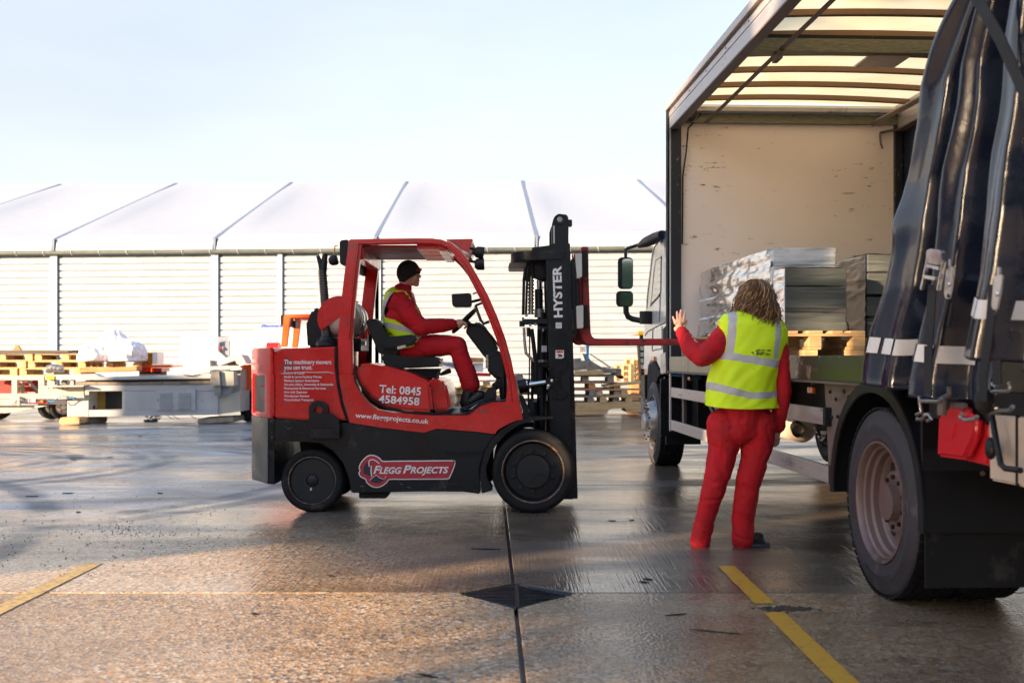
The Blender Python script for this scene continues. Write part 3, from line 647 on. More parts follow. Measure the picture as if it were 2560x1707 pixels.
# gas bottle lying across behind the guard legs
mat('gas_pale', (.50, .46, .44), .3, metal=.3, dirt=((.25, .18, .15), .3, 6))
cB = P(*Z1(1155, 1040), 9.1); rB = .158
g = G(); g.lathe([(0, -.36), (.08, -.35), (.13, -.31), (rB, -.24), (rB, .24), (.13, .31), (.08, .35), (0, .36)], cB, (0, 1, 0), 40); gb = g.done('gas_bottle', 'gas_pale', fl, 60)
sh_ = [(cB.x + (rB + .02) * math.cos(R(a)), cB.z + (rB + .02) * math.sin(R(a))) for a in range(70, 216, 12)]; sh2 = [(cB.x + (rB + .008) * math.cos(R(a)), cB.z + (rB + .008) * math.sin(R(a))) for a in range(70, 216, 12)]
g = G(); g.ribbon(sh_, sh2, lambda p: (p[0], 8.76, p[1]), lambda p: (p[0], 9.42, p[1])); g.pxz([(cB.x, cB.z)] + sh_, 8.74, 8.76); g.done('tank_shroud', 'red_paint', gb, 40)
g = G(); g.lathe([(rB + .002, -.21), (rB + .004, -.20), (rB + .004, -.12), (rB + .002, -.11)], cB, (0, 1, 0), 40); g.done('label_band', 'white_paint', gb)
for yy in (-.07, .12):
    g = G(); g.lathe([(rB + .002, -.02), (rB + .007, -.02), (rB + .007, .02), (rB + .002, .02)], cB + Vector((0, yy, 0)), (0, 1, 0), 40); g.done('clamp_strap', 'chrome', gb)
g = G(); g.tube([cB + Vector((.15, -.10, -.05)), cB + Vector((.155, -.10, -.16)), cB + Vector((.12, -.1, -.2))], .012, 8); g.box(cB + Vector((.10, -.1, -.2)), (.16, .05, .035)); g.done('clamp', 'chrome', gb)
g = G(); g.bb(cB.x - .2, cB.x + .16, 8.85, 9.35, cB.z - .27, cB.z - .16, .01); g.done('bottle_cradle', 'black_paint', gb)
g = G(); g.pxz([(cB.x - .30, ztop), (cB.x - .31, ztop + .2), (cB.x - .26, ztop + .32), (cB.x - .2, ztop + .34), (cB.x - .1, ztop + .1), (cB.x - .1, ztop)], 8.95, 9.25, .02); g.done('cradle_bracket', 'black_plastic', gb)
# lifting eye on the skirt
g = G()
eye = [Z2(547, 660), Z2(550, 625), Z2(568, 590), Z2(600, 574), Z2(645, 578), Z2(680, 605), Z2(710, 650), Z2(715, 665), Z2(780, 720), Z2(790, 800), Z2(788, 862), Z2(550, 866), Z2(540, 790), Z2(548, 700)]
ro, cc = [XZ(*p, 8.46) for p in eye], XZ(*Z2(617, 640), 8.46)
hole = [(cc[0] + .034 * math.cos(t), cc[1] + .034 * math.sin(t)) for t in [2 * math.pi * k / 20 for k in range(20)]]
g.px([Z2(547, 668), Z2(715, 668), Z2(780, 720), Z2(790, 800), Z2(788, 862), Z2(550, 866), Z2(540, 790)], 8.46, 8.43, 8.499, .006)
n_ = 20; oring = []
for k in range(n_):
    t = 2 * math.pi * k / n_; oring.append((cc[0] + .076 * math.cos(t), cc[1] + .072 * math.sin(t) - (.02 if math.sin(t) < 0 else 0)))
g.ribbon(oring + oring[:1], hole + hole[:1], lambda p: (p[0], 8.44, p[1]), lambda p: (p[0], 8.497, p[1]))
le = g.done('lifting_eye', 'black_paint', fl, 30)
g = G(); g.pxz([(cc[0] + .034 * math.cos(2 * math.pi * k / 20), cc[1] + .034 * math.sin(2 * math.pi * k / 20)) for k in range(20)], 8.496, 8.4985); g.done('eye_hole', 'red_paint', le)
g = G(); g.bb(*[XZ(*Z2(552, 0), 8.43)[0], XZ(*Z2(786, 0), 8.43)[0]], 8.405, 8.431, XZ(*Z2(0, 866), 8.43)[1], XZ(*Z2(0, 790), 8.43)[1], .005); lp = g.done('lifting_eye_plate', 'black_paint', le)
hk = P(*Z2(594, 815), 8.404); g = G(); g.tube([hk + Vector((.002, 0, .016)), hk + Vector((0, 0, .006)), hk + Vector((.006, 0, 0)), hk + Vector((.004, 0, -.010)), hk + Vector((-.006, 0, -.010)), hk + Vector((-.009, 0, -.004))], .0022, 6); g.done('hook_mark', 'dark_red', le)
# wheels
def fork_wheel(c, r_, w_, front, yin=1):
    root = g = G()
    ax = (0, -yin, 0)
    g.lathe([(r_ * .70, -w_ * .5), (r_ * .88, -w_ * .5), (r_ * .97, -w_ * .42), (r_, -w_ * .32), (r_, w_ * .32), (r_ * .985, w_ * .42), (r_ * .93, w_ * .49), (r_ * .86, w_ * .5), (r_ * .80, w_ * .475), (r_ * .775, w_ * .47), (r_ * .77, w_ * .40)], c, ax, 72)
    wh_ = g.done('front_wheel' if front else 'rear_wheel', 'rubber', fl, 50)
    g = G(); g.lathe([(r_ * .772, w_ * .30), (r_ * .765, w_ * .475), (r_ * .74, w_ * .485), (r_ * .72, w_ * .45)], c, ax, 64); g.done('rim', 'scuffed_edge', wh_, 40)
    g = G()
    if front:
        g.lathe([(r_ * .72, w_ * .45), (r_ * .70, w_ * .20), (r_ * .66, w_ * .10), (r_ * .42, w_ * .12), (r_ * .41, w_ * .30), (r_ * .395, w_ * .34), (0, w_ * .36)], c, ax, 64); g.done('hub', 'rim_black', wh_, 30)
        for k in range(10):
            a = 2 * math.pi * (k + .5) / 10 + .0; p_ = Vector(c) + Vector((math.cos(a) * r_ * .50, 0, math.sin(a) * r_ * .50)) + Vector(ax) * w_ * .10
            g = G(); g.lathe([(.017, 0), (.017, .014), (.011, .016), (.011, .03), (0, .031)], p_, ax, 6); g.done('wheel_nut', 'rim_black', wh_)
        g = G(); p_ = Vector(c) + Vector(ax) * (w_ * .36 + .001)
        g.tube([p_ + Vector((-.05, 0, -.115)), p_ + Vector((.0, 0, -.07)), p_ + Vector((.02, 0, -.03)), p_ + Vector((.06, 0, -.015)), p_ + Vector((.10, 0, -.04))], .002, 4); g.done('hub_crease', 'tarmac_dark', wh_)
    else:
        g.lathe([(r_ * .72, w_ * .45), (r_ * .68, w_ * .38), (r_ * .20, w_ * .38), (r_ * .19, w_ * .30), (r_ * .17, w_ * .30), (r_ * .165, w_ * .37), (r_ * .08, w_ * .42), (0, w_ * .43)], c, ax, 56); g.done('hub', 'rim_black', wh_, 30)
        p_ = Vector(c) + Vector(ax) * (w_ * .38 + .002)
        g = G(); g.box(p_ + Vector((0, 0, r_ * .26)), (.014, .004, .03)); g.done('key_slot', 'tarmac_dark', wh_)
        g = G(); g.box(p_ + Vector((-.012, 0, -r_ * .27)), (.016, .004, .024)); g.done('grease_mark', 'aluminium', wh_)
    return wh_
cFW = P(*Z4(1095, 1045), 8.47); cFW.z = .327; cFW.y = 8.60
cRW = P(*Z2(560, 1220), 8.52); cRW.z = .25; cRW.y = 8.65
fork_wheel(cFW, .327, .24, True); fork_wheel((cFW.x, 9.62, .327), .327, .24, True, -1)
fork_wheel(cRW, .25, .22, False); fork_wheel((cRW.x, 9.57, .25), .25, .22, False, -1)
for c_, r_ in ((cFW, .05), (cRW, .05)):
    g = G(); g.tube([(c_.x, 8.7, c_.z), (c_.x, 9.5, c_.z)], .06, 16); g.done('axle', 'chassis', fl)
# front mudguard
arc_o = [Z4(612, 1245), Z4(600, 1100), Z4(602, 1000), Z4(640, 860), Z4(700, 750), Z4(790, 655), Z4(880, 598), Z4(960, 565), Z4(1060, 545), Z4(1180, 530), Z4(1285, 530)]
arc_i = [Z4(715, 1215), Z4(660, 1090), Z4(655, 1000), Z4(700, 870), Z4(760, 775), Z4(840, 690), Z4(920, 632), Z4(980, 598), Z4(1065, 572), Z4(1180, 556), Z4(1280, 545)]
for a, b_ in ((8.47, 8.74), (YF - .24, YF + .03)):
    g = G(); g.ribbon([XZ(*p, 8.47) for p in arc_o], [XZ(*p, 8.47) for p in arc_i], lambda p: (p[0], a, p[1]), lambda p: (p[0], b_, p[1]), .005); g.done('mudguard', 'black_paint', fl, 40)
g = G(); g.px(q2(Z4, [(965, 570), (1000, 480), (960, 330), (1000, 330), (1050, 450), (1060, 545)]), 8.56, 8.56, 8.62, .004); g.done('mudguard_bracket', 'black_paint', fl)
# underside block
g = G(); g.px(q2(Z2, [(925, 1290), (1170, 1290), (1140, 1342), (925, 1342)]), YN, YN + .05, YN + .25, .006); g.done('frame_foot', 'chassis', fl)
# seat
def sb(pts, y0, y1, nm, m='black_vinyl', bev=.03, par=None): g = G(); g.px(q2(Z3, pts), 8.95, y0, y1, bev, 4); return g.done(nm, m, par or fl, 50)
seat = sb([(300, 1022), (330, 1008), (430, 1030), (520, 1042), (740, 1042), (768, 1068), (764, 1108), (740, 1120), (520, 1130), (350, 1122), (308, 1080)], 8.86, 9.36, 'seat')
sb([(180, 765), (192, 746), (255, 746), (285, 762), (310, 815), (372, 900), (420, 960), (440, 1010), (400, 1032), (330, 1015), (296, 1028), (270, 990), (190, 800)], 8.86, 9.36, 'backrest', par=seat)
sb([(300, 900), (330, 890), (555, 868), (584, 888), (580, 928), (545, 952), (340, 990), (310, 962)], 8.80, 8.87, 'armrest', 'black_plastic', .015, seat)
g = G(); g.px(q2(Z3, [(415, 962), (482, 946), (488, 968), (420, 985)]), 8.79, 8.785, 8.80, .004); g.done('armrest_latch', 'aluminium', seat)
g = G(); g.lathe([(0, 0), (.017, 0), (.017, .004), (0, .004)], P(*Z3(330, 930), 8.799), (0, -1, 0), 18); g.done('armrest_pivot', 'black_paint', seat)
for k in range(5):
    g = G(); xa2, z_ = XZ(*Z3(505, 1130 + k * 14), 9.1); xb2, _ = XZ(*Z3(752 - k * 4, 1130), 9.1); g.bb(xa2, xb2, 8.90, 9.30, z_ - .022, z_ - .004, .008); g.done('bellows_fold', 'rubber', seat)
g = G(); g.tube([P(*Z3(755, 1180), 8.9), P(*Z3(800, 1160), 8.88), P(*Z3(830, 1150), 8.86)], [.012, .02, .022], 8); g.done('seat_lever', 'black_plastic', seat)
# steering: column cowl, wheel, display, pedals cover
def cb_(pts, y0, y1, nm, m='black_plastic', bev=.012, par=None): g = G(); g.px(q2(Z3, pts), 9.1, y0, y1, bev, 3); return g.done(nm, m, par or fl, 45)
col = cb_([(950, 838), (985, 800), (1052, 766), (1105, 800), (1160, 880), (1215, 985), (1130, 1062), (1100, 1040), (985, 890)], 9.02, 9.22, 'steering_column')
cb_([(1115, 1050), (1135, 1012), (1180, 990), (1240, 1000), (1262, 1040), (1275, 1150), (1282, 1368), (1225, 1372), (1212, 1215), (1160, 1190), (1120, 1130)], 8.85, 9.5, 'dashboard', bev=.03)
c1, c2 = P(*Z3(1030, 672), 9.12), P(*Z3(858, 845), 9.12); cS = (c1 + c2) / 2; axS = Vector((c1 - c2)).cross(Vector((0, 1, 0))).normalized()
if axS.z < 0: axS = -axS
RS = (c1 - c2).length / 2; uS = (c1 - c2).normalized(); vS = Vector((0, 1, 0))
g = G(); pts = [cS + (uS * math.cos(t) + vS * math.sin(t)) * RS for t in [2 * math.pi * k / 40 for k in range(41)]]; g.tube(pts, .0155, 8, cap=False)
for t in (0.2, 2.3, 4.4): g.tube([cS, cS + (uS * math.cos(t) + vS * math.sin(t)) * RS], .01, 6)
g.tube([cS, cS - axS * .12], .03, 10); sw_ = g.done('steering_wheel', 'black_plastic', fl, 60)
g = G(); g.tube([P(*Z3(875, 768), 8.98), P(*Z3(930, 775), 8.99), P(*Z3(1040, 790), 9.0), P(*Z3(1100, 812), 9.0), P(*Z3(1170, 895), 9.02), P(*Z3(1215, 960), 9.03)], [.013, .011, .008, .008, .008, .008], 8); g.done('direction_lever', 'black_plastic', fl)
disp = cb_([(862, 568), (1000, 560), (1010, 575), (1012, 655), (1000, 664), (878, 664), (866, 650)], 8.74, 8.88, 'display_unit', bev=.006)
g = G(); g.tube([P(*Z3(1000, 610), 8.8), P(*Z3(1080, 590), 8.62)], .012, 8); g.tube([P(*Z3(1015, 545), 8.8), P(*Z3(1045, 535), 8.65)], .006, 6); g.done('display_bracket', 'black_plastic', disp)
g = G(); g.tube([P(*Z3(1030, 640), 8.60), P(*Z3(1070, 750), 8.58), P(*Z3(1095, 782), 8.58), P(*Z3(1140, 765), 8.58)], .012, 8); g.tube([P(*Z3(1030, 640), 8.60), P(*Z3(1080, 620), 8.58)], .010, 8); g.done('grab_handle', 'black_paint', fl)
g = G(); g.px(q2(Z3, [(1085, 1400), (1110, 1310), (1150, 1275), (1190, 1270), (1200, 1370)]), 8.7, 8.68, 8.76, .01); g.tube([P(*Z3(1180, 1240), 8.8), P(*Z3(1215, 1290), 8.8)], .03, 12); g.done('pedal_box', 'black_plastic', fl)
g = G(); g.tube([P(*Z3(1122, 1130), 8.84), P(*Z3(1122, 1025), 8.84)], .012, 10); g.done('coolant_pipe', 'chrome', fl)
g = G(); g.tube([P(*Z1(1420, 1200), 9.4), P(*Z1(1410, 1500), 9.4)], .018, 10); g.tube([P(*Z1(1400, 1180), 9.5), P(*Z1(1385, 1500), 9.5)], .010, 8); g.done('gas_strut', 'black_paint', fl)
g = G(); g.box(P(*Z3(625, 247), YF - .082), (.034, .003, .03)); g.done('sticker', 'white_decal', fl)
# ------------------------------------------------------------------ mast
YM0, YM1 = 8.76, 9.46
mast = empty('mast', (.1, 9.1, .2)); mast.parent = fl; mast.location = WL[mast] - WL[fl]
def mp_(f, pts, y0, y1, nm, m='black_paint', bev=.004, Yr=YM0, par=None):
    g = G(); g.px(q2(f, pts), Yr, y0, y1, bev); return g.done(nm, m, par or mast, 35)
for s_, (a, b_) in enumerate(((YM0, YM0 + .012), (YM1 - .012, YM1))):
    mp_(Z5, [(641, 465), (690, 345), (800, 365), (835, 1568), (838, 1800), (860, 2345), (680, 2345), (672, 1568)], a, b_, 'mast_rail')
for a, b_ in ((YM0, YM0 + .10), (YM1 - .10, YM1)):
    mp_(Z5, [(797, 340), (832, 340), (868, 1568), (892, 2340), (858, 2340), (832, 1568)], a - .004, b_ + .004, 'rail_flange')
    mp_(Z5, [(641, 470), (662, 470), (694, 1568), (700, 2300), (680, 2300), (672, 1568)], a + .014, b_, 'rail_flange')
for a, b_, c_ in ((YM0 + .016, YM0 + .07, 0), (YM1 - .07, YM1 - .016, 1)):
    it = mp_(Z5, [(690, 1500), (690, 190), (700, 150), (715, 120), (760, 108), (808, 112), (820, 140), (822, 345), (850, 1500)], a, b_, 'inner_mast_rail', bev=.006)
    mp_(Z5, [(820, 150), (848, 152), (850, 200), (838, 206), (820, 206)], a, b_, 'mast_stop', par=it)
mp_(Z5, [(700, 200), (710, 200), (712, 340), (702, 340)], YM0 + .012, YM0 + .018, 'rail_edge', 'aluminium', .001)
g = G(); g.bb(*[XZ(*Z5(735, 0), 8.9)[0], XZ(*Z5(800, 0), 8.9)[0]], YM0 + .07, YM1 - .07, XZ(*Z5(0, 190), 8.9)[1], XZ(*Z5(0, 125), 8.9)[1], .006); g.done('top_cross_member', 'black_paint', mast)
pr = P(*Z5(750, 152), YM0 + .01)
g = G(); g.lathe([(0, 0), (.028, 0), (.028, .012), (.043, .014), (.043, -.03)], pr, (0, -1, 0), 32); rol = g.done('roller', 'black_paint', mast, 40)
g = G(); g.lathe([(0, .013), (.016, .013), (.018, .012), (.022, .0125), (.022, .0)], pr, (0, -1, 0), 24); g.done('roller_pin', 'steel', rol)
# crosshead that loops behind the mast
zc0, zc1 = XZ(*Z5(0, 470), YM0)[1], XZ(*Z5(0, 398), YM0)[1]
xs_ = [XZ(*Z5(x, 0), YM0)[0] for x in (785, 640, 480, 400, 366)]
ysn = [YM0 - .015, YM0 - .02, YM0 - .0, YM0 + .08, YM0 + .2]
path = [(x, y) for x, y in zip(xs_, ysn)] + [(xs_[-1] - .0, 9.1)] + [(x, 18.22 - y) for x, y in zip(xs_[::-1], ysn[::-1])]
g = G(); n = len(path)
inn = []
for i, (x, y) in enumerate(path): inn.append((x + (.06 if 2 < i < n - 3 else .0), y + (.06 if i < n / 2 - 1 else -.06 if i > n / 2 else 0)))
g.ribbon(path, inn, lambda p: (p[0], p[1], zc0), lambda p: (p[0], p[1], zc1), .006); g.done('crosshead', 'black_paint', mast, 40)
g = G(); zb0 = XZ(*Z5(0, 523), YM0)[1]; xl, xr = XZ(*Z5(345, 0), YM0 + .1)[0], XZ(*Z5(480, 0), YM0 + .1)[0]
g.poly([(xl, 8.95, zb0), (xr, 8.95, zb0), (xr, 9.3, zb0), (xl, 9.3, zb0)], [(xl + .01, 8.93, zc0 - .002), (xr + .02, 8.93, zc0 - .002), (xr + .02, 9.3, zc0 - .002), (xl + .01, 9.3, zc0 - .002)], .008); g.done('crosshead_box', 'steel', mast)
mp_(Z5, [(530, 398), (535, 370), (690, 350), (800, 345), (800, 398)], YM0 + .02, YM1 - .02, 'top_plate')
# chains, cylinders, hoses between the rails
def m5(x, y, yy=8.85): return P(*Z5(x, y), yy)
for yy in (8.88, 9.34):
    chn = None
    for k in range(30):
        t = k / 29; c_ = m5(528 - 3 * t, 480 + t * 410, yy); g = G(); wdt = .040 if k % 2 else .028
        g.box(c_, (wdt, .02, .012), bev=0.); g.tube([c_ + Vector((-wdt / 2, 0, -.008)), c_ + Vector((-wdt / 2, 0, .008))], .006, 5); g.tube([c_ + Vector((wdt / 2, 0, -.008)), c_ + Vector((wdt / 2, 0, .008))], .006, 5)
        g.done('chain_link', 'chassis', mast)
for yy in (8.92, 9.3):
    g = G(); g.tube([m5(612, 880, yy), m5(608, 1270, yy), m5(612, 2150, yy)], .040, 20); g.done('lift_cylinder', 'black_paint', mast, 60)
    g = G(); g.tube([m5(585, 700, yy), m5(588, 900, yy)], .034, 20); g.done('cylinder_rod', 'black_paint', mast, 60)
    g = G(); g.tube([m5(587, 630, yy), m5(587, 715, yy)], .022, 16); g.done('rod_tip', 'chrome', mast, 60)
    g = G(); g.lathe([(0, -.03), (.06, -.03), (.085, -.025), (.07, -.012), (.07, .012), (.085, .025), (.06, .03), (0, .03)], m5(590, 545, yy + .02), (0, 1, 0), 32); g.done('chain_pulley', 'black_plastic', mast, 40)
    g = G(); g.tube([m5(612, 1253, yy), m5(612, 1272, yy)], .045, 20); g.tube([m5(590, 855, yy), m5(590, 920, yy)], .043, 20); g.done('cylinder_collar', 'steel', mast, 60)
g = G(); c_ = m5(560, 955, 8.86); g.box(c_, (.22, .12, .045), bev=.008); g.box(m5(455, 970, 8.86), (.045, .07, .045), bev=.004); g.box(m5(620, 1005, 8.86), (.07, .1, .03), bev=.004); g.done('cylinder_clamp', 'black_paint', mast)
for k in range(5):
    g = G(); p_ = m5((462, 490, 520, 560, 620)[k], (940, 915, 990, 985, 1030)[k], 8.80); g.lathe([(.010, 0), (.010, .022), (0, .022)], p_, (0, 0, 1), 6); g.done('bolt', 'steel', mast)
hoses = [([(482, 530), (470, 620), (466, 800), (464, 900)], .012, 'rubber'), ([(500, 530), (492, 700), (486, 900)], .010, 'rubber'), ([(470, 1000), (474, 1100), (486, 1200), (520, 1235), (560, 1275)], .012, 'steel'),
         ([(515, 1000), (514, 1200), (512, 1400), (506, 1560), (500, 1700)], .006, 'rubber'), ([(530, 1010), (545, 1120), (560, 1260), (560, 1500)], .018, 'rubber'), ([(500, 1000), (503, 1070)], .012, 'black_paint')]
for pts, r_, m_ in hoses:
    g = G(); g.tube([m5(x, y, 8.82) for x, y in pts], r_, 8); g.done('hose', m_, mast, 60)
mp_(Z5, [(480, 480), (500, 470), (640, 470), (642, 620), (600, 640), (540, 560), (500, 640), (472, 600), (470, 530)], 8.98, 9.0, 'pulley_guard')
# lower cross member with tilt cylinder
mp_(Z4, [(1085, 45), (1095, 30), (1240, 30), (1350, 10), (1352, 30), (1355, 340), (1240, 338), (1200, 330), (1275, 250), (1285, 140), (1240, 70), (1170, 65), (1165, 310), (1100, 320), (1088, 300)], 8.84, 9.38, 'lower_cross_member', bev=.01)
mp_(Z4, [(1290, 0), (1350, -10), (1400, -30), (1412, 0), (1410, 90), (1380, 112), (1355, 115), (1355, 270), (1400, 275), (1418, 300), (1410, 355), (1370, 375), (1290, 370), (1250, 350), (1290, 300), (1300, 180), (1290, 80)], 8.735, 8.86, 'mast_pivot_plate', bev=.012)
g = G(); g.tube([P(*Z4(955, 250), 8.80), P(*Z4(1035, 232), 8.80)], .058, 24); tcyl = g.done('tilt_cylinder', 'black_paint', mast, 60)
g = G(); g.tube([P(*Z4(1035, 232), 8.80), P(*Z4(1215, 205), 8.80)], .023, 20); g.done('tilt_rod', 'chrome', tcyl, 60)
g = G(); g.px(q2(Z4, [(1205, 170), (1225, 160), (1310, 160), (1338, 180), (1330, 212), (1290, 240), (1240, 258), (1222, 245), (1215, 215)]), 8.73, 8.72, 8.78, .01); g.done('rod_eye', 'black_paint', tcyl)
for x, y in ((1268, 192), (1308, 188), (1236, 240)):
    g = G(); g.lathe([(0, 0), (.014, 0), (.012, .01), (0, .012)], P(*Z4(x, y), 8.72), (0, -1, 0), 12); g.done('pin', 'chrome' if x != 1308 else 'black_paint', tcyl)
mp_(Z4, [(1050, 365), (1100, 362), (1105, 545), (1060, 545)], 8.8, 8.9, 'hose_bracket', 'black_plastic')
g = G(); g.tube([P(*Z4(1048, 180), 8.78), P(*Z4(1050, 380), 8.78)], .008, 6); g.tube([P(*Z4(1085, 0), 8.9), P(*Z4(1085, 360), 8.9)], .012, 6); g.done('hose', 'rubber', mast)
g = G(); g.lathe([(.04, 0), (.04, .02), (0, .02)], P(*Z4(1055, 655), 8.75), (0, 0, 1), 20); g.done('grease_cap', 'aluminium', mast)
mp_(Z4, [(1100, 400), (1270, 400), (1275, 700), (1110, 690)], 8.95, 9.3, 'front_axle_housing', 'chassis')
# decals on the mast rail
pu, pr_ = Vector((XZ(*Z5(733, 910), 1)[0] - XZ(*Z5(741, 1000), 1)[0], 0, 1)), None
a_ = P(*Z5(771, 920), YM0 - .0035); b_ = P(*Z5(760, 515), YM0 - .0035); rt = (b_ - a_); upv = Vector((0, -1, 0)).cross(rt).normalized() * 1
upv = rt.cross(Vector((0, 1, 0))).normalized()
if upv.x > 0: upv = -upv
hl = (P(*Z5(771, 920), YM0) - P(*Z5(706, 920), YM0)).length
text('HYSTER', a_, rt, upv, 'white_decal', mast, width=rt.length, size=hl / .70, bold=.035)
for (x0, y0, x1, y1), m_ in (((719, 960, 766, 1006), 'white_decal'), ((608, 1142, 648, 1190), 'white_decal'), ((717, 1177, 783, 1242), 'white_decal')):
    g = G(); yy = YM0 - .003 if x0 > 700 else 8.876; g.px(q2(Z5, [(x0, y0), (x1, y0), (x1, y1), (x0, y1)]), yy, yy - .001, yy); st = g.done('sticker', m_, mast)
    if x0 == 717:
        g = G(); g.px(q2(Z5, [(722, 1182), (778, 1182), (778, 1197), (722, 1197)]), yy - .002, yy - .0022, yy - .0012); g.done('warning_bar', 'orange_paint', st)
        g = G(); g.px(q2(Z5, [(745, 1184), (750, 1184), (755, 1195), (740, 1195)]), yy - .003, yy - .003, yy - .0023); g.done('warning_triangle', 'black_plastic', st)
        g = G(); g.px(q2(Z5, [(730, 1205), (768, 1210), (772, 1232), (752, 1228), (738, 1236), (742, 1218)]), yy - .002, yy - .0022, yy - .0012); g.done('warning_picture', 'dark_red', st)
    else:
        for k in range(4):
            ya = y0 + (y1 - y0) * (.15 + .22 * k); g = G(); g.px(q2(Z5, [(x0 + 6, ya), (x1 - 5, ya), (x1 - 5, ya + 3), (x0 + 6, ya + 3)]), yy - .002, yy - .0022, yy - .0012); g.done('print_line', 'cabinet_grey', st)
# carriage and forks
car = empty('carriage', (.6, 9.1, 1.4)); car.parent = fl; car.location = WL[car] - WL[fl]
def cp(pts, y0, y1, nm, m='black_paint', bev=.004, Yr=8.80): g = G(); g.px(q2(Z5, pts), Yr, y0, y1, bev); return g.done(nm, m, car, 35)
for y0 in (8.80, 9.42): cp([(838, 470), (870, 440), (880, 440), (900, 1010), (880, 1060), (860, 1060)], y0, y0 + .05, 'carriage_side')
cp([(865, 430), (918, 425), (920, 610), (880, 625)], 8.70, 9.55, 'upper_fork_bar', 'aluminium')
cp([(875, 835), (930, 828), (930, 1005), (880, 1010)], 8.70, 9.55, 'lower_fork_bar', 'aluminium')
cp([(875, 620), (900, 620), (905, 830), (880, 830)], 8.76, 9.50, 'carriage_plate', 'chassis')
for k, yy in enumerate((8.72, 9.50)):
    for z0_ in (0, 1): cp([(918, 405), (958, 400), (965, 595), (925, 610), (916, 590)] if not z0_ else [(930, 828), (966, 824), (974, 1008), (936, 1012)], yy, yy + .06, 'fork_hook', 'chassis')
for x in range(5): cp([(845 + x * 14, 430 - x * 6), (853 + x * 14, 415 - x * 6), (858 + x * 14, 470), (848 + x * 14, 470)], 8.78, 8.82, 'backrest_tooth', 'dark_red')
for y0 in (8.84, 9.34):
    Yr = 8.84
    o_ = [(975, 365), (978, 600), (985, 800), (990, 960), (994, 1040), (1004, 1068), (1022, 1083), (1060, 1086)]
    i_ = [(922, 365), (928, 600), (934, 800), (934, 960), (928, 1040), (930, 1090), (955, 1124), (1020, 1137)]
    tip = Z6 = (1795, 800 + 57)
    g = G(); O = [XZ(*Z5(*p), Yr) for p in o_]; I = [XZ(*Z5(*p), Yr) for p in i_]
    zt, zb_ = O[-1][1], I[-1][1]
    O += [(1.42, zt), (1.76, zt - .006)]; I += [(1.40, zb_ + .004), (1.76, zt - .03)]
    # widen the vertical shank to its true thickness and the blade in depth
    g.ribbon(O, I, lambda p, y=y0: (p[0], y, p[1]), lambda p, y=y0: (p[0], y + .13, p[1]), .006); g.done('fork', 'fork_red', car, 40)
    g = G(); I2 = [(870, 1010), (872, 1060), (890, 1100), (920, 1125), (955, 1130)]; O2 = [(925, 1010), (925, 1060), (935, 1090), (950, 1110), (975, 1122)]
    g.ribbon([XZ(*Z5(*p), Yr) for p in O2], [XZ(*Z5(*p), Yr) for p in I2], lambda p, y=y0: (p[0], y + .2, p[1]), lambda p, y=y0: (p[0], y + .3, p[1]), .004); g.done('fork_heel', 'fork_red', car, 40)
# ------------------------------------------------------------------ lettering on the body
yD = YN - .0015
def tx(s, f, x0, y0, x1, y1=None, Y=YN, par=None, m='white_decal', **k):
    a = P(*f(x0, y0), Y); b_ = P(*f(x1, y1 if y1 is not None else y0), Y); a.y = b_.y = Y - .0022
    return text(s, a, b_ - a, Vector((0, -1, 0)).cross(b_ - a) * -1 if False else Vector((-(b_ - a).z, 0, (b_ - a).x)), m, par or fl, width=(b_ - a).length, **k)
mm_ = .31878 / F * YN     # metres per zoom px on the side
tx('The machinery movers', Z2, 346, 282, 716, size=33 * mm_ / .72 * 1.05, bold=.02)
tx('you can trust.', Z2, 346, 324, 568, size=33 * mm_ / .72 * 1.05, bold=.02)
for i, (s_, x1) in enumerate((('Deliver & Install', 505), ('Small & Large Factory Moves', 641), ('Medical System Relocation', 622), ('On-site Lifting, Assembly & Dismantle', 732), ('Mechanical & Electrical Services', 675), ('Hire with Operator', 530), ('Warehouse Storage', 544), ('Time Critical Transport', 577))):
    tx(s_, Z2, 346, 360 + i * 30, x1, size=17 * mm_ / .70, bold=.02)
mm3 = .31878 / F * (YN + .015)
tx('Tel: 0845', Z3, 276, 1320, 602, 1342, Y=YN + .015, size=62 * mm3 / .72, bold=.02)
tx('4584958', Z3, 272, 1398, 590, 1420, Y=YN + .015, size=60 * mm3 / .72, bold=.02)
tx('www.fleggprojects.co.uk', Z3, 88, 1515, 664, 1565, size=38 * mm3 / .72, bold=.02)
# logo plate
ZG = zm(880, 1110, .11905)
def outl(pts, n=6):
    # smooth closed outline
    out = []; m_ = len(pts)
    for i in range(m_):
        p0, p1, p2, p3 = [Vector((*pts[(i + k) % m_], 0)) for k in (-1, 0, 1, 2)]
        for j in range(n):
            t = j / n; q = .5 * ((2 * p1) + (p2 - p0) * t + (2 * p0 - 5 * p1 + 4 * p2 - p3) * t * t + (3 * p1 - p0 - 3 * p2 + p3) * t ** 3); out.append((q.x, q.y))
    return out
lg = [(400, 218), (520, 245), (600, 300), (652, 346), (900, 343), (1500, 340), (2110, 335), (2165, 365), (2170, 420), (2120, 560), (2060, 690), (2000, 735), (1600, 740), (1100, 745), (800, 745), (745, 800), (640, 880), (520, 915), (400, 885), (300, 800), (280, 742), (180, 690), (135, 610), (158, 555), (142, 480), (190, 370), (300, 255)]
def lp_(pts, y0, m_, nm, par, k=0): g = G(); g.pxz([XZ(*ZG(*p), YN) for p in pts], y0 - .0015, y0); return g.done(nm, m_, par)
L1 = outl(lg, 3); cxl, cyl = 1000, 560
logo = lp_(L1, YN - .001, 'white_decal', 'logo_plate', fl)
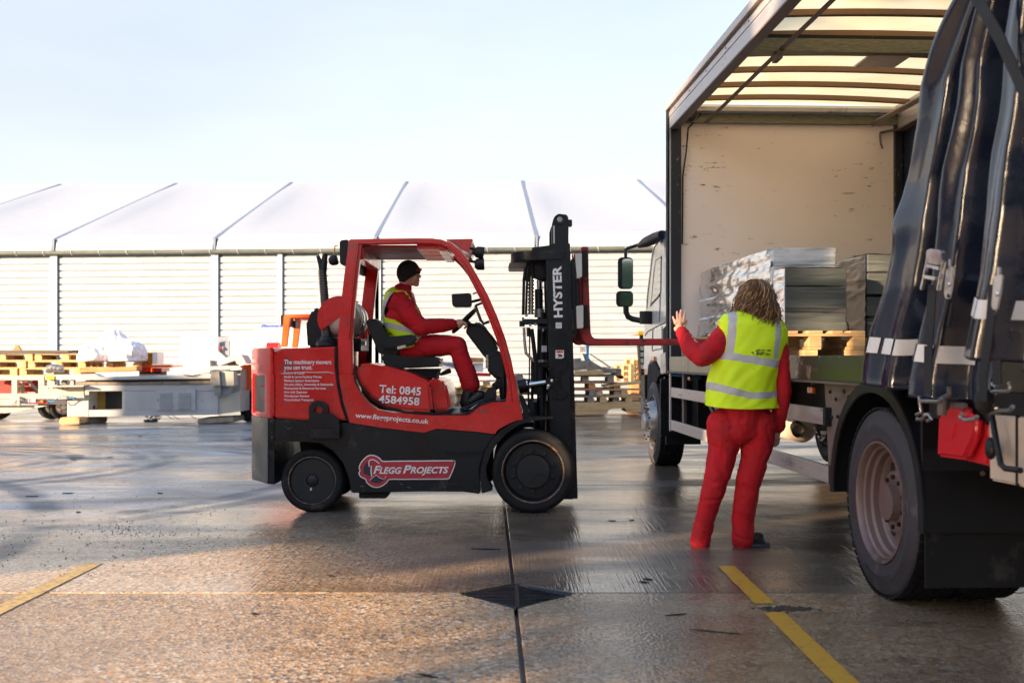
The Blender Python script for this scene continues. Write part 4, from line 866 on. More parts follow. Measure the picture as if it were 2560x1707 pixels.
def shrink(pts, d):
    out = []; n = len(pts)
    for i in range(n):
        a, b_, c_ = Vector(pts[i - 1]), Vector(pts[i]), Vector(pts[(i + 1) % n]); t = (c_ - a); t.normalize(); out.append((b_.x - t.y * d, b_.y + t.x * d))
    return out
mat('logo_red', (.52, .035, .05), .45, var=.08)
lp_(shrink(L1, 21), YN - .0027, 'logo_red', 'logo_field', logo)
mat('logo_dark', (.035, .03, .055), .5)
lp_([(345, 350), (360, 440), (385, 480), (405, 560), (405, 682), (240, 610), (245, 580), (240, 520), (260, 440)], YN - .0044, 'logo_dark', 'logo_mark', logo)
lp_([(510, 655), (580, 710), (670, 742), (600, 800), (520, 818), (440, 800), (380, 755)], YN - .0044, 'logo_dark', 'logo_mark', logo)
for pts in ([(365, 470), (352, 390), (370, 335), (430, 318), (510, 350), (575, 405)], [(410, 450), (400, 560), (414, 680)], [(375, 755), (440, 695), (510, 645), (580, 700), (640, 728), (690, 720), (715, 660)]):
    g = G(); g.tube([(XZ(*ZG(*p), YN)[0], YN - .006, XZ(*ZG(*p), YN)[1]) for p in pts], .0042, 6, flat=.0022); g.done('logo_line', 'white_decal', logo)
mg = .11905 / F * YN
def lt(s_, x0, x1, y, cap, shear=.3): 
    a = P(*ZG(x0, y), YN); b_ = P(*ZG(x1, y), YN); a.y = b_.y = YN - .0052
    text(s_, a, (1, 0, 0), (0, 0, 1), 'white_decal', logo, width=b_.x - a.x, size=cap * mg / .70, bold=.03, shear=shear)
lt('F', 448, 612, 612, 160); lt('LEGG', 572, 1045, 612, 130); lt('P', 1070, 1250, 606, 165); lt('ROJECTS', 1225, 2030, 604, 130)
# faint lettering that wraps onto the rear corner
rv = Vector((.20, -.33, 0)).normalized()
text('.co.uk', (-2.10, YN + .34 - .0, XZ(*Z2(130, 268), 8.8)[1]), rv, (0, 0, 1), 'white_decal', fl, size=.05, bold=.0, depth=.034)
text('TRANSPORT', (-2.10, YN + .34 - .0, XZ(*Z2(130, 325), 8.8)[1]), rv, (0, 0, 1), 'white_decal', fl, width=.2, size=.05, depth=.034)

# scratches and rubbed marks on the bodywork
rnd = random.Random(31)
for i in range(26):
    f_, x, y = rnd.choice(((Z2, rnd.uniform(320, 700), rnd.uniform(560, 700)), (Z2, rnd.uniform(860, 1400), rnd.uniform(930, 1250)), (Z4, rnd.uniform(-100, 600), rnd.uniform(1150, 1220)), (Z4, rnd.uniform(300, 800), rnd.uniform(520, 640)), (Z2, rnd.uniform(310, 500), rnd.uniform(740, 870))))
    p = P(*f_(x, y), YN - .0004); a = rnd.uniform(-.5, .5) if rnd.random() < .7 else rnd.uniform(0, 3); L_ = rnd.uniform(.006, .05)
    g = G(); g.tube([p, p + Vector((math.cos(a) * L_ * .5, 0, math.sin(a) * L_ * .5 + rnd.uniform(-.003, .003))), p + Vector((math.cos(a) * L_, 0, math.sin(a) * L_))], [.0006, rnd.uniform(.0008, .002), .0005], 4); g.done('scratch', 'steel' if i % 3 else 'scuffed_edge', fl)
# ------------------------------------------------------------------ curtain-side lorry
lo = empty('curtain_side_lorry', T(3.4, 7, 0), 'white cab lorry with its dark blue side curtain pulled back to load pallets', 'lorry')
A0, A1 = 2.17, 4.62; BF = 11.12; BR = 2.7; ZD_ = 1.235
def scuff(name, base, marks, amt, st, ms=3.0, rough=.6):
    m, N, L, b = nodes_mat(name); ge = N.new('ShaderNodeNewGeometry'); mp = N.new('ShaderNodeMapping'); mp.inputs['Scale'].default_value = st; L.new(ge.outputs['Position'], mp.inputs[0])
    n = N.new('ShaderNodeTexNoise'); n.inputs['Scale'].default_value = ms; n.inputs['Detail'].default_value = 9; n.inputs['Roughness'].default_value = .72; L.new(mp.outputs[0], n.inputs[0])
    n2 = N.new('ShaderNodeTexNoise'); n2.inputs['Scale'].default_value = 1.2; n2.inputs['Detail'].default_value = 4; L.new(ge.outputs['Position'], n2.inputs[0])
    ad = N.new('ShaderNodeMath'); ad.operation = 'MULTIPLY_ADD'; L.new(n2.outputs[0], ad.inputs[0]); ad.inputs[1].default_value = .35; L.new(n.outputs[0], ad.inputs[2])
    r = N.new('ShaderNodeMapRange'); L.new(ad.outputs[0], r.inputs[0]); r.inputs[1].default_value = amt; r.inputs[2].default_value = amt + .05
    x = N.new('ShaderNodeMix'); x.data_type = 'RGBA'; L.new(r.outputs[0], x.inputs[0]); x.inputs[7].default_value = (*marks, 1)
    y = N.new('ShaderNodeMix'); y.data_type = 'RGBA'; L.new(n2.outputs[0], y.inputs[0]); y.inputs[6].default_value = (*[c * 1.08 for c in base], 1); y.inputs[7].default_value = (*[c * .86 for c in base], 1)
    L.new(y.outputs[2], x.inputs[6]); L.new(x.outputs[2], b.inputs[0]); b.inputs['Roughness'].default_value = rough; return m
scuff('headboard_panel', (.92, .79, .70), (.17, .11, .08), .80, (1.0, 1.0, 5.0), 4.6)
scuff('flaked_black', (.020, .021, .028), (.55, .53, .52), .80, (9, 9, 3), 3.5, .4)
scuff('rave_metal', (.075, .085, .065), (.40, .37, .32), .76, (3, 3, 3), 2.2, .32)
MATS['rave_metal'].node_tree.nodes['Principled BSDF'].inputs['Metallic'].default_value = .55
def tbx(a0, a1, b0, b1, z0, z1, nm, m, par=None, bev=0., smooth=0): g = G(); g.tb(a0, a1, b0, b1, z0, z1, bev); return g.done(nm, m, par or lo, smooth)
deck = tbx(A0 + .03, A1, BR, BF, ZD_ - .04, ZD_ - .002, 'deck', 'ply_dark')
b_ = BR
while b_ < BF - .05:            # side rave in plates
    b2 = min(b_ + .93, BF); tbx(A0 - .012, A0 + .03, b_ + .004, b2 - .003, ZD_ - .150, ZD_, 'rave_plate', 'rave_metal', bev=.003); b_ = b2
tbx(A0 - .022, A0 + .03, BR, BF, ZD_ - .165, ZD_ - .151, 'rubbing_strip', 'brown_steel')
for k in range(16): tbx(A0 + .05, A1 - .05, 3.0 + k * .52, 3.08 + k * .52, ZD_ - .15, ZD_ - .041, 'cross_bearer', 'chassis')
for a in (2.92, 3.78): tbx(a, a + .09, BR, 13.1, .70, ZD_ - .151, 'chassis_rail', 'chassis', bev=.008)
tbx(3.02, 3.77, 6.5, 10.8, .62, 1.0, 'gearbox_and_tanks', 'chassis', bev=.04)
# headboard and front posts
tbx(2.29, 4.54, BF, BF + .05, ZD_ - .002, 3.69, 'headboard', 'headboard_panel')
for a0, a1 in ((A0, 2.288), (4.541, A1)): tbx(a0, a1, BF - .04, BF + .08, 1.10, 3.78, 'front_post', 'flaked_black', bev=.004)
tbx(A0 - .006, A0 + .008, BF - .048, BF - .036, 1.10, 3.70, 'post_trim', 'aluminium')
tbx(A0 - .02, A0 - .001, BF - .02, BF + .08, 1.05, 3.80, 'post_seal', 'rubber')
tbx(2.29, 4.6, BF - .05, BF + .02, 3.655, 3.752, 'header_rail', 'beam_galv')
for k in range(7):
    g = G(); g.ico(T(2.62 + k * .28, BF - .052, 3.735), .011, 1); g.done('rivet', 'brown_steel', lo)
tbx(2.25, 4.6, BF - .12, BF - .02, 3.756, 3.815, 'header_beam', 'aluminium', bev=.01)
tbx(2.25, 4.6, BF - .02, BF + .1, 3.82, 3.85, 'header_top', 'aluminium')
# cant rails
for sgn, a in ((1, A0), (-1, A1)):
    tbx(a - .03 * sgn, a + .06 * sgn, BR, BF + .1, 3.795, 3.865, 'cant_rail_cap', 'rail_aluminium', bev=.012)
    tbx(a + .004 * sgn, a + .05 * sgn, BR, BF + .05, 3.765, 3.794, 'cant_rail_groove', 'brown_steel')
    tbx(a - .008 * sgn, a + .05 * sgn, BR, BF + .05, 3.712, 3.764, 'cant_rail_upper_strip', 'rail_aluminium', bev=.003)
    tbx(a - .002 * sgn, a + .05 * sgn, BR, BF + .05, 3.60, 3.711, 'cant_rail', 'rail_aluminium', bev=.003)
    tbx(a - .002 * sgn, a + .09 * sgn, BR, BF, 3.586, 3.599, 'cant_rail_foot', 'brown_steel')
for k in range(9):
    g = G(); g.ico(T(A0 - .006, 5.2 + .7 * k, 3.742), .010, 1); g.done('rivet', 'brown_steel', lo)
# translucent roof sheet and bows
def roof_mat():
    m, N, L, b = nodes_mat('roof_sheet'); out = [n for n in N if n.type == 'OUTPUT_MATERIAL'][0]
    ge = N.new('ShaderNodeNewGeometry'); n = N.new('ShaderNodeTexNoise'); n.inputs['Scale'].default_value = 3; n.inputs['Detail'].default_value = 5; L.new(ge.outputs[0], n.inputs[0])
    cr = N.new('ShaderNodeValToRGB'); L.new(n.outputs[0], cr.inputs[0]); cr.color_ramp.elements[0].position = .3; cr.color_ramp.elements[0].color = (.90, .72, .42, 1); cr.color_ramp.elements[1].position = .7; cr.color_ramp.elements[1].color = (1.0, .88, .60, 1)
    t = N.new('ShaderNodeBsdfTranslucent'); d = N.new('ShaderNodeBsdfDiffuse'); mx = N.new('ShaderNodeMixShader'); mx.inputs[0].default_value = .22
    L.new(cr.outputs[0], t.inputs[0]); L.new(cr.outputs[0], d.inputs[0]); L.new(t.outputs[0], mx.inputs[1]); L.new(d.outputs[0], mx.inputs[2]); L.new(mx.outputs[0], out.inputs[0])
roof_mat()
def arch(a): return .035 * (1 - ((a - 3.395) / 1.225) ** 2)
g = G(); g.grid(16, 90, lambda u, v: T(A0 + (A1 - A0) * u, BR + (BF + .08 - BR) * v, 3.868 + arch(A0 + (A1 - A0) * u) - .006 * abs(math.sin(math.pi * (BR + (BF + .08 - BR) * v) / .54))))
g.done('roof_sheet', 'roof_sheet', lo, 60)
bows = [10.28 - .54 * k for k in range(14)] + [10.80]
for b_ in bows:
    g = G()
    for i in range(12):
        aa, ab = A0 + .05 + (A1 - A0 - .1) * i / 12, A0 + .05 + (A1 - A0 - .1) * (i + 1) / 12
        za, zb = 3.805 + arch(aa), 3.805 + arch(ab); w_ = .028
        g.poly([T(aa, b_ - w_, za), T(ab, b_ - w_, zb), T(ab, b_ + w_, zb), T(aa, b_ + w_, za)], [T(aa, b_ - w_, za + .045), T(ab, b_ - w_, zb + .045), T(ab, b_ + w_, zb + .045), T(aa, b_ + w_, za + .045)])
    g.done('roof_bow', 'bow_brown', lo)
tbx(A0 + .06, A1 - .06, 8.48, 8.58, 3.66, 3.765, 'cross_beam', 'beam_galv'); tbx(A0 + .06, A1 - .06, 8.50, 8.60, 3.766, 3.80, 'cross_beam_top', 'chassis')
tbx(3.28, 3.62, 8.55, 8.85, 3.64, 3.655, 'gusset_plate', 'beige')
tbx(2.52, 2.56, 8.46, 8.62, 3.60, 3.66, 'pole_bracket', 'brown_steel')
g = G(); g.tube([T(2.55, BF - .05, 3.66), T(2.56, 8.5, 3.68), T(2.56, BR, 3.68)], .024, 4); g.done('curtain_pole', 'brown_steel', lo)
g = G(); g.tube([T(4.30, BF - .05, 3.66), T(4.50, 9.2, 3.74)], .030, 4); g.done('corner_brace', 'brown_steel', lo)
g = G(); g.tube([T(4.38, BF - .04, 3.56), T(4.38, BF - .06, 3.46), T(4.40, BF - .06, 3.40)], .012, 6); g.tube([T(4.38, BF - .04, 3.57), T(4.52, BF - .04, 3.60)], .016, 6); g.done('corner_hook', 'brown_steel', lo)
g = G(); g.tube([T(2.45, BF - .03, 3.80), T(2.49, BF - .05, 3.74), T(2.42, BF - .04, 3.66), T(2.36, BF - .04, 3.60), T(2.34, BF - .03, 3.35), T(2.305, BF - .03, 3.1), T(2.30, BF - .03, 2.4)], .008, 6); g.done('cable', 'rubber', lo)
g = G(); g.poly([T(2.27, BF - .03, 3.76), T(2.45, BF - .03, 3.78), T(2.42, BF - .03, 3.68), T(2.30, BF - .03, 3.66)], [T(2.27, BF - .12, 3.76), T(2.45, BF - .12, 3.78), T(2.42, BF - .12, 3.68), T(2.30, BF - .12, 3.66)], .01); g.done('post_bracket', 'black_paint', lo)
def curt_mat(name, col, r0=.16, r1=.34):
    m, N, L, b = nodes_mat(name); ge = N.new('ShaderNodeTexCoord'); n = N.new('ShaderNodeTexNoise'); n.inputs['Scale'].default_value = 4; n.inputs['Detail'].default_value = 8; n.inputs['Roughness'].default_value = .65; L.new(ge.outputs['Object'], n.inputs[0])
    cr = N.new('ShaderNodeValToRGB'); L.new(n.outputs[0], cr.inputs[0]); cr.color_ramp.elements[0].position = .35; cr.color_ramp.elements[0].color = (*col, 1); cr.color_ramp.elements[1].position = .75; cr.color_ramp.elements[1].color = (*[c * 1.5 + .01 for c in col], 1)
    L.new(cr.outputs[0], b.inputs[0]); r = N.new('ShaderNodeMapRange'); L.new(n.outputs[0], r.inputs[0]); r.inputs[1].default_value = .35; r.inputs[2].default_value = .7; r.inputs[3].default_value = r0; r.inputs[4].default_value = r1; L.new(r.outputs[0], b.inputs['Roughness'])
    b.inputs['Specular IOR Level'].default_value = .8
    n2 = N.new('ShaderNodeTexNoise'); n2.inputs['Scale'].default_value = 9; n2.inputs['Detail'].default_value = 3; L.new(ge.outputs['Object'], n2.inputs[0]); bp = N.new('ShaderNodeBump'); bp.inputs['Distance'].default_value = .006; bp.inputs['Strength'].default_value = .5; L.new(n2.outputs[0], bp.inputs['Height']); L.new(bp.outputs[0], b.inputs['Normal'])
curt_mat('curtain_vinyl', (.006, .011, .030), .12, .26)
g = G(); g.grid(60, 6, lambda u, v: T(A1 - .02 + .03 * math.sin(u * 40), BR + (BF + .06 - BR) * u, 1.15 + 2.45 * v)); g.done('far_curtain', 'curtain_vinyl', lo, 60)
# near curtain, gathered towards the rear
AC = 2.0
edge = [(-120, 2425), (0, 2384), (160, 2330), (240, 2303), (330, 2290), (400, 2272), (480, 2247), (545, 2236), (600, 2230), (700, 2209), (730, 2204), (830, 2172), (890, 2158), (945, 2148)]
EB = []
for y, x in edge:
    b_, z_ = TS(x, y, AC); EB.append((z_, b_))
def lerp_tab(t, tab):
    tab = sorted(tab)
    if t <= tab[0][0]: return tab[0][1]
    for (a, va), (b_, vb) in zip(tab, tab[1:]):
        if t <= b_: return va + (vb - va) * (t - a) / (b_ - a)
    return tab[-1][1]
ridges = [(.0, 0.0), (.10, 1.0), (.205, .85), (.245, .05), (.285, .0), (.34, 1.0), (.385, .75), (.42, .0), (.49, .02), (.54, .95), (.60, 1.0), (.65, .1), (.70, .0), (.78, 1.0), (.86, .1), (.93, .9), (1., 0.)]
zbt = [(0, 1.11), (.22, 1.075), (.26, 1.10), (.30, 1.06), (.46, 1.03), (.50, 1.25), (.56, 1.22), (.75, 1.18), (1, 1.1)]
def smooth_tab(t, tab):
    tab = sorted(tab)
    for (a, va), (b_, vb) in zip(tab, tab[1:]):
        if t <= b_:
            k = (t - a) / (b_ - a); k = k * k * (3 - 2 * k); return va + (vb - va) * k
    return tab[-1][1]
def curtain(u, v, off=0.):
    zb = lerp_tab(u, zbt); zt = 3.74; z = zt + (zb - zt) * v
    bl = lerp_tab(z, EB); br = 3.1
    sh = .05 * math.sin(v * 2.3 + 1.0) + .02 * math.sin(v * 7) ; uu = min(1, max(0, u + sh * math.sin(math.pi * u) * (1 - v) * 1.0))
    f = smooth_tab(uu, ridges)
    amp = .14 + .06 * v
    f += .16 * noise.noise(Vector((u * 9, v * 3.0, 1.3))) + .09 * noise.noise(Vector((u * 20, v * 5.5 + u * 4, 4.3)))
    # buckles where the sheet hangs from its left edge
    q = math.exp(-((u - .10) / .09) ** 2)
    f += .30 * q * (-.75 * math.exp(-((v - .36) / .045) ** 2) + .35 * math.exp(-((v - .47) / .06) ** 2) - .45 * math.exp(-((v - .66) / .05) ** 2) + .3 * math.exp(-((v - .73) / .03) ** 2))
    b_ = bl + (br - bl) * u - .012 * noise.noise(Vector((v * 4, u * 6, 9)))
    a = 2.125 - amp * f * (1 if u > .02 else u / .02)
    return T(a - off, b_, z)
g = G(); g.grid(220, 170, curtain); cur = g.done('side_curtain', 'curtain_vinyl', lo, 80)
cur['label'] = 'dark blue vinyl curtain bunched in deep folds'
md = cur.modifiers.new('thick', 'SOLIDIFY'); md.thickness = .004; md.offset = 1
u = .012
while u < .86:
    if not (.215 < u < .265 or .435 < u < .47):
        v0 = .865 if u < .45 else .80; dv = .027
        zb = lerp_tab(u, zbt); v0 = (3.74 - (zb + .155)) / (3.74 - zb) - dv
        g = G(); g.grid(5, 3, lambda s_, t_, u=u, v0=v0: curtain(u + .037 * s_, v0 + dv * t_, .006)); g.done('reflective_patch', 'headlight_patch' if 'headlight_patch' in MATS else 'white_decal', cur, 60)
    u += .0475
# straps and buckles on the curtain
def S(x, y, A=1.90): b_, z_ = TS(x, y, A); return T(A, b_, z_)
def strapp(pts, w_, A, nm='strap', par=None, m='strap_black'):
    g = G(); P_ = [S(x, y, A) for x, y in pts]
    for i in range(len(P_) - 1):
        d = (P_[i + 1] - P_[i]).normalized(); n = Vector((-cph, -sph, 0)); s_ = d.cross(n).normalized() * w_ / 2; k = n * .004
        g.poly([P_[i] - s_, P_[i] + s_, P_[i + 1] + s_, P_[i + 1] - s_], [P_[i] - s_ + k, P_[i] + s_ + k, P_[i + 1] + s_ + k, P_[i + 1] - s_ + k])
    return g.done(nm, m, par or lo)
strapp([(2405, -90), (2440, -10), (2500, 95), (2555, 215), (2600, 330)], .055, 1.86)
Zc = zm(2140, 520, .3443)
def qc(p): return [Zc(*x) for x in p]
strapp(qc([(560, 560), (550, 700), (540, 860), (530, 1000), (528, 1180), (525, 1360)]), .075, 1.89)
strapp(qc([(700, 690), (690, 760), (670, 860)]), .02, 1.93)
strapp(qc([(1000, 560), (985, 760), (960, 1000), (930, 1200), (925, 1400)]), .06, 1.90)
strapp(qc([(1025, 1100), (1030, 1280)]), .06, 1.88)
def plate(pts, A, th, nm, par, m, bev=.002):
    P_ = [S(*p, A) for p in qc(pts)]; n = Vector((-cph, -sph, 0)) * th; g = G(); g.poly(P_, [p + n for p in P_], bev); return g.done(nm, m, par)
bk = plate([(548, 310), (575, 296), (640, 305), (660, 325), (640, 415), (545, 400)], 1.88, .022, 'buckle', lo, 'chrome')
plate([(538, 405), (640, 430), (632, 452), (532, 425)], 1.875, .02, 'buckle_bar', bk, 'chrome')
plate([(522, 485), (610, 500), (604, 525), (516, 508)], 1.875, .02, 'buckle_bar', bk, 'chrome')
plate([(535, 360), (545, 362), (500, 595), (488, 590)], 1.87, .015, 'buckle_side', bk, 'chrome')
plate([(648, 380), (658, 384), (618, 600), (608, 596)], 1.87, .015, 'buckle_side', bk, 'chrome')
plate([(690, 372), (700, 372), (700, 425), (690, 425)], 1.87, .01, 'latch_tongue', lo, 'aluminium')
l1 = plate([(668, 440), (700, 422), (720, 428), (712, 560), (690, 660), (660, 655), (652, 620)], 1.89, .008, 'latch', lo, 'aluminium')
plate([(672, 615), (684, 640), (680, 655), (662, 650), (662, 635)], 1.878, .003, 'latch_hole', l1, 'chassis')
g = G(); g.lathe([(0, 0), (.012, 0), (.010, .006), (0, .007)], S(*Zc(678, 552), 1.876), (-1, 0, 0), 16); g.done('latch_pin', 'chrome', l1)
plate([(1044, 430), (1060, 430), (1058, 490), (1042, 490)], 1.87, .01, 'latch_tongue', lo, 'aluminium')
l2 = plate([(1016, 500), (1045, 482), (1078, 488), (1066, 600), (1038, 735), (1010, 740), (996, 710)], 1.87, .008, 'latch', lo, 'aluminium')
g = G(); g.lathe([(0, 0), (.012, 0), (.010, .006), (0, .007)], S(*Zc(1030, 620), 1.856), (-1, 0, 0), 16); g.done('latch_pin', 'chrome', l2)
def hook(pts, A=1.95, r_=.008):
    g = G(); g.tube([S(*p, A) for p in qc(pts)], r_, 8); return g.done('hook', 'steel', lo, 60)
hook([(460, 1370), (465, 1400), (600, 1405), (620, 1380)]); hook([(462, 1400), (475, 1480), (440, 1500), (445, 1535), (490, 1530), (500, 1500), (530, 1495), (545, 1530), (520, 1545)])
hook([(990, 1275), (1020, 1300), (1010, 1340), (975, 1335)]); hook([(1000, 1330), (1100, 1330), (1125, 1300), (1110, 1270)], r_=.007)
hook([(990, 1420), (960, 1450), (975, 1490), (1030, 1480), (1020, 1450)]); hook([(1020, 1470), (1110, 1470), (1140, 1440)], 1.95); hook([(770, 1490), (755, 1520), (800, 1540), (870, 1530), (880, 1510)], 1.95)
g = G(); p_ = S(*Zc(625, 1440), 1.97); g.tube([p_ + Vector((0, 0, .03)), p_ - Vector((0, 0, .035))], .018, 10); g.tube([p_ + Vector((0, 0, .03)), p_ + Vector((.03, 0, .05)), p_ + Vector((.03, 0, .08))], .012, 8); g.done('ratchet', 'brown_steel', lo)
g = G(); p_ = S(*Zc(930, 1400), 1.93); g.ico(p_, .035, 2, (1, 1, 1.4)); g.done('strap_roll', 'strap_black', lo, 60)
# sideguards
bL = 11.0; bl_end = TS(2076, 1200)[0]; bu_end = TS(2062, 1040)[0]
tbx(A0 - .01, A0 + .02, bl_end, bL, .485, .585, 'guard_rail', 'rail_aluminium', bev=.004)
tbx(A0 - .01, A0 + .02, bu_end, bL, .822, .920, 'guard_rail', 'rail_aluminium', bev=.004)
tbx(A0 - .014, A0 + .05, bl_end - .07, bl_end, .478, .592, 'rail_end_cap', 'black_plastic', bev=.005)
tbx(A0 - .014, A0 + .05, bu_end - .035, bu_end + .0, .815, .927, 'rail_end_cap', 'black_plastic', bev=.005)
tbx(A0 - .016, A0 + .0, bL - .01, bL + .05, .47, 1.06, 'guard_post', 'rail_aluminium', bev=.003)
tbx(A0 + .022, A0 + .05, bL - .5, bL - .42, .50, 1.08, 'guard_post', 'brown_steel'); tbx(A0 + .022, A0 + .06, 8.5, 8.58, .50, 1.08, 'guard_post', 'brown_steel')
g = G(); P0 = [(bl_end + .02, 1.083), (bl_end - .42, 1.083), (bl_end - .40, .95), (bl_end - .10, .70), (bl_end - .06, .50), (bl_end + .02, .50), (bl_end + .06, .8)]
P0 = [(bu_end + .10, 1.083), (bu_end - .50, 1.083), (bu_end - .42, .98), (bu_end - .12, .74), (bu_end - .10, .50), (bu_end + .02, .50), (bu_end + .05, .80)]
g.poly([T(A0 + .03, b, z) for b, z in P0], [T(A0 + .055, b, z) for b, z in P0], .003); gs = g.done('gusset', 'brown_steel', lo)
for db, z in ((-.02, 1.02), (-.12, .98), (-.25, 1.03), (-.15, .88), (-.05, .87), (-.33, 1.0)):
    g = G(); g.ico(T(A0 + .026, bu_end + db, z), .013, 1); g.done('bolt', 'chassis', gs)
# tank, silencer, lamps under the deck
g = G(); g.tube([T(2.66, 9.3, .80), T(2.66, 10.6, .80)], .21, 36); tk = g.done('fuel_tank', 'aluminium', lo, 40)
for b_ in (9.5, 9.95, 10.4):
    g = G(); g.lathe([(.212, -.03), (.218, -.03), (.218, .03), (.212, .03)], T(2.66, b_, .80), T(0, 1) - T(0, 0), 36); g.done('tank_strap', 'chassis', tk, 40)
axb = T(0, 1) - T(0, 0); axa = T(1, 0) - T(0, 0)
si = TS(2008, 1079, 2.56); g = G(); g.lathe([(0, -.02), (.09, 0), (.112, .03), (.115, .8), (0, .82)], T(2.56, si[0], .70), axb, 36); sil = g.done('silencer', 'beige', lo, 40)
g = G(); g.tube([T(2.52, si[0] + .06, .72), T(2.50, si[0] - .08, .68)], .05, 16, cap=False); g.done('tail_pipe', 'chassis', sil)
g = G(); g.tube([T(2.40, si[0] + .35, .80), T(2.40, si[0] + .35, 1.02)], .05, 12); g.done('air_dryer', 'white_paint', lo)
g = G(); g.tube([T(2.3, si[0] + .2, .98), T(2.33, si[0] + .3, .76), T(2.36, si[0] + .5, .70), T(2.4, si[0] + .7, .85)], .012, 8); g.done('air_hose', 'rubber', lo)
for x, y, A in ((2029, 975, 2.30), (1725, 946, 2.34)):
    b_, z_ = TS(x, y, A); g = G(); g.tb(A - .015, A + .01, b_ - .05, b_ + .05, z_ - .022, z_ + .022, .005); ml = g.done('marker_lamp', 'amber', lo)
    g = G(); g.tb(A - .0, A + .015, b_ - .01, b_ + .01, z_ + .022, 1.1); g.done('lamp_bracket', 'brown_steel', ml)
g = G(); g.tube([T(2.2, 11.2, 1.05), T(2.3, 11.0, 1.04), T(2.45, 10.9, 1.03)], .018, 8); g.done('air_line', 'blue_paint', lo)
# wheels
def truck_wheel(a0, b0, r_, dish, nm='rear_wheel', w_=.26, tread=True):
    c = T(a0, b0, r_); ax = T(0, 0) - T(1, 0)      # axis points outward (-a); sidewall at offset 0
    g = G(); g.lathe([(r_ * .62, -w_ * .9), (r_ * .80, -w_), (r_ * .97, -w_ * .97), (r_ * .985, -w_ * .93), (r_ * .985, -w_ * .1), (r_ * .965, -w_ * .03), (r_ * .93, 0.0), (r_ * .84, .012), (r_ * .83, .016), (r_ * .78, .014), (r_ * .70, .004), (r_ * .685, .006), (r_ * .655, .002), (r_ * .635, -.012)], c, ax, 96)
    wl = g.done(nm, 'truck_rubber', lo, 50)
    if tread:
        g = G(); n = 60
        for k in range(n):
            t = 2 * math.pi * k / n
            for j in range(5):
                off = -w_ * (.10 + .2 * j); rad = axb * math.cos(t + .02 * (j % 2)) + Vector((0, 0, math.sin(t + .02 * (j % 2)))); tan = ax.cross(rad)
                p = c + ax * off + rad * r_ * .995; Mx = Matrix((ax, tan, rad)).transposed()
                g.box(p, (w_ * .165, r_ * 2 * math.pi / n * .78, r_ * .022), Mx)
        o = g.done('tread_block', 'rubber', wl); o['kind'] = 'stuff'
    g = G()
    if dish:
        g.lathe([(r_ * .648, .0), (r_ * .645, .010), (r_ * .625, .010), (r_ * .605, -.004), (r_ * .598, -.022), (r_ * .572, -.030), (r_ * .566, -.055), (r_ * .535, -.066), (r_ * .528, -.098), (r_ * .505, -.106), (r_ * .48, -.128), (r_ * .34, -.112), (r_ * .325, -.08), (r_ * .30, -.074), (r_ * .20, -.074), (r_ * .19, -.03), (0, -.02)], c, ax, 96)
    else:
        g.lathe([(r_ * .648, .0), (r_ * .64, .012), (r_ * .62, .0), (r_ * .60, -.05), (r_ * .57, -.06), (r_ * .50, .02), (r_ * .46, .065), (r_ * .36, .07), (r_ * .34, .05), (r_ * .22, .05), (r_ * .21, .10), (r_ * .17, .12), (0, .12)], c, ax, 72)
    rm = g.done('rim', 'rim_steel' if dish else 'steel', wl, 25)
    nh = 10
    for k in range(nh):
        t = 2 * math.pi * (k + .5) / nh; rad = axb * math.cos(t) + Vector((0, 0, math.sin(t)))
        p = c + rad * r_ * (.42 if dish else .53) + ax * (-.120 if dish else .0)
        g = G(); g.lathe([(0, .004), (.028 if dish else .02, .004), (.028 if dish else .02, -.004)], p, ax, 16); g.done('rim_hole', 'tarmac_dark', rm)
        p = c + rad * r_ * (.265 if dish else .40) + ax * (-.074 if dish else .07)
        g = G(); g.lathe([(.012, 0), (.012, .012), (.008, .016), (0, .016)], p, ax, 6); g.done('wheel_nut', 'chassis', rm)
    return wl
RB = 5.44; RW = .483
w1 = truck_wheel(2.15, RB, RW, True); truck_wheel(2.47, RB, RW, True)
g = G(); g.tube([T(2.3, RB, RW), T(4.4, RB, RW)], .09, 16); g.done('axle', 'chassis', lo)
truck_wheel(4.30, RB, RW, True)
g = G()      # raised ring of tyre lettering
for k in range(26):
    t = -math.pi / 2 - .45 + k * .035; rad = axb * math.cos(t) + Vector((0, 0, math.sin(t))); ax = T(0, 0) - T(1, 0)
    Mx = Matrix((ax, ax.cross(rad), rad)).transposed(); g.box(T(2.15, RB, RW) + rad * RW * .80 + ax * .015, (.004, .007, .030 if k % 3 else .02), Mx)
g.done('raised_ribs', 'truck_rubber', w1)
# mudguard over the rear wheel, back panel and mudflap
def arc_pts(r_, t0, t1, n=26): return [(RB + r_ * math.cos(t0 + (t1 - t0) * k / n), RW + r_ * math.sin(t0 + (t1 - t0) * k / n)) for k in range(n + 1)]
t0, t1 = R(-2), R(180 + 6)
g = G(); g.ribbon(arc_pts(.615, t0, t1), arc_pts(.585, t0, t1), lambda p: T(2.115, p[0], p[1]), lambda p: T(2.76, p[0], p[1]), .006); mg_ = g.done('mudguard', 'black_plastic', lo, 40)
g = G(); g.ribbon(arc_pts(.625, t0, t1), arc_pts(.56, t0, t1), lambda p: T(2.105, p[0], p[1]), lambda p: T(2.118, p[0], p[1]), .004); g.done('mudguard_lip', 'black_plastic', mg_, 40)
tbx(2.72, 2.78, RB - .6, RB + .62, .45, 1.07, 'inner_wing', 'chassis')
bp_ = TS(2300, 1290, 2.12)[0]
tbx(2.12, 2.80, bp_ - .02, bp_, .52, 1.06, 'back_panel', 'black_paint', bev=.004)
tbx(2.13, 2.80, bp_ - .034, bp_ - .022, .165, .555, 'mudflap', 'rubber', bev=.003); tbx(2.13, 2.80, bp_ - .046, bp_ - .036, .50, .56, 'flap_clamp', 'brown_steel', bev=.002)
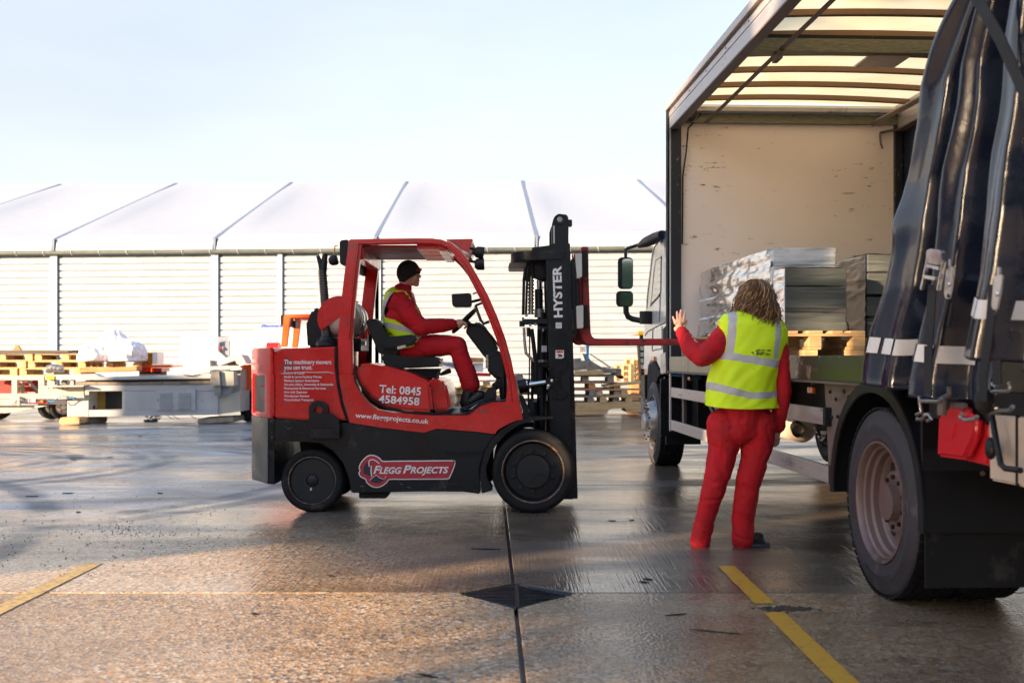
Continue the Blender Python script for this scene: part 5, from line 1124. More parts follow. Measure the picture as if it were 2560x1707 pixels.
for x, y in ((588, 698), (605, 868), (906, 690), (930, 866)):
    px_, py_ = 2080 + .4082 * x, 900 + .4082 * y; Yp = bp_ + .2; g = G(); v = P(px_, py_, bp_ + 2.35 * sph); g.lathe([(.014, 0), (.012, .012), (0, .013)], v + Vector((0, -.02, 0)), (0, -1, 0), 10); g.done('bolt', 'brown_steel', lo)
tbx(2.14, 2.8, BR, bp_ - .05, .95, 1.085, 'rear_underframe', 'chassis')
# red equipment box, white locker
def sbox(pts, A, d, nm, m, bev=.012, par=None):
    Pn = [TS(x, y, A) for x, y in pts]; g = G(); g.poly([T(A, b, z) for b, z in Pn], [T(A + d, b, z) for b, z in Pn], bev, 3); return g.done(nm, m, par or lo, 40)
Zr = zm(2080, 900, .40816)
def qr(p): return [Zr(*x) for x in p]
rb_ = sbox(qr([(650, 335), (700, 310), (950, 365), (955, 650), (800, 612), (640, 590)]), 2.14, .30, 'extinguisher_box', 'lift_red')
sbox(qr([(655, 320), (700, 300), (715, 262), (805, 266), (810, 320), (875, 350), (868, 470), (805, 612), (636, 590), (640, 480)]), 2.09, .045, 'box_lid', 'lift_red', .02, rb_)
sbox(qr([(668, 382), (755, 384), (735, 490), (650, 480)]), 2.084, .01, 'lid_panel', 'lift_red', .004, rb_)
sbox(qr([(722, 258), (800, 262), (808, 300), (722, 292)]), 2.075, .02, 'lid_catch', 'brown_steel', .003, rb_)
wl_ = sbox(qr([(956, 322), (1130, 336), (1400, 350), (1400, 860), (1130, 768), (962, 735)]), 2.13, .40, 'locker', 'beige', .01)
sbox(qr([(1122, 338), (1134, 338), (1134, 770), (1122, 768)]), 2.126, .01, 'locker_seam', 'chassis', .001, wl_)
g = G(); g.tube([S(*Zr(978, 330), 2.08), S(*Zr(990, 400), 2.06), S(*Zr(1010, 520), 2.06), S(*Zr(1035, 640), 2.06), S(*Zr(1060, 662), 2.06), S(*Zr(1155, 675), 2.06)], .012, 8); g.done('locker_handle', 'black_paint', wl_, 60)
g = G(); g.ico(S(*Zr(972, 540), 2.08), .03, 2, (.7, 1.2, 1.5)); g.done('knob', 'black_plastic', wl_, 60)
# ------------------------------------------------------------------ cab
AC0 = 2.24
Z6 = zm(1500, 520, .2551); Z8 = zm(1560, 560, .3955)
def cabp(pts): return [TS(x, y, AC0) for x, y in pts]
def cab(pts, a0, a1, nm, m, bev=.01, par=None, A=AC0):
    Pn = [TS(x, y, A) for x, y in pts]; g = G(); g.poly([T(a0, b, z) for b, z in Pn], [T(a1, b, z) for b, z in Pn], bev, 3); return g.done(nm, m, par or lo, 35)
mat('cab_white', (.62, .615, .60), .25, var=.05, coat=.5)
mat('cab_blue', (.02, .05, .11), .3, coat=.5)
mat('cab_glass', (.30, .34, .33), .06, var=.03, metal=.75)
out_ = [Z6(672, 215), Z6(650, 225), Z6(600, 290), Z6(535, 375), Z6(510, 480), Z6(485, 640), Z6(462, 850), Z6(450, 960), Z6(442, 1000), Z6(434, 1150), Z6(430, 1250), Z6(430, 1500), Z8(118, 925), Z8(150, 930), Z8(152, 905), Z8(172, 868), Z8(200, 860), Z8(222, 910), Z8(240, 945), Z8(272, 945), Z8(286, 940), (1676, 900), (1676, 575)]
cabb = cab(out_, AC0, 4.50, 'cab', 'cab_white', .02)
cab([Z6(672, 205), Z6(640, 225), Z6(612, 262), Z6(636, 300), Z6(640, 420), Z6(668, 560), Z6(650, 820), Z6(660, 850), Z6(672, 850)], AC0 - .012, AC0 + .02, 'wind_deflector', 'cab_blue', .004)
win = cab([Z6(545, 512), Z6(604, 472), Z6(600, 830), Z6(574, 880), Z6(492, 972), Z6(506, 880), Z6(528, 620)], AC0 - .004, AC0 + .01, 'window_seal', 'black_plastic', .002)
cab([Z6(552, 522), Z6(600, 486), Z6(596, 826), Z6(570, 868), Z6(510, 930), Z6(518, 860), Z6(540, 620)], AC0 - .007, AC0 - .003, 'side_window', 'cab_glass', .001, win)
cab([Z6(600, 300), Z6(535, 385), Z6(515, 480), Z6(470, 860), Z6(462, 985), Z6(455, 970), Z6(462, 850), Z6(505, 480), Z6(528, 380)], AC0 - .006, AC0 + .01, 'windscreen_pillar', 'cab_blue', .002)
for p in ([Z6(604, 470), Z6(592, 800), Z6(586, 1120)], [Z6(520, 1190), Z6(512, 1400), Z6(528, 1400)], [Z6(610, 1160), Z6(608, 1380), Z6(530, 1392)], [Z6(440, 1250), Z6(470, 1210), Z6(560, 1160), Z6(668, 1110)]):
    g = G(); g.tube([T(AC0 - .001, *TS(x, y, AC0)) for x, y in p], .006, 6); g.done('door_gap', 'chassis', cabb)
cab([Z6(670, 1130), Z6(620, 1180), Z6(618, 1380), Z6(625, 1460), Z6(672, 1460)], AC0 - .004, AC0 + .3, 'cab_step_recess', 'cloth_black', .004)
cab([Z8(245, 818), Z8(280, 810), Z8(284, 940), Z8(246, 948)], AC0 - .03, AC0 + .3, 'wing_panel', 'cab_blue', .01)
arch_o = [Z8(150, 1140), Z8(150, 1000), Z8(152, 930), Z8(160, 890), Z8(178, 868), Z8(200, 862), Z8(215, 875), Z8(235, 940)]
cab([Z8(152, 1138), Z8(152, 1000), Z8(155, 930), Z8(165, 890), Z8(182, 872), Z8(200, 868), Z8(216, 900), Z8(236, 950), Z8(220, 970), Z8(195, 1060), Z8(188, 1138)], AC0 - .012, AC0 + .35, 'wheel_arch', 'cloth_black', .006)
cab([Z8(120, 955), Z8(146, 950), Z8(147, 1100), Z8(120, 1090)], AC0 - .03, 4.5, 'grille_side', 'black_plastic', .01)
cab([Z8(112, 1100), Z8(125, 1088), Z8(165, 1145), Z8(165, 1235), Z8(118, 1225)], AC0 - .02, 4.5, 'bumper', 'cab_blue', .02)
cab([Z8(118, 1226), Z8(165, 1236), Z8(170, 1284), Z8(128, 1265)], AC0 - .02, 4.5, 'bumper_lip', 'brown_steel', .01)
mk = cab([Z6(515, 1455), Z6(543, 1455), Z6(543, 1495), Z6(515, 1495)], AC0 - .02, AC0, 'marker_lamp', 'amber', .003)
bW = TS(1631, 1159, 2.22)[0]; bW = 12.35
truck_wheel(2.22, bW, RW, False, 'front_wheel', .28); truck_wheel(4.25, bW, RW, False, 'front_wheel', .28, False)
g = G(); P0 = [(bW - .60, 1.02), (bW - .66, .9), (bW - .70, .28), (bW - .67, .28), (bW - .62, .85), (bW - .55, 1.0)]
g.poly([T(2.24, b, z) for b, z in P0], [T(2.62, b, z) for b, z in P0]); g.done('front_mudflap', 'black_paint', lo)
g = G(); P0 = [(bW - .76, 1.0), (bW - .80, 1.0), (bW - .80, .38), (bW - .76, .38)]; g.poly([T(2.16, b, z) for b, z in P0], [T(2.60, b, z) for b, z in P0], .01); g.done('battery_guard', 'black_paint', lo)
tbx(2.5, 4.3, 11.25, 13.0, .45, 1.0, 'engine_block', 'chassis')
# mirrors: heads face back towards the camera
YMr = 12.75
mr_ = G(); mr_.tube([P(*Z6(252, 490), YMr), P(*Z6(250, 410), YMr), P(*Z6(270, 395), YMr), P(*Z6(385, 358), YMr - .2)], .020, 8); mr_.tube([P(*Z6(385, 370), YMr - .2), P(*Z6(450, 335), YMr - .4), P(*Z6(530, 300), YMr - .6), P(*Z6(610, 262), YMr - .9)], [.03, .06, .065, .05], 10)
mr_.done('mirror_arm', 'black_plastic', lo, 60)
g = G(); g.tube([P(*Z6(254, 960), YMr), P(*Z6(256, 1020), YMr), P(*Z6(275, 1065), YMr), P(*Z6(320, 1088), YMr), P(*Z6(430, 1108), YMr - .1)], .034, 10); g.done('mirror_arm', 'black_plastic', lo, 60)
g = G(); p_ = P(*Z6(450, 1070), YMr - .1); g.tube([p_ + Vector((0, 0, .07)), p_ - Vector((0, 0, .08))], .075, 16); g.done('mirror_bracket', 'black_plastic', lo, 40)
def head(x0, y0, x1, y1, gx0, gy0, gx1, gy1):
    def rr(a, b_, c_, d, r_):
        pts = []
        for cx_, cy_, t in ((c_ - r_, d - r_, 0), (a + r_, d - r_, 90), (a + r_, b_ + r_, 180), (c_ - r_, b_ + r_, 270)):
            for k in range(5): q = R(t + 22.5 * k); pts.append((cx_ + r_ * math.cos(q), cy_ + r_ * math.sin(q)))
        return pts
    a = XZ(*Z6(x0, y1), YMr); b_ = XZ(*Z6(x1, y0), YMr); pl = rr(a[0], a[1], b_[0], b_[1], .05)
    g = G(); g.poly([(x, YMr - .02, z) for x, z in pl], [(x, YMr + .14, z) for x, z in [( (p[0] - (a[0] + b_[0]) / 2) * .8 + (a[0] + b_[0]) / 2, (p[1] - (a[1] + b_[1]) / 2) * .85 + (a[1] + b_[1]) / 2) for p in pl]], .012); hd = g.done('mirror_head', 'black_plastic', lo, 50)
    a = XZ(*Z6(gx0, gy1), YMr); b_ = XZ(*Z6(gx1, gy0), YMr); pl = rr(a[0], a[1], b_[0], b_[1], .035)
    g = G(); g.poly([(x + 0, YMr - .031 - .12 * (x - a[0]), z) for x, z in pl], [(x, YMr - .018, z) for x, z in pl]); g.done('mirror_glass', 'mirror_glass', hd)
head(172, 482, 325, 798, 215, 502, 317, 786); head(155, 812, 326, 970, 190, 832, 320, 960)
# ------------------------------------------------------------------ pallets
PAL = {}
def pallet_template(m1, key):
    """1.2 x .8 x .144 pallet: list of (name, centre, size)"""
    parts = []
    for i, (y, w_) in enumerate(((-.34, .12), (-.18, .09), (0, .12), (.18, .09), (.34, .12))): parts.append(('top_board', (0, y, .133), (1.2, w_, .022)))
    for x in (-.54, 0, .54): parts.append(('stringer', (x, 0, .111), (.12, .8, .020)))
    for x in (-.53, 0, .53):
        for y in (-.35, 0, .35): parts.append(('block', (x, y, .061), (.14 if abs(x) > .1 else .14, .10, .078)))
    for y in (-.35, 0, .35): parts.append(('bottom_board', (0, y, .011), (1.2, .10, .021)))
    return parts
PMESH = {}
def pallet(loc, rz, m, lab, group=None, sc=(1, 1)):
    root = empty('pallet', loc, lab, 'pallet', group); root.rotation_euler = (0, 0, rz)
    for nm, c, d in pallet_template(m, 0):
        key = (nm, d, m, sc)
        if key not in PMESH:
            me = bpy.data.meshes.new(nm); g = G(); g.box((0, 0, 0), (d[0] * sc[0], d[1] * sc[1], d[2]), bev=.003); g.bm.to_mesh(me); g.bm.free(); me.materials.append(MATS[m]); PMESH[key] = me
        o = bpy.data.objects.new(nm, PMESH[key]); C.objects.link(o); o.parent = root; o.location = (c[0] * sc[0] + random.uniform(-.004, .004), c[1] * sc[1] + random.uniform(-.004, .004), c[2]); o.rotation_euler = (0, 0, random.uniform(-.006, .006))
    return root
def film_mat(nm='stretch_film', lo_=.0, hi_=.14, col=(.62, .66, .74, 1)):
    m, N, L, b = nodes_mat(nm); out = [n for n in N if n.type == 'OUTPUT_MATERIAL'][0]
    ge = N.new('ShaderNodeNewGeometry'); mp = N.new('ShaderNodeMapping'); mp.inputs['Scale'].default_value = (1.2, 1.2, 26); mp.inputs['Rotation'].default_value = (.08, .10, 0); L.new(ge.outputs[0], mp.inputs[0])
    n = N.new('ShaderNodeTexNoise'); n.inputs['Scale'].default_value = 2.2; n.inputs['Detail'].default_value = 7; n.inputs['Roughness'].default_value = .6; L.new(mp.outputs[0], n.inputs[0])
    mr = N.new('ShaderNodeMapRange'); L.new(n.outputs[0], mr.inputs[0]); mr.inputs[1].default_value = .38; mr.inputs[2].default_value = .68; mr.inputs[3].default_value = lo_; mr.inputs[4].default_value = hi_
    t = N.new('ShaderNodeBsdfTransparent'); gl = N.new('ShaderNodeBsdfGlossy'); gl.inputs['Roughness'].default_value = .16; b.inputs['Base Color'].default_value = col; b.inputs['Roughness'].default_value = .15
    bp = N.new('ShaderNodeBump'); bp.inputs['Distance'].default_value = .008; bp.inputs['Strength'].default_value = .7; L.new(n.outputs[0], bp.inputs['Height']); L.new(bp.outputs[0], b.inputs['Normal']); L.new(bp.outputs[0], gl.inputs['Normal'])
    fr = N.new('ShaderNodeFresnel'); fr.inputs[0].default_value = 1.18; L.new(bp.outputs[0], fr.inputs[1])
    m1 = N.new('ShaderNodeMixShader'); L.new(mr.outputs[0], m1.inputs[0]); L.new(t.outputs[0], m1.inputs[1]); L.new(b.outputs[0], m1.inputs[2])
    m2 = N.new('ShaderNodeMixShader'); L.new(fr.outputs[0], m2.inputs[0]); L.new(m1.outputs[0], m2.inputs[1]); L.new(gl.outputs[0], m2.inputs[2]); L.new(m2.outputs[0], out.inputs[0])
film_mat(); film_mat('white_stretch_film', .25, .9, (.86, .89, .95, 1))
mat('box_green', (.060, .068, .062), .55, var=.08)
mat('box_skylit', (.84, .87, .92), .3, var=.12, stretch=(1, 1, 8)); mat('box_navy', (.012, .018, .05), .35)  # pale tone stands for sky reflected in the wrapped left sides
def film(a0, a1, b0, b1, z0, z1, par, ty, flare=0.0, fm='stretch_film', am=.010):
    """stretch film sleeve: pulled in between tiers and out at the edges"""
    g = G(); per = 2 * ((a1 - a0) + (b1 - b0)); nn = 120; nz_ = 46
    def f(u, v):
        s_ = u * per; d = a1 - a0; e_ = b1 - b0
        if s_ < e_: a, b_, n = a0, b0 + s_, (-1, 0)
        elif s_ < e_ + d: a, b_, n = a0 + s_ - e_, b1, (0, 1)
        elif s_ < 2 * e_ + d: a, b_, n = a1, b1 - (s_ - e_ - d), (1, 0)
        else: a, b_, n = a1 - (s_ - 2 * e_ - d), b0, (0, -1)
        z = z0 + (z1 - z0) * v
        k = .010 + ty(v) * .035 + am * noise.noise(Vector((s_ * 2.5, z * 14, 0))) + am * noise.noise(Vector((s_ * 6 + z * 9, z * 24, 3))) + flare * max(0, .25 - v) * .6
        return T(a + n[0] * k, b_ + n[1] * k, z + .01 * noise.noise(Vector((s_ * 3, z * 5, 5))))
    g.grid(nn, nz_, f); g.grid(8, 8, lambda u, v: T(a0 + (a1 - a0) * u, b0 + (b1 - b0) * v, z1 + .006 + .006 * noise.noise(Vector((u * 5, v * 5, 0)))))
    return g.done('stretch_film', fm, par, 60)
a0 = 2.50; bA = TS(1963, 700, a0)[0]; bB = TS(1933.6, 640, a0)[0]; YA = T(a0, bA).y
def zy(y, Y): return H + (HY - y) / F * Y
sA = empty('wrapped_box_stack', T(2.73, bA + .16, 1.43), 'front wrapped stack of three dark green flat boxes standing on the raised pallet', 'wrapped boxes')
for y0, y1 in ((671, 714), (717, 770), (782, 827)):
    tbx(a0, a0 + .475, bA, bB - .02, zy(y1, YA), zy(y0, YA), 'flat_box', 'box_green', sA, .004)
tbx(a0 - .006, a0 - .001, bA + .004, bB - .03, 1.432, zy(671, YA), 'box_side', 'box_skylit', sA)  # added pale plate: sky light on the left side put into colour
film(a0, a0 + .475, bA, bB - .02, 1.43, zy(670, YA) + .002, sA, lambda v: .0, .12)
YB = T(a0, bB).y; zT = zy(621.7, YB)
sB = empty('wrapped_long_stack', T(2.75, 9.8, 1.43), 'long stack wrapped in glossy white film behind the dark green boxes', 'wrapped boxes')
tiers = [1.436, 1.60, 1.79, 1.965, zT]
for i in range(4):
    z0, z1 = tiers[i], tiers[i + 1]; dd = (.05, .02, .03, .0)[i]
    tbx(a0 + .0, a0 + .49, bB, 10.98 - .1 * (i % 2), z0 + .03, z1 - .012, 'flat_box', 'box_skylit' if i < 3 else 'box_skylit', sB, .004)
    tbx(a0 - .045 + .01 * i, a0 + .50, bB + .45, 11.05, z0 + .005, z0 + .028, 'board', 'box_skylit', sB, .002)
film(a0 - .01, a0 + .495, bB - .003, 11.03, 1.436, zT + .003, sB, lambda v: abs(math.sin(v * 4 * math.pi + .3)) ** 2 * -.4 + .5, .3, 'white_stretch_film', .016)
aC = 3.25; bC = TS(2169, 700, aC)[0]; YC = T(aC, bC).y
sC = empty('wrapped_box_stack', T(3.55, bC + .3, 1.4), 'rear wrapped stack of four dark boxes half hidden by the blue curtain', 'wrapped boxes')
for y0, y1 in ((637, 679), (684, 735), (743, 790), (797, 842)):
    tbx(aC, aC + .55, bC, bC + .75, zy(y1, YC), zy(y0, YC), 'flat_box', 'box_green', sC, .004); tbx(aC - .008, aC - .001, bC + .01, bC + .74, zy(y1, YC) + .005, zy(y0, YC) - .005, 'box_side', 'box_navy', sC)
film(aC - .01, aC + .55, bC - .002, bC + .75, zy(842, YC), zy(636, YC), sC, lambda v: .0, .1)
# pallets on the lorry bed
for k, b_ in enumerate((bA + .10, bA + .62)):
    pass
pallet(T(2.70, bA + .47, 1.284), PHI + R(90), 'wood', 'pale pallet on the forks under the wrapped green boxes', sc=(.96, .96))
o = tbx(2.62, 2.72, bA - .1, bA + 1.0, ZD_ + .001, 1.283, 'timber_bearer', 'wood', None); o.parent = None; o.location = WL[o]; tag(o, 'left timber bearer lying on the lorry deck under the pale pallet', 'timber')
o = tbx(2.98, 3.08, bA - .1, bA + 1.0, ZD_ + .001, 1.283, 'timber_bearer', 'wood', None); o.parent = None; o.location = WL[o]; tag(o, 'right timber bearer lying on the lorry deck under the pale pallet', 'timber')
pallet(T(2.76, 10.45, 1.285), PHI + R(90), 'wood', 'pallet under the long white wrapped stack near the headboard', sc=(.96, .9))
o = tbx(2.5, 3.0, 10.0, 10.9, ZD_ + .001, 1.284, 'timber_bearer', 'wood', None); o.parent = None; o.location = WL[o]; tag(o, 'flat timber packing under the pallet nearest the headboard', 'timber')
pallet(T(3.58, bC + .45, ZD_), PHI + R(90), 'wood', 'pallet under the rear wrapped stack beside the blue curtain', sc=(.9, .9))
# ------------------------------------------------------------------ people
def bake(bm, vox, sm, it=6, mods=()):
    me = bpy.data.meshes.new('t'); bm.to_mesh(me); bm.free(); o = bpy.data.objects.new('t', me); C.objects.link(o)
    r = o.modifiers.new('r', 'REMESH'); r.mode = 'VOXEL'; r.voxel_size = vox
    s = o.modifiers.new('s', 'SMOOTH'); s.factor = sm; s.iterations = it
    dg = bpy.context.evaluated_depsgraph_get(); dg.update(); m2 = bpy.data.meshes.new_from_object(o.evaluated_get(dg)); bpy.data.objects.remove(o); bpy.data.meshes.remove(me); return m2
def wrinkle(me, amp, sc, seed, stretch=(1, 1, 1), crease=0.):
    me.update(); ns = [Vector(v.normal) for v in me.vertices]
    for v, n in zip(me.vertices, ns):
        p = Vector((v.co.x * sc * stretch[0] + seed, v.co.y * sc * stretch[1], (v.co.z + .35 * v.co.x) * sc * stretch[2]))
        q = noise.noise(p) + .5 * noise.noise(p * 2.3 + Vector((3, 3, 3)))
        if crease: v.co += n * (amp * q - crease * max(0, 1 - abs(q) * 9) + crease * .6 * max(0, 1 - abs(abs(q) - .14) * 12))
        else: v.co += n * amp * ((1 - abs(q) * 2.2) * .7 + .5 * q)
def chain(g, pts, rs, seg=16):
    for i in range(len(pts) - 1): g.capsule(pts[i], pts[i + 1], rs[i], rs[i + 1], seg)
def inpoly(x, y, poly):
    c = False; n = len(poly)
    for i in range(n):
        x1, y1 = poly[i]; x2, y2 = poly[(i + 1) % n]
        if (y1 > y) != (y2 > y) and x < (x2 - x1) * (y - y1) / (y2 - y1) + x1: c = not c
    return c
mat('hair', (.13, .062, .026), .5, var=.55, vs=26, stretch=(1, 1, .3)); mat('hair_light', (.42, .24, .11), .5, var=.35, vs=26)
mat('sole', (.05, .055, .07), .6)
# --- worker standing by the lorry, seen from behind
YW = 7.0
def W(x, y, d=0.): return P(x * 1.08844, y * 1.08844, YW + d)
wk = empty('person', (W(1660, 1250).x + .1, YW, 0), 'long curly haired person in hi-vis vest and red overalls with left hand raised', 'person')
g = G()
chain(g, [W(1664, 985), W(1645, 1110, .0), W(1608, 1235, .02)], [.075, .05, .04]); chain(g, [W(1737, 985), W(1718, 1110), W(1707, 1235)], [.075, .05, .04])
chain(g, [W(1700, 970), W(1712, 860), W(1726, 780)], [.09, .11, .12]); chain(g, [W(1732, 770), W(1735, 700, .02)], [.06, .055])
g.ico(W(1736, 688, .03), .098, 3, (.82, 1, 1.12))
LW = P(1703, 826, YW + .08); chain(g, [W(1665, 765), W(1615, 822, -.12), LW], [.055, .045, .028]); RWr = W(1786, 985, .05)
chain(g, [W(1785, 790), W(1797, 895, -.02), RWr], [.055, .045, .03])
# raised left hand, palm forward, five fingers
hY = YW + .09; hc = P(1699, 812, hY)
g.capsule(P(1692, 822, hY), P(1706, 822, hY), .020, .020, 12); g.capsule(P(1690, 806, hY), P(1708, 804, hY), .017, .016, 12); g.capsule(P(1699, 820, hY), P(1699, 806, hY), .022, .02, 12)
for (bx, by), (mx_, my_), (tx_, ty_), r_ in (((1688, 808), (1685, 799), (1682.5, 792), .0085), ((1694.5, 803), (1693.5, 790), (1692.6, 780), .0090), ((1701.5, 802), (1701.8, 787), (1702.3, 775.5), .0092), ((1708.5, 803), (1711, 790), (1712.8, 779), .0088)):
    chain(g, [P(bx, by, hY), P(mx_, my_, hY + .004), P(tx_, ty_, hY + .018)], [r_ * 1.08, r_, r_ * .82], 10)
chain(g, [P(1708, 818, hY), P(1714, 809, hY + .015), P(1716, 802, hY + .03)], [.012, .0105, .009], 10)
# right hand hanging, fingers slightly curled
h0 = W(1784, 996, .05); g.capsule(W(1785, 990, .05), W(1782, 1004, .05), .026, .024, 12)
for k in range(4):
    b0 = h0 + Vector((-.018 + .0125 * k, .01 * k - .01, -.032)); chain(g, [b0, b0 + Vector((-.004, .004, -.032)), b0 + Vector((-.012, .016, -.052 + .004 * abs(k - 1.5)))], [.0095, .0088, .0075], 10)
chain(g, [h0 + Vector((-.02, .02, -.0)), h0 + Vector((-.032, .03, -.03)), h0 + Vector((-.030, .034, -.05))], [.012, .010, .008], 10)
gbody = g
def body(gm, vox, sm, it, nm, m, par, wr=None, hem=None):
    me = bake(gm.bm, vox, sm, it)
    if hem:
        b2 = bmesh.new(); b2.from_mesh(me); bmesh.ops.bisect_plane(b2, geom=b2.verts[:] + b2.edges[:] + b2.faces[:], plane_co=(0, 0, hem), plane_no=(.05, 0, 1), clear_inner=True); b2.to_mesh(me); b2.free()
    if wr:
        for w_ in wr: wrinkle(me, *w_)
    o = link_mesh(nm, me, m, par)
    for p in o.data.polygons: p.use_smooth = True
    return o
body(gbody, .0042, .4, 3, 'body', 'skin', wk)
# red overalls
g = G()
chain(g, [W(1663, 975), W(1663, 1020), W(1642, 1115, -.01), W(1622, 1180, .01), W(1609, 1240, .02)], [.115, .102, .076, .068, .064])
chain(g, [W(1742, 975), W(1740, 1020), W(1717, 1115, -.01), W(1706, 1190), W(1706, 1240)], [.115, .102, .076, .070, .074])
chain(g, [W(1702, 975, -.01), W(1706, 900), W(1714, 830)], [.13, .14, .15]); g.ico(W(1702, 990, -.03), .11, 2, (1.25, .95, .8))
chain(g, [W(1672, 770), W(1728, 762), W(1778, 790)], [.07, .11, .075])
chain(g, [W(1668, 765), W(1640, 800, -.08), W(1612, 822, -.12)], [.076, .070, .060]); chain(g, [W(1612, 822, -.12), W(1585, 800, -.03), P(1703, 830, YW + .07)], [.060, .052, .045])
chain(g, [W(1783, 790), W(1794, 850, -.01), W(1798, 900, -.02), W(1792, 950, .01), W(1787, 980, .04)], [.070, .062, .056, .050, .046])
body(g, .0075, .5, 3, 'overalls', 'cloth_red', wk, [(.010, 3.4, 3.1, (1., 1, 1.2), .004), (.004, 8., 8.2, (1.0, 1., 1.8), .0028)], hem=.045)
for pts in ([W(1662, 975, -.155), W(1664, 1030, -.14), W(1700, 1032, -.15), W(1702, 978, -.158)],):
    g = G(); g.tube(pts, .0016, 5); g.done('pocket_seam', 'dark_red', wk)
# hi-vis vest
rings = [(716, 1737, 24, .05, .01), (722, 1735, 44, .085, 0), (732, 1731, 66, .115, 0), (748, 1729, 76, .135, 0), (775, 1728, 77, .145, 0), (810, 1722, 74, .15, 0), (850, 1711, 75, .155, 0), (890, 1705, 77, .16, 0), (915, 1704, 79, .165, 0), (936, 1705, 81, .17, 0)]
def ring_at(t):
    t = t * (len(rings) - 1); i = min(int(t), len(rings) - 2); k = t - i; k2 = k
    return [a + (b_ - a) * k2 for a, b_ in zip(rings[i], rings[i + 1])]
def vest_f(u, v):
    y, cx_, hw, ry, _ = ring_at(v); t = 2 * math.pi * u; c_, s_ = math.cos(t), math.sin(t)
    e_ = 2.4; q = (abs(c_) ** e_ + abs(s_) ** e_) ** (-1 / e_); dx = c_ * q * hw; sl = .17 * (1 - v) + .05 * v
    fold = .010 * noise.noise(Vector((u * 9, v * 3.2, 0))) + .006 * noise.noise(Vector((u * 22 + v * 8, v * 8, 3))); hem = 4 * math.sin(u * 11) * v ** 6
    p = W(cx_ + dx, y + sl * dx + hem, s_ * q * ry); n = Vector((c_, s_, 0)); return p + n * (.006 + fold * (0.4 + v))
g = G(); g.grid(230, 150, vest_f); g.bm.faces.ensure_lookup_table()
ZW = zm(1660, 660, .25514)
strapL = [(608, 470), (690, 470), (640, 880), (572, 900)]; strapR = [(1052, 540), (1118, 575), (1072, 935), (1022, 935)]
def yb(x, tab): return lerp_tab(x, tab)
for f in g.bm.faces:
    c = f.calc_center_median(); px_ = CX + c.x / YW * F; py_ = HY - (c.z - H) / YW * F; x, y = (px_ - 1660) / .25514, (py_ - 660) / .25514
    back = c.y < YW + .03; r_ = False
    if inpoly(x, y, strapL) or inpoly(x, y, strapR): r_ = True
    if yb(x, [(430, 850), (640, 874), (1030, 936), (1150, 950)]) < y < yb(x, [(430, 918), (540, 930), (1060, 1015), (1150, 1030)]) : r_ = True
    if yb(x, [(430, 1150), (600, 1195), (800, 1248), (1110, 1240), (1150, 1240)]) < y < yb(x, [(430, 1228), (600, 1268), (800, 1312), (1110, 1306), (1150, 1306)]): r_ = True
    if r_: f.material_index = 1
for f in g.bm.faces: f.smooth = True
vest = g.done('hi_vis_vest', ['hi_vis', 'reflective'], wk); md = vest.modifiers.new('th', 'SOLIDIFY'); md.thickness = .004
for p in vest.data.polygons: p.use_smooth = True
# grimy smudges on the back
mat('smudge', (.10, .14, .03), .8, var=.5); g = G(); rnd = random.Random(4)
for _ in range(46):
    x = rnd.uniform(860, 1035); y = 872 + rnd.gauss(0, 7) + (x - 860) * .06
    if rnd.random() < .4: x, y = rnd.uniform(900, 1040), 845 + rnd.gauss(0, 4)
    if rnd.random() < .15: x, y = 885 + rnd.gauss(0, 12), 1075 + rnd.gauss(0, 25)
    p = P(*ZW(x, y), YW); u_ = (rings[5][1] - p.x) ; yy = YW - .158; g.ico((p.x * yy / YW, yy - .004, H + (p.z - H) * yy / YW), rnd.uniform(.003, .007), 1, (1.6, .25, .7))
g.done('stain', 'smudge', wk)
g = G(); g.capsule(W(1732, 735, .0), W(1738, 708, .03), .078, .072, 20); g.capsule(W(1700, 722, .02), W(1768, 738, .02), .03, .03, 12); body(g, .008, .5, 3, 'scarf', 'cloth_black', wk, [(.006, 16., 2., (1, 1, 2))])
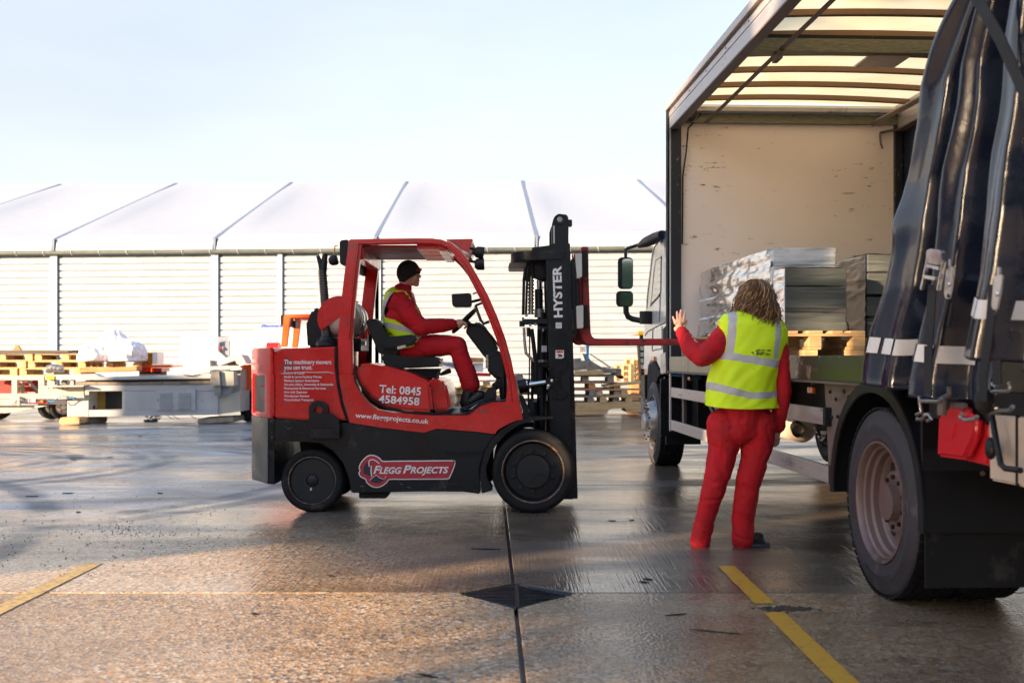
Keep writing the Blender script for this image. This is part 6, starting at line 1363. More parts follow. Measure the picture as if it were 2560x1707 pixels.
# hair
hc = P(1890, 744, YW + .02); hr = Vector((.086, .100, .118))
g = G(); g.ico(hc, 1, 4, (hr.x * .90, hr.y * .90, hr.z * .92)); g.capsule(hc - Vector((0, .02, .05)), hc - Vector((-.012, .03, .15)), (.078), .074, 16); g.bm.faces.ensure_lookup_table()
body(g, .007, .5, 3, 'hair_mass', 'hair', wk, [(.004, 14., 5., (1, 1, .6))])
rnd = random.Random(11)
for layer, mname, n in (('hair_strands', 'hair', 800), ('hair_highlights', 'hair_light', 520)):
    g = G()
    for _ in range(n):
        th = rnd.uniform(-math.pi * 1.1, math.pi * .15) if rnd.random() < .88 else rnd.uniform(0, 2 * math.pi)
        ph = rnd.uniform(.1, 1.25); fly = rnd.choice((0, 0, 0, .012, .03 if rnd.random() < .4 else .0)); sd = rnd.uniform(0, 6.28); fq = rnd.uniform(26, 85); am = rnd.uniform(.008, .017) * (1 if rnd.random() < .9 else 1.8)
        st = Vector((math.sin(ph) * math.cos(th) * hr.x, math.sin(ph) * math.sin(th) * hr.y, math.cos(ph) * hr.z)); d = Vector((math.cos(th), math.sin(th), 0)); right = max(0, d.x)
        Lz = rnd.uniform(.15, .23) + .09 * right; pts, rs = [], []; m_ = 14
        for i in range(m_):
            t = i / (m_ - 1); z = st.z - Lz * t * (1.0 + .25 * (st.z / hr.z)); zz = max(-.75, min(1, z / hr.z)); rad = math.sqrt(max(.05, 1 - min(1, max(0, zz)) ** 2)) if zz > 0 else 1.0 + .22 * min(1, -zz)
            rad *= 1 - .10 * max(0, -z / hr.z - .9); base = Vector((d.x * hr.x * rad, d.y * hr.y * rad, z)); base.x += .020 * t * (.4 + d.x)
            cu = am * (0.35 + t); tang = Vector((-d.y, d.x, 0)); p = hc + base + tang * cu * math.sin(fq * z + sd) + d * (cu * math.cos(fq * z + sd) + .008 + fly * (.3 + t)); pts.append(p); rs.append((.0030 if mname == 'hair' else .0026) * (1 - .65 * t) + .0007)
        g.tube(pts, rs, 4)
    g.done(layer, mname, wk, 80)
# boots
def boot(heel, toe, par, nm='boot', m='boot', h_=.075, wd=.045):
    d = (toe - heel).normalized(); g = G(); g.capsule(heel + Vector((0, 0, .046)), heel + d * .10 + Vector((0, 0, .045)), .046, .048, 14); g.capsule(heel + d * .09 + Vector((0, 0, .043)), toe - d * .05 + Vector((0, 0, .036)), .046, .040, 14)
    g.ico(toe - d * .055 + Vector((0, 0, .036)), .048, 3, (1.0, 1.0, .75)); g.capsule(heel + Vector((0, 0, .05)), heel + d * .02 + Vector((0, 0, .10)), .040, .034, 14)
    o = body(g, .006, .5, 3, nm, m, par); n = d.cross(Vector((0, 0, 1))); g = G()
    pl = []
    for k in range(20):
        t = 2 * math.pi * k / 20; c_, s_ = math.cos(t), math.sin(t); L_ = (toe - heel).length / 2 + .03; mid_ = (heel + toe) / 2 - d * .01; pl.append(mid_ + d * c_ * L_ + n * s_ * (.046 + .004 * c_))
    g.poly([(p.x, p.y, p.z + .001) for p in pl], [(p.x, p.y, p.z + .024) for p in pl], .003); g.done('sole', 'sole', o); return o
def gz(v, z=0.): return Vector((v.x, v.y, z))
boot(gz(W(1608, 0, .02)), gz(W(1618, 0, .25)), wk); boot(gz(W(1706, 0, .01)), gz(W(1762, 0, .02)), wk)
# --- driver
YD = 9.10
def D(x, y, d=0.): return P(*Z3(x, y), YD + d)
dv = empty('person', D(500, 1000), 'forklift driver in black beanie, yellow vest and red overalls looking right', 'person')
g = G()
g.ico(D(506, 388), 1, 4, (.083, .073, .098)); g.ico(D(548, 418), 1, 3, (.044, .052, .070)); g.capsule(D(530, 448), D(568, 470), .040, .024, 14); g.ico(D(574, 474), .015, 2)
g.capsule(D(585, 396), D(598, 413), .0085, .0105, 10); g.capsule(D(592, 417), D(586, 421), .009, .010, 8)
for s_ in (-1, 1): g.capsule(D(572, 378, .012 * s_), D(578, 380, .034 * s_), .010, .008, 8); g.ico(D(500, 415, .073 * s_), .02, 2, (.8, .4, 1.4)); g.ico(D(560, 428, .036 * s_), .02, 2)
g.capsule(D(588, 441), D(582, 441, .016), .0065, .005, 8); g.capsule(D(588, 441), D(582, 441, -.016), .0065, .005, 8); g.capsule(D(587, 451), D(581, 451, .014), .0075, .005, 8); g.capsule(D(587, 451), D(581, 451, -.014), .0075, .005, 8)
chain(g, [D(485, 450), D(470, 540), D(450, 600)], [.054, .052, .08]); chain(g, [D(450, 600), D(470, 780), D(510, 960)], [.12, .13, .12])
for s_ in (-1, 1):
    chain(g, [D(445, 600, .16 * s_), D(600, 815, .22 * s_), D(850, 785, .14 * s_)], [.05, .042, .028])
    chain(g, [D(500, 985, .09 * s_), D(890, 955, .12 * s_), D(990, 1270, .12 * s_)], [.085, .058, .042])
def grip(sx, dd):
    w0 = D(868, 780, dd); k0 = D(912, 775, dd); g.capsule(w0, k0, .026, .032, 12); g.capsule(D(895, 765, dd), D(905, 795, dd), .020, .02, 10)
    for k in range(4):
        yy = dd + (-.036 + .024 * k) ; r_ = (.0085, .0092, .0095, .0088)[k]; chain(g, [D(915, 768 + k * 3, yy * .6 + dd * .4), D(948, 772 + k * 5, yy * .6 + dd * .4), D(962, 795 + k * 3, yy * .6 + dd * .4), D(945, 812 + k * 2, yy * .6 + dd * .4)], [r_ * 1.1, r_, r_ * .95, r_ * .8], 10)
    chain(g, [D(890, 770, dd), D(915, 758, dd + .03 * sx), D(940, 762, dd + .035 * sx)], [.012, .0105, .009], 10)
grip(1, -.13); grip(-1, .13)
body(g, .0042, .4, 3, 'body', 'skin', dv)
for s_ in (-1, 1):
    g = G(); g.ico(D(582, 389, .026 * s_), .0065, 2, (.7, 1.4, .6)); g.capsule(D(583, 378, .014 * s_), D(577, 377, .040 * s_), .0028, .002, 6); g.done('eye', 'cloth_black', dv)
g = G(); g.capsule(D(589, 433), D(584, 433, -.022), .0032, .002, 6); g.capsule(D(589, 433), D(584, 433, .022), .0032, .002, 6); g.done('moustache', 'hair', dv)
# beanie
g = G(); g.ico(D(505, 382), 1, 5, (.093, .083, .100)); p0, p1 = D(612, 366), D(440, 480)
nrm = Vector((p1 - p0)).cross(Vector((0, 1, 0))); nrm = nrm if nrm.z > 0 else -nrm; nrm.normalize()
bmesh.ops.bisect_plane(g.bm, geom=g.bm.verts[:] + g.bm.edges[:] + g.bm.faces[:], plane_co=p0, plane_no=nrm, clear_inner=True)
for v in g.bm.verts:
    d_ = (v.co - p0).dot(nrm)
    if d_ < .035: v.co += (v.co - D(505, 382)).normalized() * .004
be = g.done('beanie', 'cloth_black', dv, 80); md = be.modifiers.new('t', 'SOLIDIFY'); md.thickness = .007; md.offset = 1
g = G(); q = [D(*p, dy) for p, dy in (((566, 349), -.060), ((604, 349), -.022), ((606, 368), -.022), ((568, 370), -.062))]; g.poly(q, [v + Vector((.006, -.007, 0)) for v in q], .001); g.done('badge', 'dark_red', dv)
# overalls
def torso_rings(): return [(498, 440, 52, .075), (515, 440, 72, .13), (545, 442, 100, .19), (620, 448, 124, .215), (720, 455, 138, .215), (820, 480, 140, .20), (900, 512, 138, .19), (1000, 520, 120, .19)]
def tring(t, tab):
    t = t * (len(tab) - 1); i = min(int(t), len(tab) - 2); k = t - i; return [a + (b_ - a) * k for a, b_ in zip(tab[i], tab[i + 1])]
kz = .31878 / F * YD
def torso_f(off, tab, seed):
    def f(u, v):
        y, cx_, hx, hy = tring(v, tab); t = 2 * math.pi * u; c_, s_ = math.cos(t), math.sin(t); e_ = 2.3; q = (abs(c_) ** e_ + abs(s_) ** e_) ** (-1 / e_)
        fo = .007 * noise.noise(Vector((u * 9, v * 5, seed))) + .004 * noise.noise(Vector((u * 20, v * 14, seed)))
        p = D(cx_, y) + Vector((c_ * q * (hx * kz + off + fo), s_ * q * (hy + off + fo), 0)); return p
    return f
g = G()
for i in range(8):
    y, cx_, hx, hy = torso_rings()[i]
    for k in range(-2, 3): g.ico(D(cx_, y + 15, hy * .62 * k / 2), 1, 3, (hx * kz * .94, hy * .42, max(.05, hx * kz * .62)))
chain(g, [D(470, 520), D(480, 498)], [.07, .058])
for s_ in (-1, 1):
    chain(g, [D(440, 600, .18 * s_), D(520, 720, .225 * s_), D(600, 812, .23 * s_)], [.078, .072, .066]); chain(g, [D(600, 812, .23 * s_), D(720, 800, .19 * s_), D(848, 785, .14 * s_)], [.066, .060, .048])
    chain(g, [D(500, 985, .10 * s_), D(700, 955, .12 * s_), D(885, 955, .13 * s_)], [.115, .095, .080]); chain(g, [D(885, 955, .13 * s_), D(940, 1110, .13 * s_), D(992, 1255, .13 * s_)], [.080, .078, .078])
g.ico(D(500, 1000), .13, 3, (1.1, 1.4, .8))
body(g, .0078, .5, 3, 'overalls', 'cloth_red', dv, [(.008, 5.0, 13.1, (1, 1, 1.2), .004), (.003, 12., 18.2, (1, 1, 1.2), .002)])
g = G(); g.px([Z3(*p) for p in ((505, 515), (520, 540), (553, 600), (550, 625), (530, 600), (500, 560))], YD - .06, YD - .07, YD + .07, .006); g.done('collar', 'cloth_red', dv)
# vest of the driver
tabv = [(495, 436, 50, .07), (508, 438, 70, .125), (540, 440, 102, .195), (620, 446, 128, .222), (720, 452, 144, .222), (820, 478, 146, .208), (900, 512, 146, .20), (960, 530, 142, .20), (1010, 520, 112, .19)]
g = G(); g.grid(200, 150, torso_f(.012, tabv, 7.)); hole = [(412, 538), (372, 590), (342, 655), (326, 700), (345, 742), (420, 760), (500, 810), (560, 850), (572, 800), (540, 700), (495, 620), (450, 550)]
front = [(455, 495), (505, 540), (565, 635), (628, 745), (660, 860), (800, 860), (800, 400), (455, 400)]
dele = []
for f in g.bm.faces:
    c = f.calc_center_median(); sc_y = c.y; x = ((CX + c.x / YD * F) - 860) / .31878; y = ((HY - (c.z - H) / YD * F) - 560) / .31878; side = abs(c.y - YD) > .10
    if (side and inpoly(x, y, hole)) or inpoly(x, y, front): dele.append(f); continue
    r_ = False
    if 768 + (x - 318) * .22 < y < 768 + (x - 318) * .22 + 42: r_ = True
    if 872 < y < 905 and x > 560: r_ = True
    cx2, cy2 = (x - 455) * .95, y - 650
    if side and y < 760 and inpoly(x + 24, y + 5, hole) and x < 420: r_ = True
    if r_: f.material_index = 1
bmesh.ops.delete(g.bm, geom=dele, context='FACES')
vest = g.done('hi_vis_vest', ['hi_vis', 'reflective'], dv); md = vest.modifiers.new('th', 'SOLIDIFY'); md.thickness = .004; md.offset = 1
for p in vest.data.polygons: p.use_smooth = True
for s_ in (-1, 1):
    h_ = D(955, 1445, .13 * s_); t_ = D(1105, 1385, .13 * s_); d = (t_ - h_).normalized(); g = G()
    g.capsule(h_ + Vector((0, 0, .05)), D(985, 1300, .13 * s_), .05, .05, 14); g.capsule(h_ + Vector((.01, 0, .045)), t_ + Vector((-.04, 0, .04)), .05, .042, 14); g.ico(t_ + Vector((-.045, 0, .045)), .05, 3, (1.1, .95, .85)); bt = body(g, .006, .5, 2, 'boot', 'boot', dv, [(.004, 30., 2., (1, 1, 1))])
    g = G(); n = Vector((0, 1, 0)); up = Vector((0, 0, 1)); g.poly([h_ - d * .05 - n * .045, h_ - d * .05 + n * .045, t_ + n * .042, t_ - n * .042], [h_ - d * .05 - n * .045 + up * .024, h_ - d * .05 + n * .045 + up * .024, t_ + n * .042 + up * .024, t_ - n * .042 + up * .024], .004); g.done('sole', 'sole', bt)
# ------------------------------------------------------------------ clutter in front of the hall, left side
def fb(f, pts, Y, d, nm, m, par, bev=.0, smooth=0):
    g = G(); g.px(q2(f, pts), Y, Y, Y + d, bev); return g.done(nm, m, par, smooth)
def rect(x0, y0, x1, y1): return [(x0, y0), (x1, y0), (x1, y1), (x0, y1)]
YB_ = 20.0
mc = empty('machine_bed', P(*ZL(1270, 1080), YB_ + .6), 'long pale grey machine bed with louvred door lying on timber blocks', 'machine')
fb(ZL, rect(597, 925, 792, 1078), YB_, .9, 'body', 'machine_white', mc, .01)
fb(ZL, [(757, 792), (1940, 786), (1940, 846), (792, 846), (757, 846)], YB_ - .01, .9, 'body', 'machine_white', mc, .01)
fb(ZL, [(757, 847), (791, 847), (791, 924), (757, 924)], YB_ - .005, .9, 'body', 'machine_cream', mc)
fb(ZL, [(793, 1014), (1940, 1014), (1940, 1056), (793, 1074)], YB_, .9, 'body', 'machine_white', mc)
fb(ZL, [(1089, 847), (1940, 847), (1940, 1013), (1089, 1013)], YB_, .9, 'body', 'machine_white', mc)
fb(ZL, rect(793, 847, 948, 1013), YB_ + .42, .05, 'inner_wall', 'inside_yellow', mc); fb(ZL, rect(940, 847, 1088, 1013), YB_ + .40, .05, 'inner_wall', 'tarmac_dark', mc)
fb(ZL, rect(800, 975, 830, 1012), YB_ + .2, .1, 'junction_box', 'black_plastic', mc)
fb(ZL, [(1941, 800), (2040, 800), (2040, 870), (1941, 905)], YB_ - .005, .8, 'side_plate', 'machine_white', mc)
fb(ZL, [(1941, 905), (2035, 872), (2142, 845), (2142, 1028), (1941, 1053)], YB_ + .03, .8, 'end_panel', 'machine_cream', mc)
fb(ZL, [(1941, 662), (2142, 655), (2142, 845), (2040, 868), (2040, 800), (1941, 800)], YB_ + .25, .6, 'end_housing', 'machine_cream', mc)
ld = fb(ZL, rect(1385, 826, 1742, 1018), YB_ - .03, .03, 'louvred_door', 'machine_white', mc, .004)
for k in range(11):
    for x0 in (1424, 1588):
        g = G(); y = 858 + k * 13.6; a, z = XZ(*ZL(x0, y), YB_ - .03); b2, _ = XZ(*ZL(x0 + 108, y), YB_ - .03)
        g.poly([(a, YB_ - .031, z), (b2, YB_ - .031, z), (b2, YB_ - .031, z - .020), (a, YB_ - .031, z - .020)], [(a, YB_ - .032, z), (b2, YB_ - .032, z), (b2, YB_ - .052, z - .020), (a, YB_ - .052, z - .020)]); g.done('louvre', 'machine_white', ld)
g = G(); g.ico(P(*ZL(1403, 925), YB_ - .035), .02, 1); g.done('lock', 'steel', ld)
fb(ZL, [(400, 705), (840, 692), (900, 722), (1560, 700), (1900, 690), (1900, 735), (900, 748), (400, 745)], YB_ - .12, .25, 'guide_rail', 'machine_white', mc, .01)
fb(ZL, [(660, 762), (1100, 768), (1900, 752), (1900, 784), (760, 790), (660, 785)], YB_ - .03, .95, 'slideway', 'wood_grey', mc)
fb(ZL, [(760, 750), (1880, 738), (1880, 751), (1100, 767), (760, 761)], YB_ - .04, .9, 'slide_cover', 'chassis', mc)
fb(ZL, rect(628, 745, 655, 792), YB_ - .05, .1, 'support', 'machine_white', mc); fb(ZL, rect(540, 745, 595, 790), YB_ + .05, .2, 'motor', 'steel', mc, .02); fb(ZL, [(425, 745), (485, 745), (485, 792), (415, 792)], YB_ - .02, .1, 'bracket', 'machine_cream', mc)
fb(ZL, rect(408, 712, 482, 742), YB_ - .14, .05, 'yellow_guard', 'yellow_paint', mc)
fb(ZL, [(385, 800), (745, 795), (745, 806), (395, 812)], YB_ - .2, .35, 'channel_flange', 'machine_cream', mc); fb(ZL, [(388, 812), (745, 806), (745, 905), (388, 910)], YB_ + .05, .08, 'channel_web', 'machine_cream', mc, .005); fb(ZL, [(385, 885), (745, 880), (750, 905), (385, 912)], YB_ - .16, .2, 'channel_flange', 'machine_cream', mc)
for k in range(5):
    g = G(); g.ico(P(*ZL(432 + 42 * k, 822), YB_ + .045), .012, 1); g.done('bolt_hole', 'chassis', mc)
g = G()
for k, (x, y) in enumerate(((440, 650), (470, 640), (505, 645), (540, 650))): g.lathe([(0, -.05), (.07, -.05), (.08, 0), (.07, .05), (0, .05)], P(*ZL(x, y), YB_), (1, .2, .2 * (k % 2)), 16)
g.done('valve_block', 'steel', mc, 50)
g = G(); g.tube([P(*ZL(x, y), YB_ - .22) for x, y in ((422, 915), (440, 938), (480, 935), (520, 902), (570, 888), (620, 895), (670, 925))], .010, 6); g.done('hose', 'blue_paint', mc, 60)
g = G(); g.tube([P(*ZL(x, y), YB_ - .15) for x, y in ((1620, 680), (1660, 708), (1720, 712), (1790, 686), (1880, 682))], .008, 5); g.done('cable', 'black_plastic', mc)
fb(ZL, [(1875, 672), (1955, 668), (1968, 800), (1870, 790)], YB_ - .25, .3, 'bent_guard', 'steel', mc, .01); fb(ZL, [(1966, 668), (2085, 672), (2090, 800), (1975, 802)], YB_ - .18, .25, 'bent_guard', 'machine_cream', mc, .01)
fb(ZL, [(1900, 802), (1968, 806), (1965, 885), (1912, 885), (1910, 840)], YB_ - .14, .13, 'bracket', 'steel', mc, .006)
fb(ZL, [(1930, 600), (1940, 570), (2115, 518), (2160, 530), (2200, 605), (2110, 608), (2095, 575), (1950, 622)], YB_ + .1, .5, 'folded_hood', 'machine_white', mc, .006)
fb(ZL, [(1480, 660), (1900, 625), (2140, 618), (2140, 640), (1900, 656), (1660, 672)], YB_ + .0, .15, 'cover_plate', 'machine_white', mc)
g = G(); rnd = random.Random(3)
for k in range(14):
    x = rnd.uniform(1280, 1430); p = [P(*ZL(x, 1064), YB_ + .1)]; 
    for j in range(3): p.append(P(*ZL(x + rnd.uniform(-40, 40), 1075 + 12 * j), YB_ + .1))
    g.tube(p, .005, 4)
for x in (1490, 1540, 1700): g.tube([P(*ZL(x, 1064), YB_ + .1), P(*ZL(x + 30, 1085), YB_ + .1), P(*ZL(x + 60, 1095), YB_ + .12)], .006, 4)
g.done('loose_wires', 'chassis', mc)
def timber(pts, Y, d, lab, m='wood'):
    g = G(); g.px(q2(ZL, pts), Y, Y, Y + d, .015); o = g.done('timber_block', m); tag(o, lab, 'timber'); o.location.z = 0.002; return o
timber([(522, 1100), (545, 1082), (690, 1080), (714, 1095), (712, 1140), (560, 1150), (525, 1140)], YB_ - .35, 1.25, 'thick pale timber block under the left end of the machine bed')
timber(rect(720, 1080, 868, 1136), YB_ + .1, .5, 'darker short timber in the shade beside the pale block', 'wood_grey')
timber([(1757, 1078), (2075, 1062), (2078, 1108), (1757, 1126)], YB_ - .1, .9, 'weathered grey timber under the right end of the machine bed', 'wood_grey')
g = G()
for k in range(5): g.ico(GP(*ZL(1300 + 22 * k, 1118)) + Vector((0, 0, .02)), .035, 2, (1.5, 1, .6))
o = g.done('blue_rag', 'blue_paint', None, 60); tag(o, 'crumpled blue rag on the ground under the machine bed', 'rag')
# trailer
YT = 21.2
tr = empty('flatbed_trailer', P(*ZL(100, 1060), YT + .7), 'grey twin axle trailer at the left edge carrying steel frame and pallets', 'trailer')
fb(ZL, [(-420, 888), (395, 888), (600, 900), (600, 918), (395, 916), (-420, 918)], YT, 1.7, 'bed', 'machine_cream', tr, .01); fb(ZL, [(-420, 920), (150, 920), (150, 975), (-420, 975)], YT - .04, .06, 'side_board', 'steel', tr, .005); fb(ZL, [(165, 895), (172, 895), (172, 975), (150, 975), (150, 895)], YT - .07, .06, 'stake', 'machine_cream', tr)
fb(ZL, [(176, 912), (590, 918), (590, 968), (176, 955)], YT + .05, 1.5, 'side_rail', 'logo_dark', tr); fb(ZL, [(-420, 976), (420, 976), (150, 1030), (60, 1040), (-420, 1040)], YT + .1, .2, 'chassis_rail', 'machine_cream', tr)
fb(ZL, [(176, 944), (425, 946), (425, 952), (176, 950)], YT + .03, .02, 'red_stripe', 'red_paint', tr)
a_ = P(*ZL(180, 944), YT + .028); b_2 = P(*ZL(316, 944), YT + .028); text('Brian James Trailers', a_, (1, 0, 0), (0, 0, 1), 'white_decal', tr, width=b_2.x - a_.x, size=.12, bold=.03)
g = G(); g.box(P(*ZL(375, 938), YT + .02), (.045, .03, .04)); g.done('side_marker', 'amber', tr); g = G(); g.box(P(*ZL(118, 938), YT - .06), (.09, .03, .04), bev=.008); g.done('lamp', 'white_paint', tr)
for x, nm in ((470, 0), (566, 1), (0, 2)):
    c = P(*ZL(x, 1040), YT + .32); c.z = .245; ax = Vector((.62, -.785, 0)); g = G(); r_ = .245; w_ = .19
    g.lathe([(r_ * .6, -w_), (r_ * .93, -w_), (r_, -w_ * .85), (r_, -w_ * .15), (r_ * .94, 0), (r_ * .75, .01), (r_ * .62, 0)], c, ax, 40); tw = g.done('wheel', 'rubber', tr, 40)
    g = G(); g.lathe([(r_ * .63, 0), (r_ * .58, -.01), (r_ * .52, -.04), (r_ * .30, -.03), (r_ * .2, .0), (0, .0)], c, ax, 32); g.done('rim', 'aluminium', tw, 40)
    for k in range(5):
        t = 2 * math.pi * k / 5; v = ax.cross(Vector((0, 0, 1))); g = G(); g.ico(c + (v * math.cos(t) + Vector((0, 0, 1)) * math.sin(t)) * r_ * .40 - ax * .03, .018, 1); g.done('rim_hole', 'chassis', tw)
fr = empty('steel_frame', P(*ZL(190, 890), YT + .2), 'cream painted open steel frame standing on the trailer', 'frame')
for r_ in (rect(-420, 715, 392, 745), rect(-420, 868, 392, 887)): fb(ZL, r_, YT + .02, .10, 'rail', 'machine_cream', fr, .004)
for x0, x1 in ((104, 150), (342, 392), (-150, -110)): fb(ZL, rect(x0, 746, x1, 867), YT + .025, .09, 'upright', 'machine_cream', fr)
fb(ZL, rect(180, 752, 200, 867), YT + .5, .1, 'upright', 'machine_cream', fr); fb(ZL, [(225, 752), (255, 752), (335, 835), (335, 862)], YT + .3, .05, 'diagonal', 'steel', fr)
rc = fb(ZL, rect(-300, 752, 340, 888), YT + .75, .5, 'red_container', 'dark_red', None, .02); tag(rc, 'dark red steel container seen through the cream frame on the trailer', 'container')
text('KSM LIFT POINT', P(*ZL(250, 882), YT + .745), (1, 0, 0), (0, 0, 1), 'white_decal', rc, width=.62, size=.09)
# pallets on the frame
z0 = .872; rnd = random.Random(21)
lst = [(-.9, 0, 'wood'), (.33, 0, 'wood'), (-.75, 1, 'wood'), (.50, 1, 'wood'), (-.6, 2, 'wood'), (.63, 2, 'wood')]
wd = ['leftmost', 'second', 'third']; nms = ['bottom', 'middle', 'top']
for x, lv, m_ in lst:
    X = P(*ZL(60, 0), YT).x + x + .45
    pallet((X + .0, YT + .55, z0 + lv * .1455), rnd.uniform(-.03, .03), m_, f'{"left" if x < 0 else "right"} pallet of the {nms[lv]} layer on the cream frame', 'pallets stacked on the trailer')
for k, (dx, rz, dz) in enumerate(((0, .015, 0), (-.15, -.02, .022), (.1, .01, .044))):
    g = G(); c = P(*ZL(330, 500), YT + .4); g.box((c.x - .35 + dx * .5, YT + .45, 1.3095 + .011 + dz + .001), (2.5 - dz * 6, .7, .020), Matrix.Rotation(rz, 3, 'Z'), .002); o = g.done('board', 'ply_dark'); tag(o, ('lowest', 'middle', 'topmost')[k] + ' of the dark weathered boards on top of the trailer pallets', 'board', 'dark boards on the pallets')
g = G(); p = P(*ZL(150, 488), YT + .3); g.poly([p + Vector((-.10, 0, -.0)), p + Vector((.10, 0, -.0)), p + Vector((.03, 0, .11)), p + Vector((-.03, 0, .11))], [p + Vector((-.10, .05, -.0)), p + Vector((.10, .05, -.0)), p + Vector((.03, .05, .11)), p + Vector((-.03, .05, .11))], .01); o = g.done('wooden_wedge', 'wood_orange'); tag(o, 'small orange wooden wedge on the dark boards', 'wedge')
# crumpled plastic film
g = G(); c = P(*ZL(1010, 500), YT + .2); g.ico(c + Vector((0, 0, -.1)), 1, 5, (.40, .36, .42)); g.ico(c + Vector((0, 0, .18)), 1, 4, (.2, .22, .22)); g.ico(P(*ZL(850, 540), YT), 1, 4, (.34, .3, .20)); g.ico(P(*ZL(1150, 530), YT), 1, 4, (.28, .3, .26)); me = bake(g.bm, .018, .5, 2); wrinkle(me, .09, 2.6, 2.2); wrinkle(me, .02, 8., 7.7)
for v in me.vertices: v.co.z = max(v.co.z, 1.165)
mat('white_film', (.85, .86, .88), .25, var=.03); o = link_mesh('plastic_heap', me, 'white_film'); tag(o, 'heap of crumpled white plastic sheeting on the pallets', 'plastic sheeting')
bx_ = empty('pallet_base', P(*ZL(1050, 640), YT + .5)); C.objects.unlink(bx_); bpy.data.objects.remove(bx_)
pallet((P(*ZL(960, 0), YT).x, YT + .45, 1.02), .04, 'wood', 'loose pallet under the white plastic heap', 'pallets stacked on the trailer', (1, 1)); 
rs = empty('red_steel_tray', P(*ZL(1380, 700), YT + .4), 'red and orange steel tray holding a yellow box section', 'tray')
fb(ZL, [(1205, 614), (1515, 612), (1540, 636), (1205, 640)], YT + .2, .8, 'tray_top', 'orange_paint', rs, .004); fb(ZL, rect(1235, 641, 1440, 672), YT + .35, .5, 'tray_side', 'red_paint', rs); fb(ZL, rect(1345, 641, 1352, 676), YT + .2, .1, 'tray_rib', 'orange_paint', rs); fb(ZL, rect(1240, 673, 1430, 900), YT + .4, .4, 'tray_stand', 'chassis', rs)
ys_ = empty('yellow_box_section', P(*ZL(1320, 611), YT + .4), 'yellow steel box section standing on the red tray', 'steel section')
fb(ZL, rect(1300, 508, 1358, 608), YT + .55, .05, 'web', 'yellow_paint', ys_); fb(ZL, rect(1359, 500, 1402, 609), YT + .2, .4, 'flange', 'cabinet_white', ys_, .005); fb(ZL, rect(1236, 502, 1358, 512), YT + .25, .35, 'top_flange', 'yellow_paint', ys_, .004)
tb1 = fb(ZL, [(705, 650), (1110, 630), (1220, 622), (1220, 662), (1120, 672), (705, 682)], YT - .45, .3, 'timber_beam', 'wood_orange', None, .01); tag(tb1, 'reddish timber beam lying across the top of the machine bed', 'timber')
# white cabinets
YC_ = 23.6
def cabinet(nm, lab, polys, loc):
    root = empty(nm, loc, lab, 'cabinet')
    for i, (pts, dY, d, pn, m_) in enumerate(polys): fb(ZB, pts, YC_ + dY, d, pn, m_, root, .012)
    return root
cabinet('machine_cabinet', 'sloping topped white machine cabinet behind the grey machine bed', [([(642, 320), (1128, 322), (1128, 520), (1215, 588), (1150, 640), (622, 590)], 0, .8, 'cabinet_body', 'cabinet_white'), ([(548, 606), (1020, 602), (1020, 1050), (548, 1050)], .02, .9, 'lower_body', 'cabinet_white')], P(*ZB(830, 1050), YC_ + .4))
c2_ = cabinet('switch_cabinet', 'grey cabinet end with a red rotary switch between the white cabinets', [([(1131, 402), (1276, 368), (1276, 1040), (1131, 1040)], .1, .7, 'cabinet_body', 'cabinet_grey')], P(*ZB(1200, 1040), YC_ + .4))
fb(ZB, rect(1146, 452, 1187, 492), YC_ + .05, .05, 'switch_plate', 'white_paint', c2_, .004); g = G(); g.lathe([(.035, 0), (.03, .03), (0, .03)], P(*ZB(1163, 472), YC_ + .05), (0, -1, 0), 16); g.done('rotary_switch', 'dark_red', c2_)
c3_ = cabinet('moulding_machine', 'big white moulding machine with blue lettering behind the orange forklift', [([(1282, 306), (1760, 304), (2400, 304), (2400, 1040), (1282, 1040)], 0, 1.0, 'machine_body', 'cabinet_white'), ([(1590, 160), (2300, 158), (2300, 302), (1590, 302)], .3, .6, 'upper_housing', 'machine_white')], P(*ZB(1700, 1040), YC_ + .4))
a_ = P(*Z1(222, 1122), YC_ + .295); b_2 = P(*Z1(590, 1122), YC_ + .295); text('Battenfeld', a_, (1, 0, 0), (0, 0, 1), 'blue_text', c3_, width=b_2.x - a_.x, size=.085, bold=.03, shear=.4)
# second forklift, orange guard
Y2 = 20.7
f2 = empty('forklift', P(*Z1(500, 1568), Y2 + .6) * 1, 'older red forklift with bright orange overhead guard parked by the white machines', 'forklift'); f2.location.z = 0; WL[f2].z = 0
fb(ZB, [(1432, 700), (1445, 688), (1580, 680), (1600, 690), (2700, 690), (2700, 1030), (1412, 1030), (1418, 860)], Y2, 1.2, 'counterweight', 'red_paint_orange', f2, .03, 40)
fb(ZB, [(1411, 1042), (2700, 1042), (2700, 1380), (1640, 1400), (1560, 1300), (1520, 1440), (1420, 1400), (1410, 1250)], Y2 + .02, 1.15, 'chassis', 'black_paint', f2, .02)
for k in range(9): fb(ZB, rect(1574, 800 + 24 * k, 1582, 808 + 24 * k), Y2 - .01, .01, 'mark', 'white_decal', f2)
for k in range(8): fb(ZB, rect(1592, 802 + 27 * k, 1612, 822 + 27 * k), Y2 - .01, .01, 'mark', 'white_decal', f2)
c = P(*ZB(1610, 1300), Y2 + .12); c.z = .27; g = G(); g.lathe([(0, -.15), (.2, -.15), (.27, -.12), (.27, .0), (.25, .03), (.15, .03), (.14, .01), (0, .01)], c, (0, -1, 0), 32); g.done('rear_wheel', 'rubber', f2, 40)
c = P(*ZB(2500, 1300), Y2 + .12); c.z = .30; g = G(); g.lathe([(0, -.2), (.2, -.2), (.30, -.17), (.30, .0), (.27, .03), (.15, .03), (.14, .01), (0, .01)], c, (0, -1, 0), 32); g.done('front_wheel', 'rubber', f2, 40)
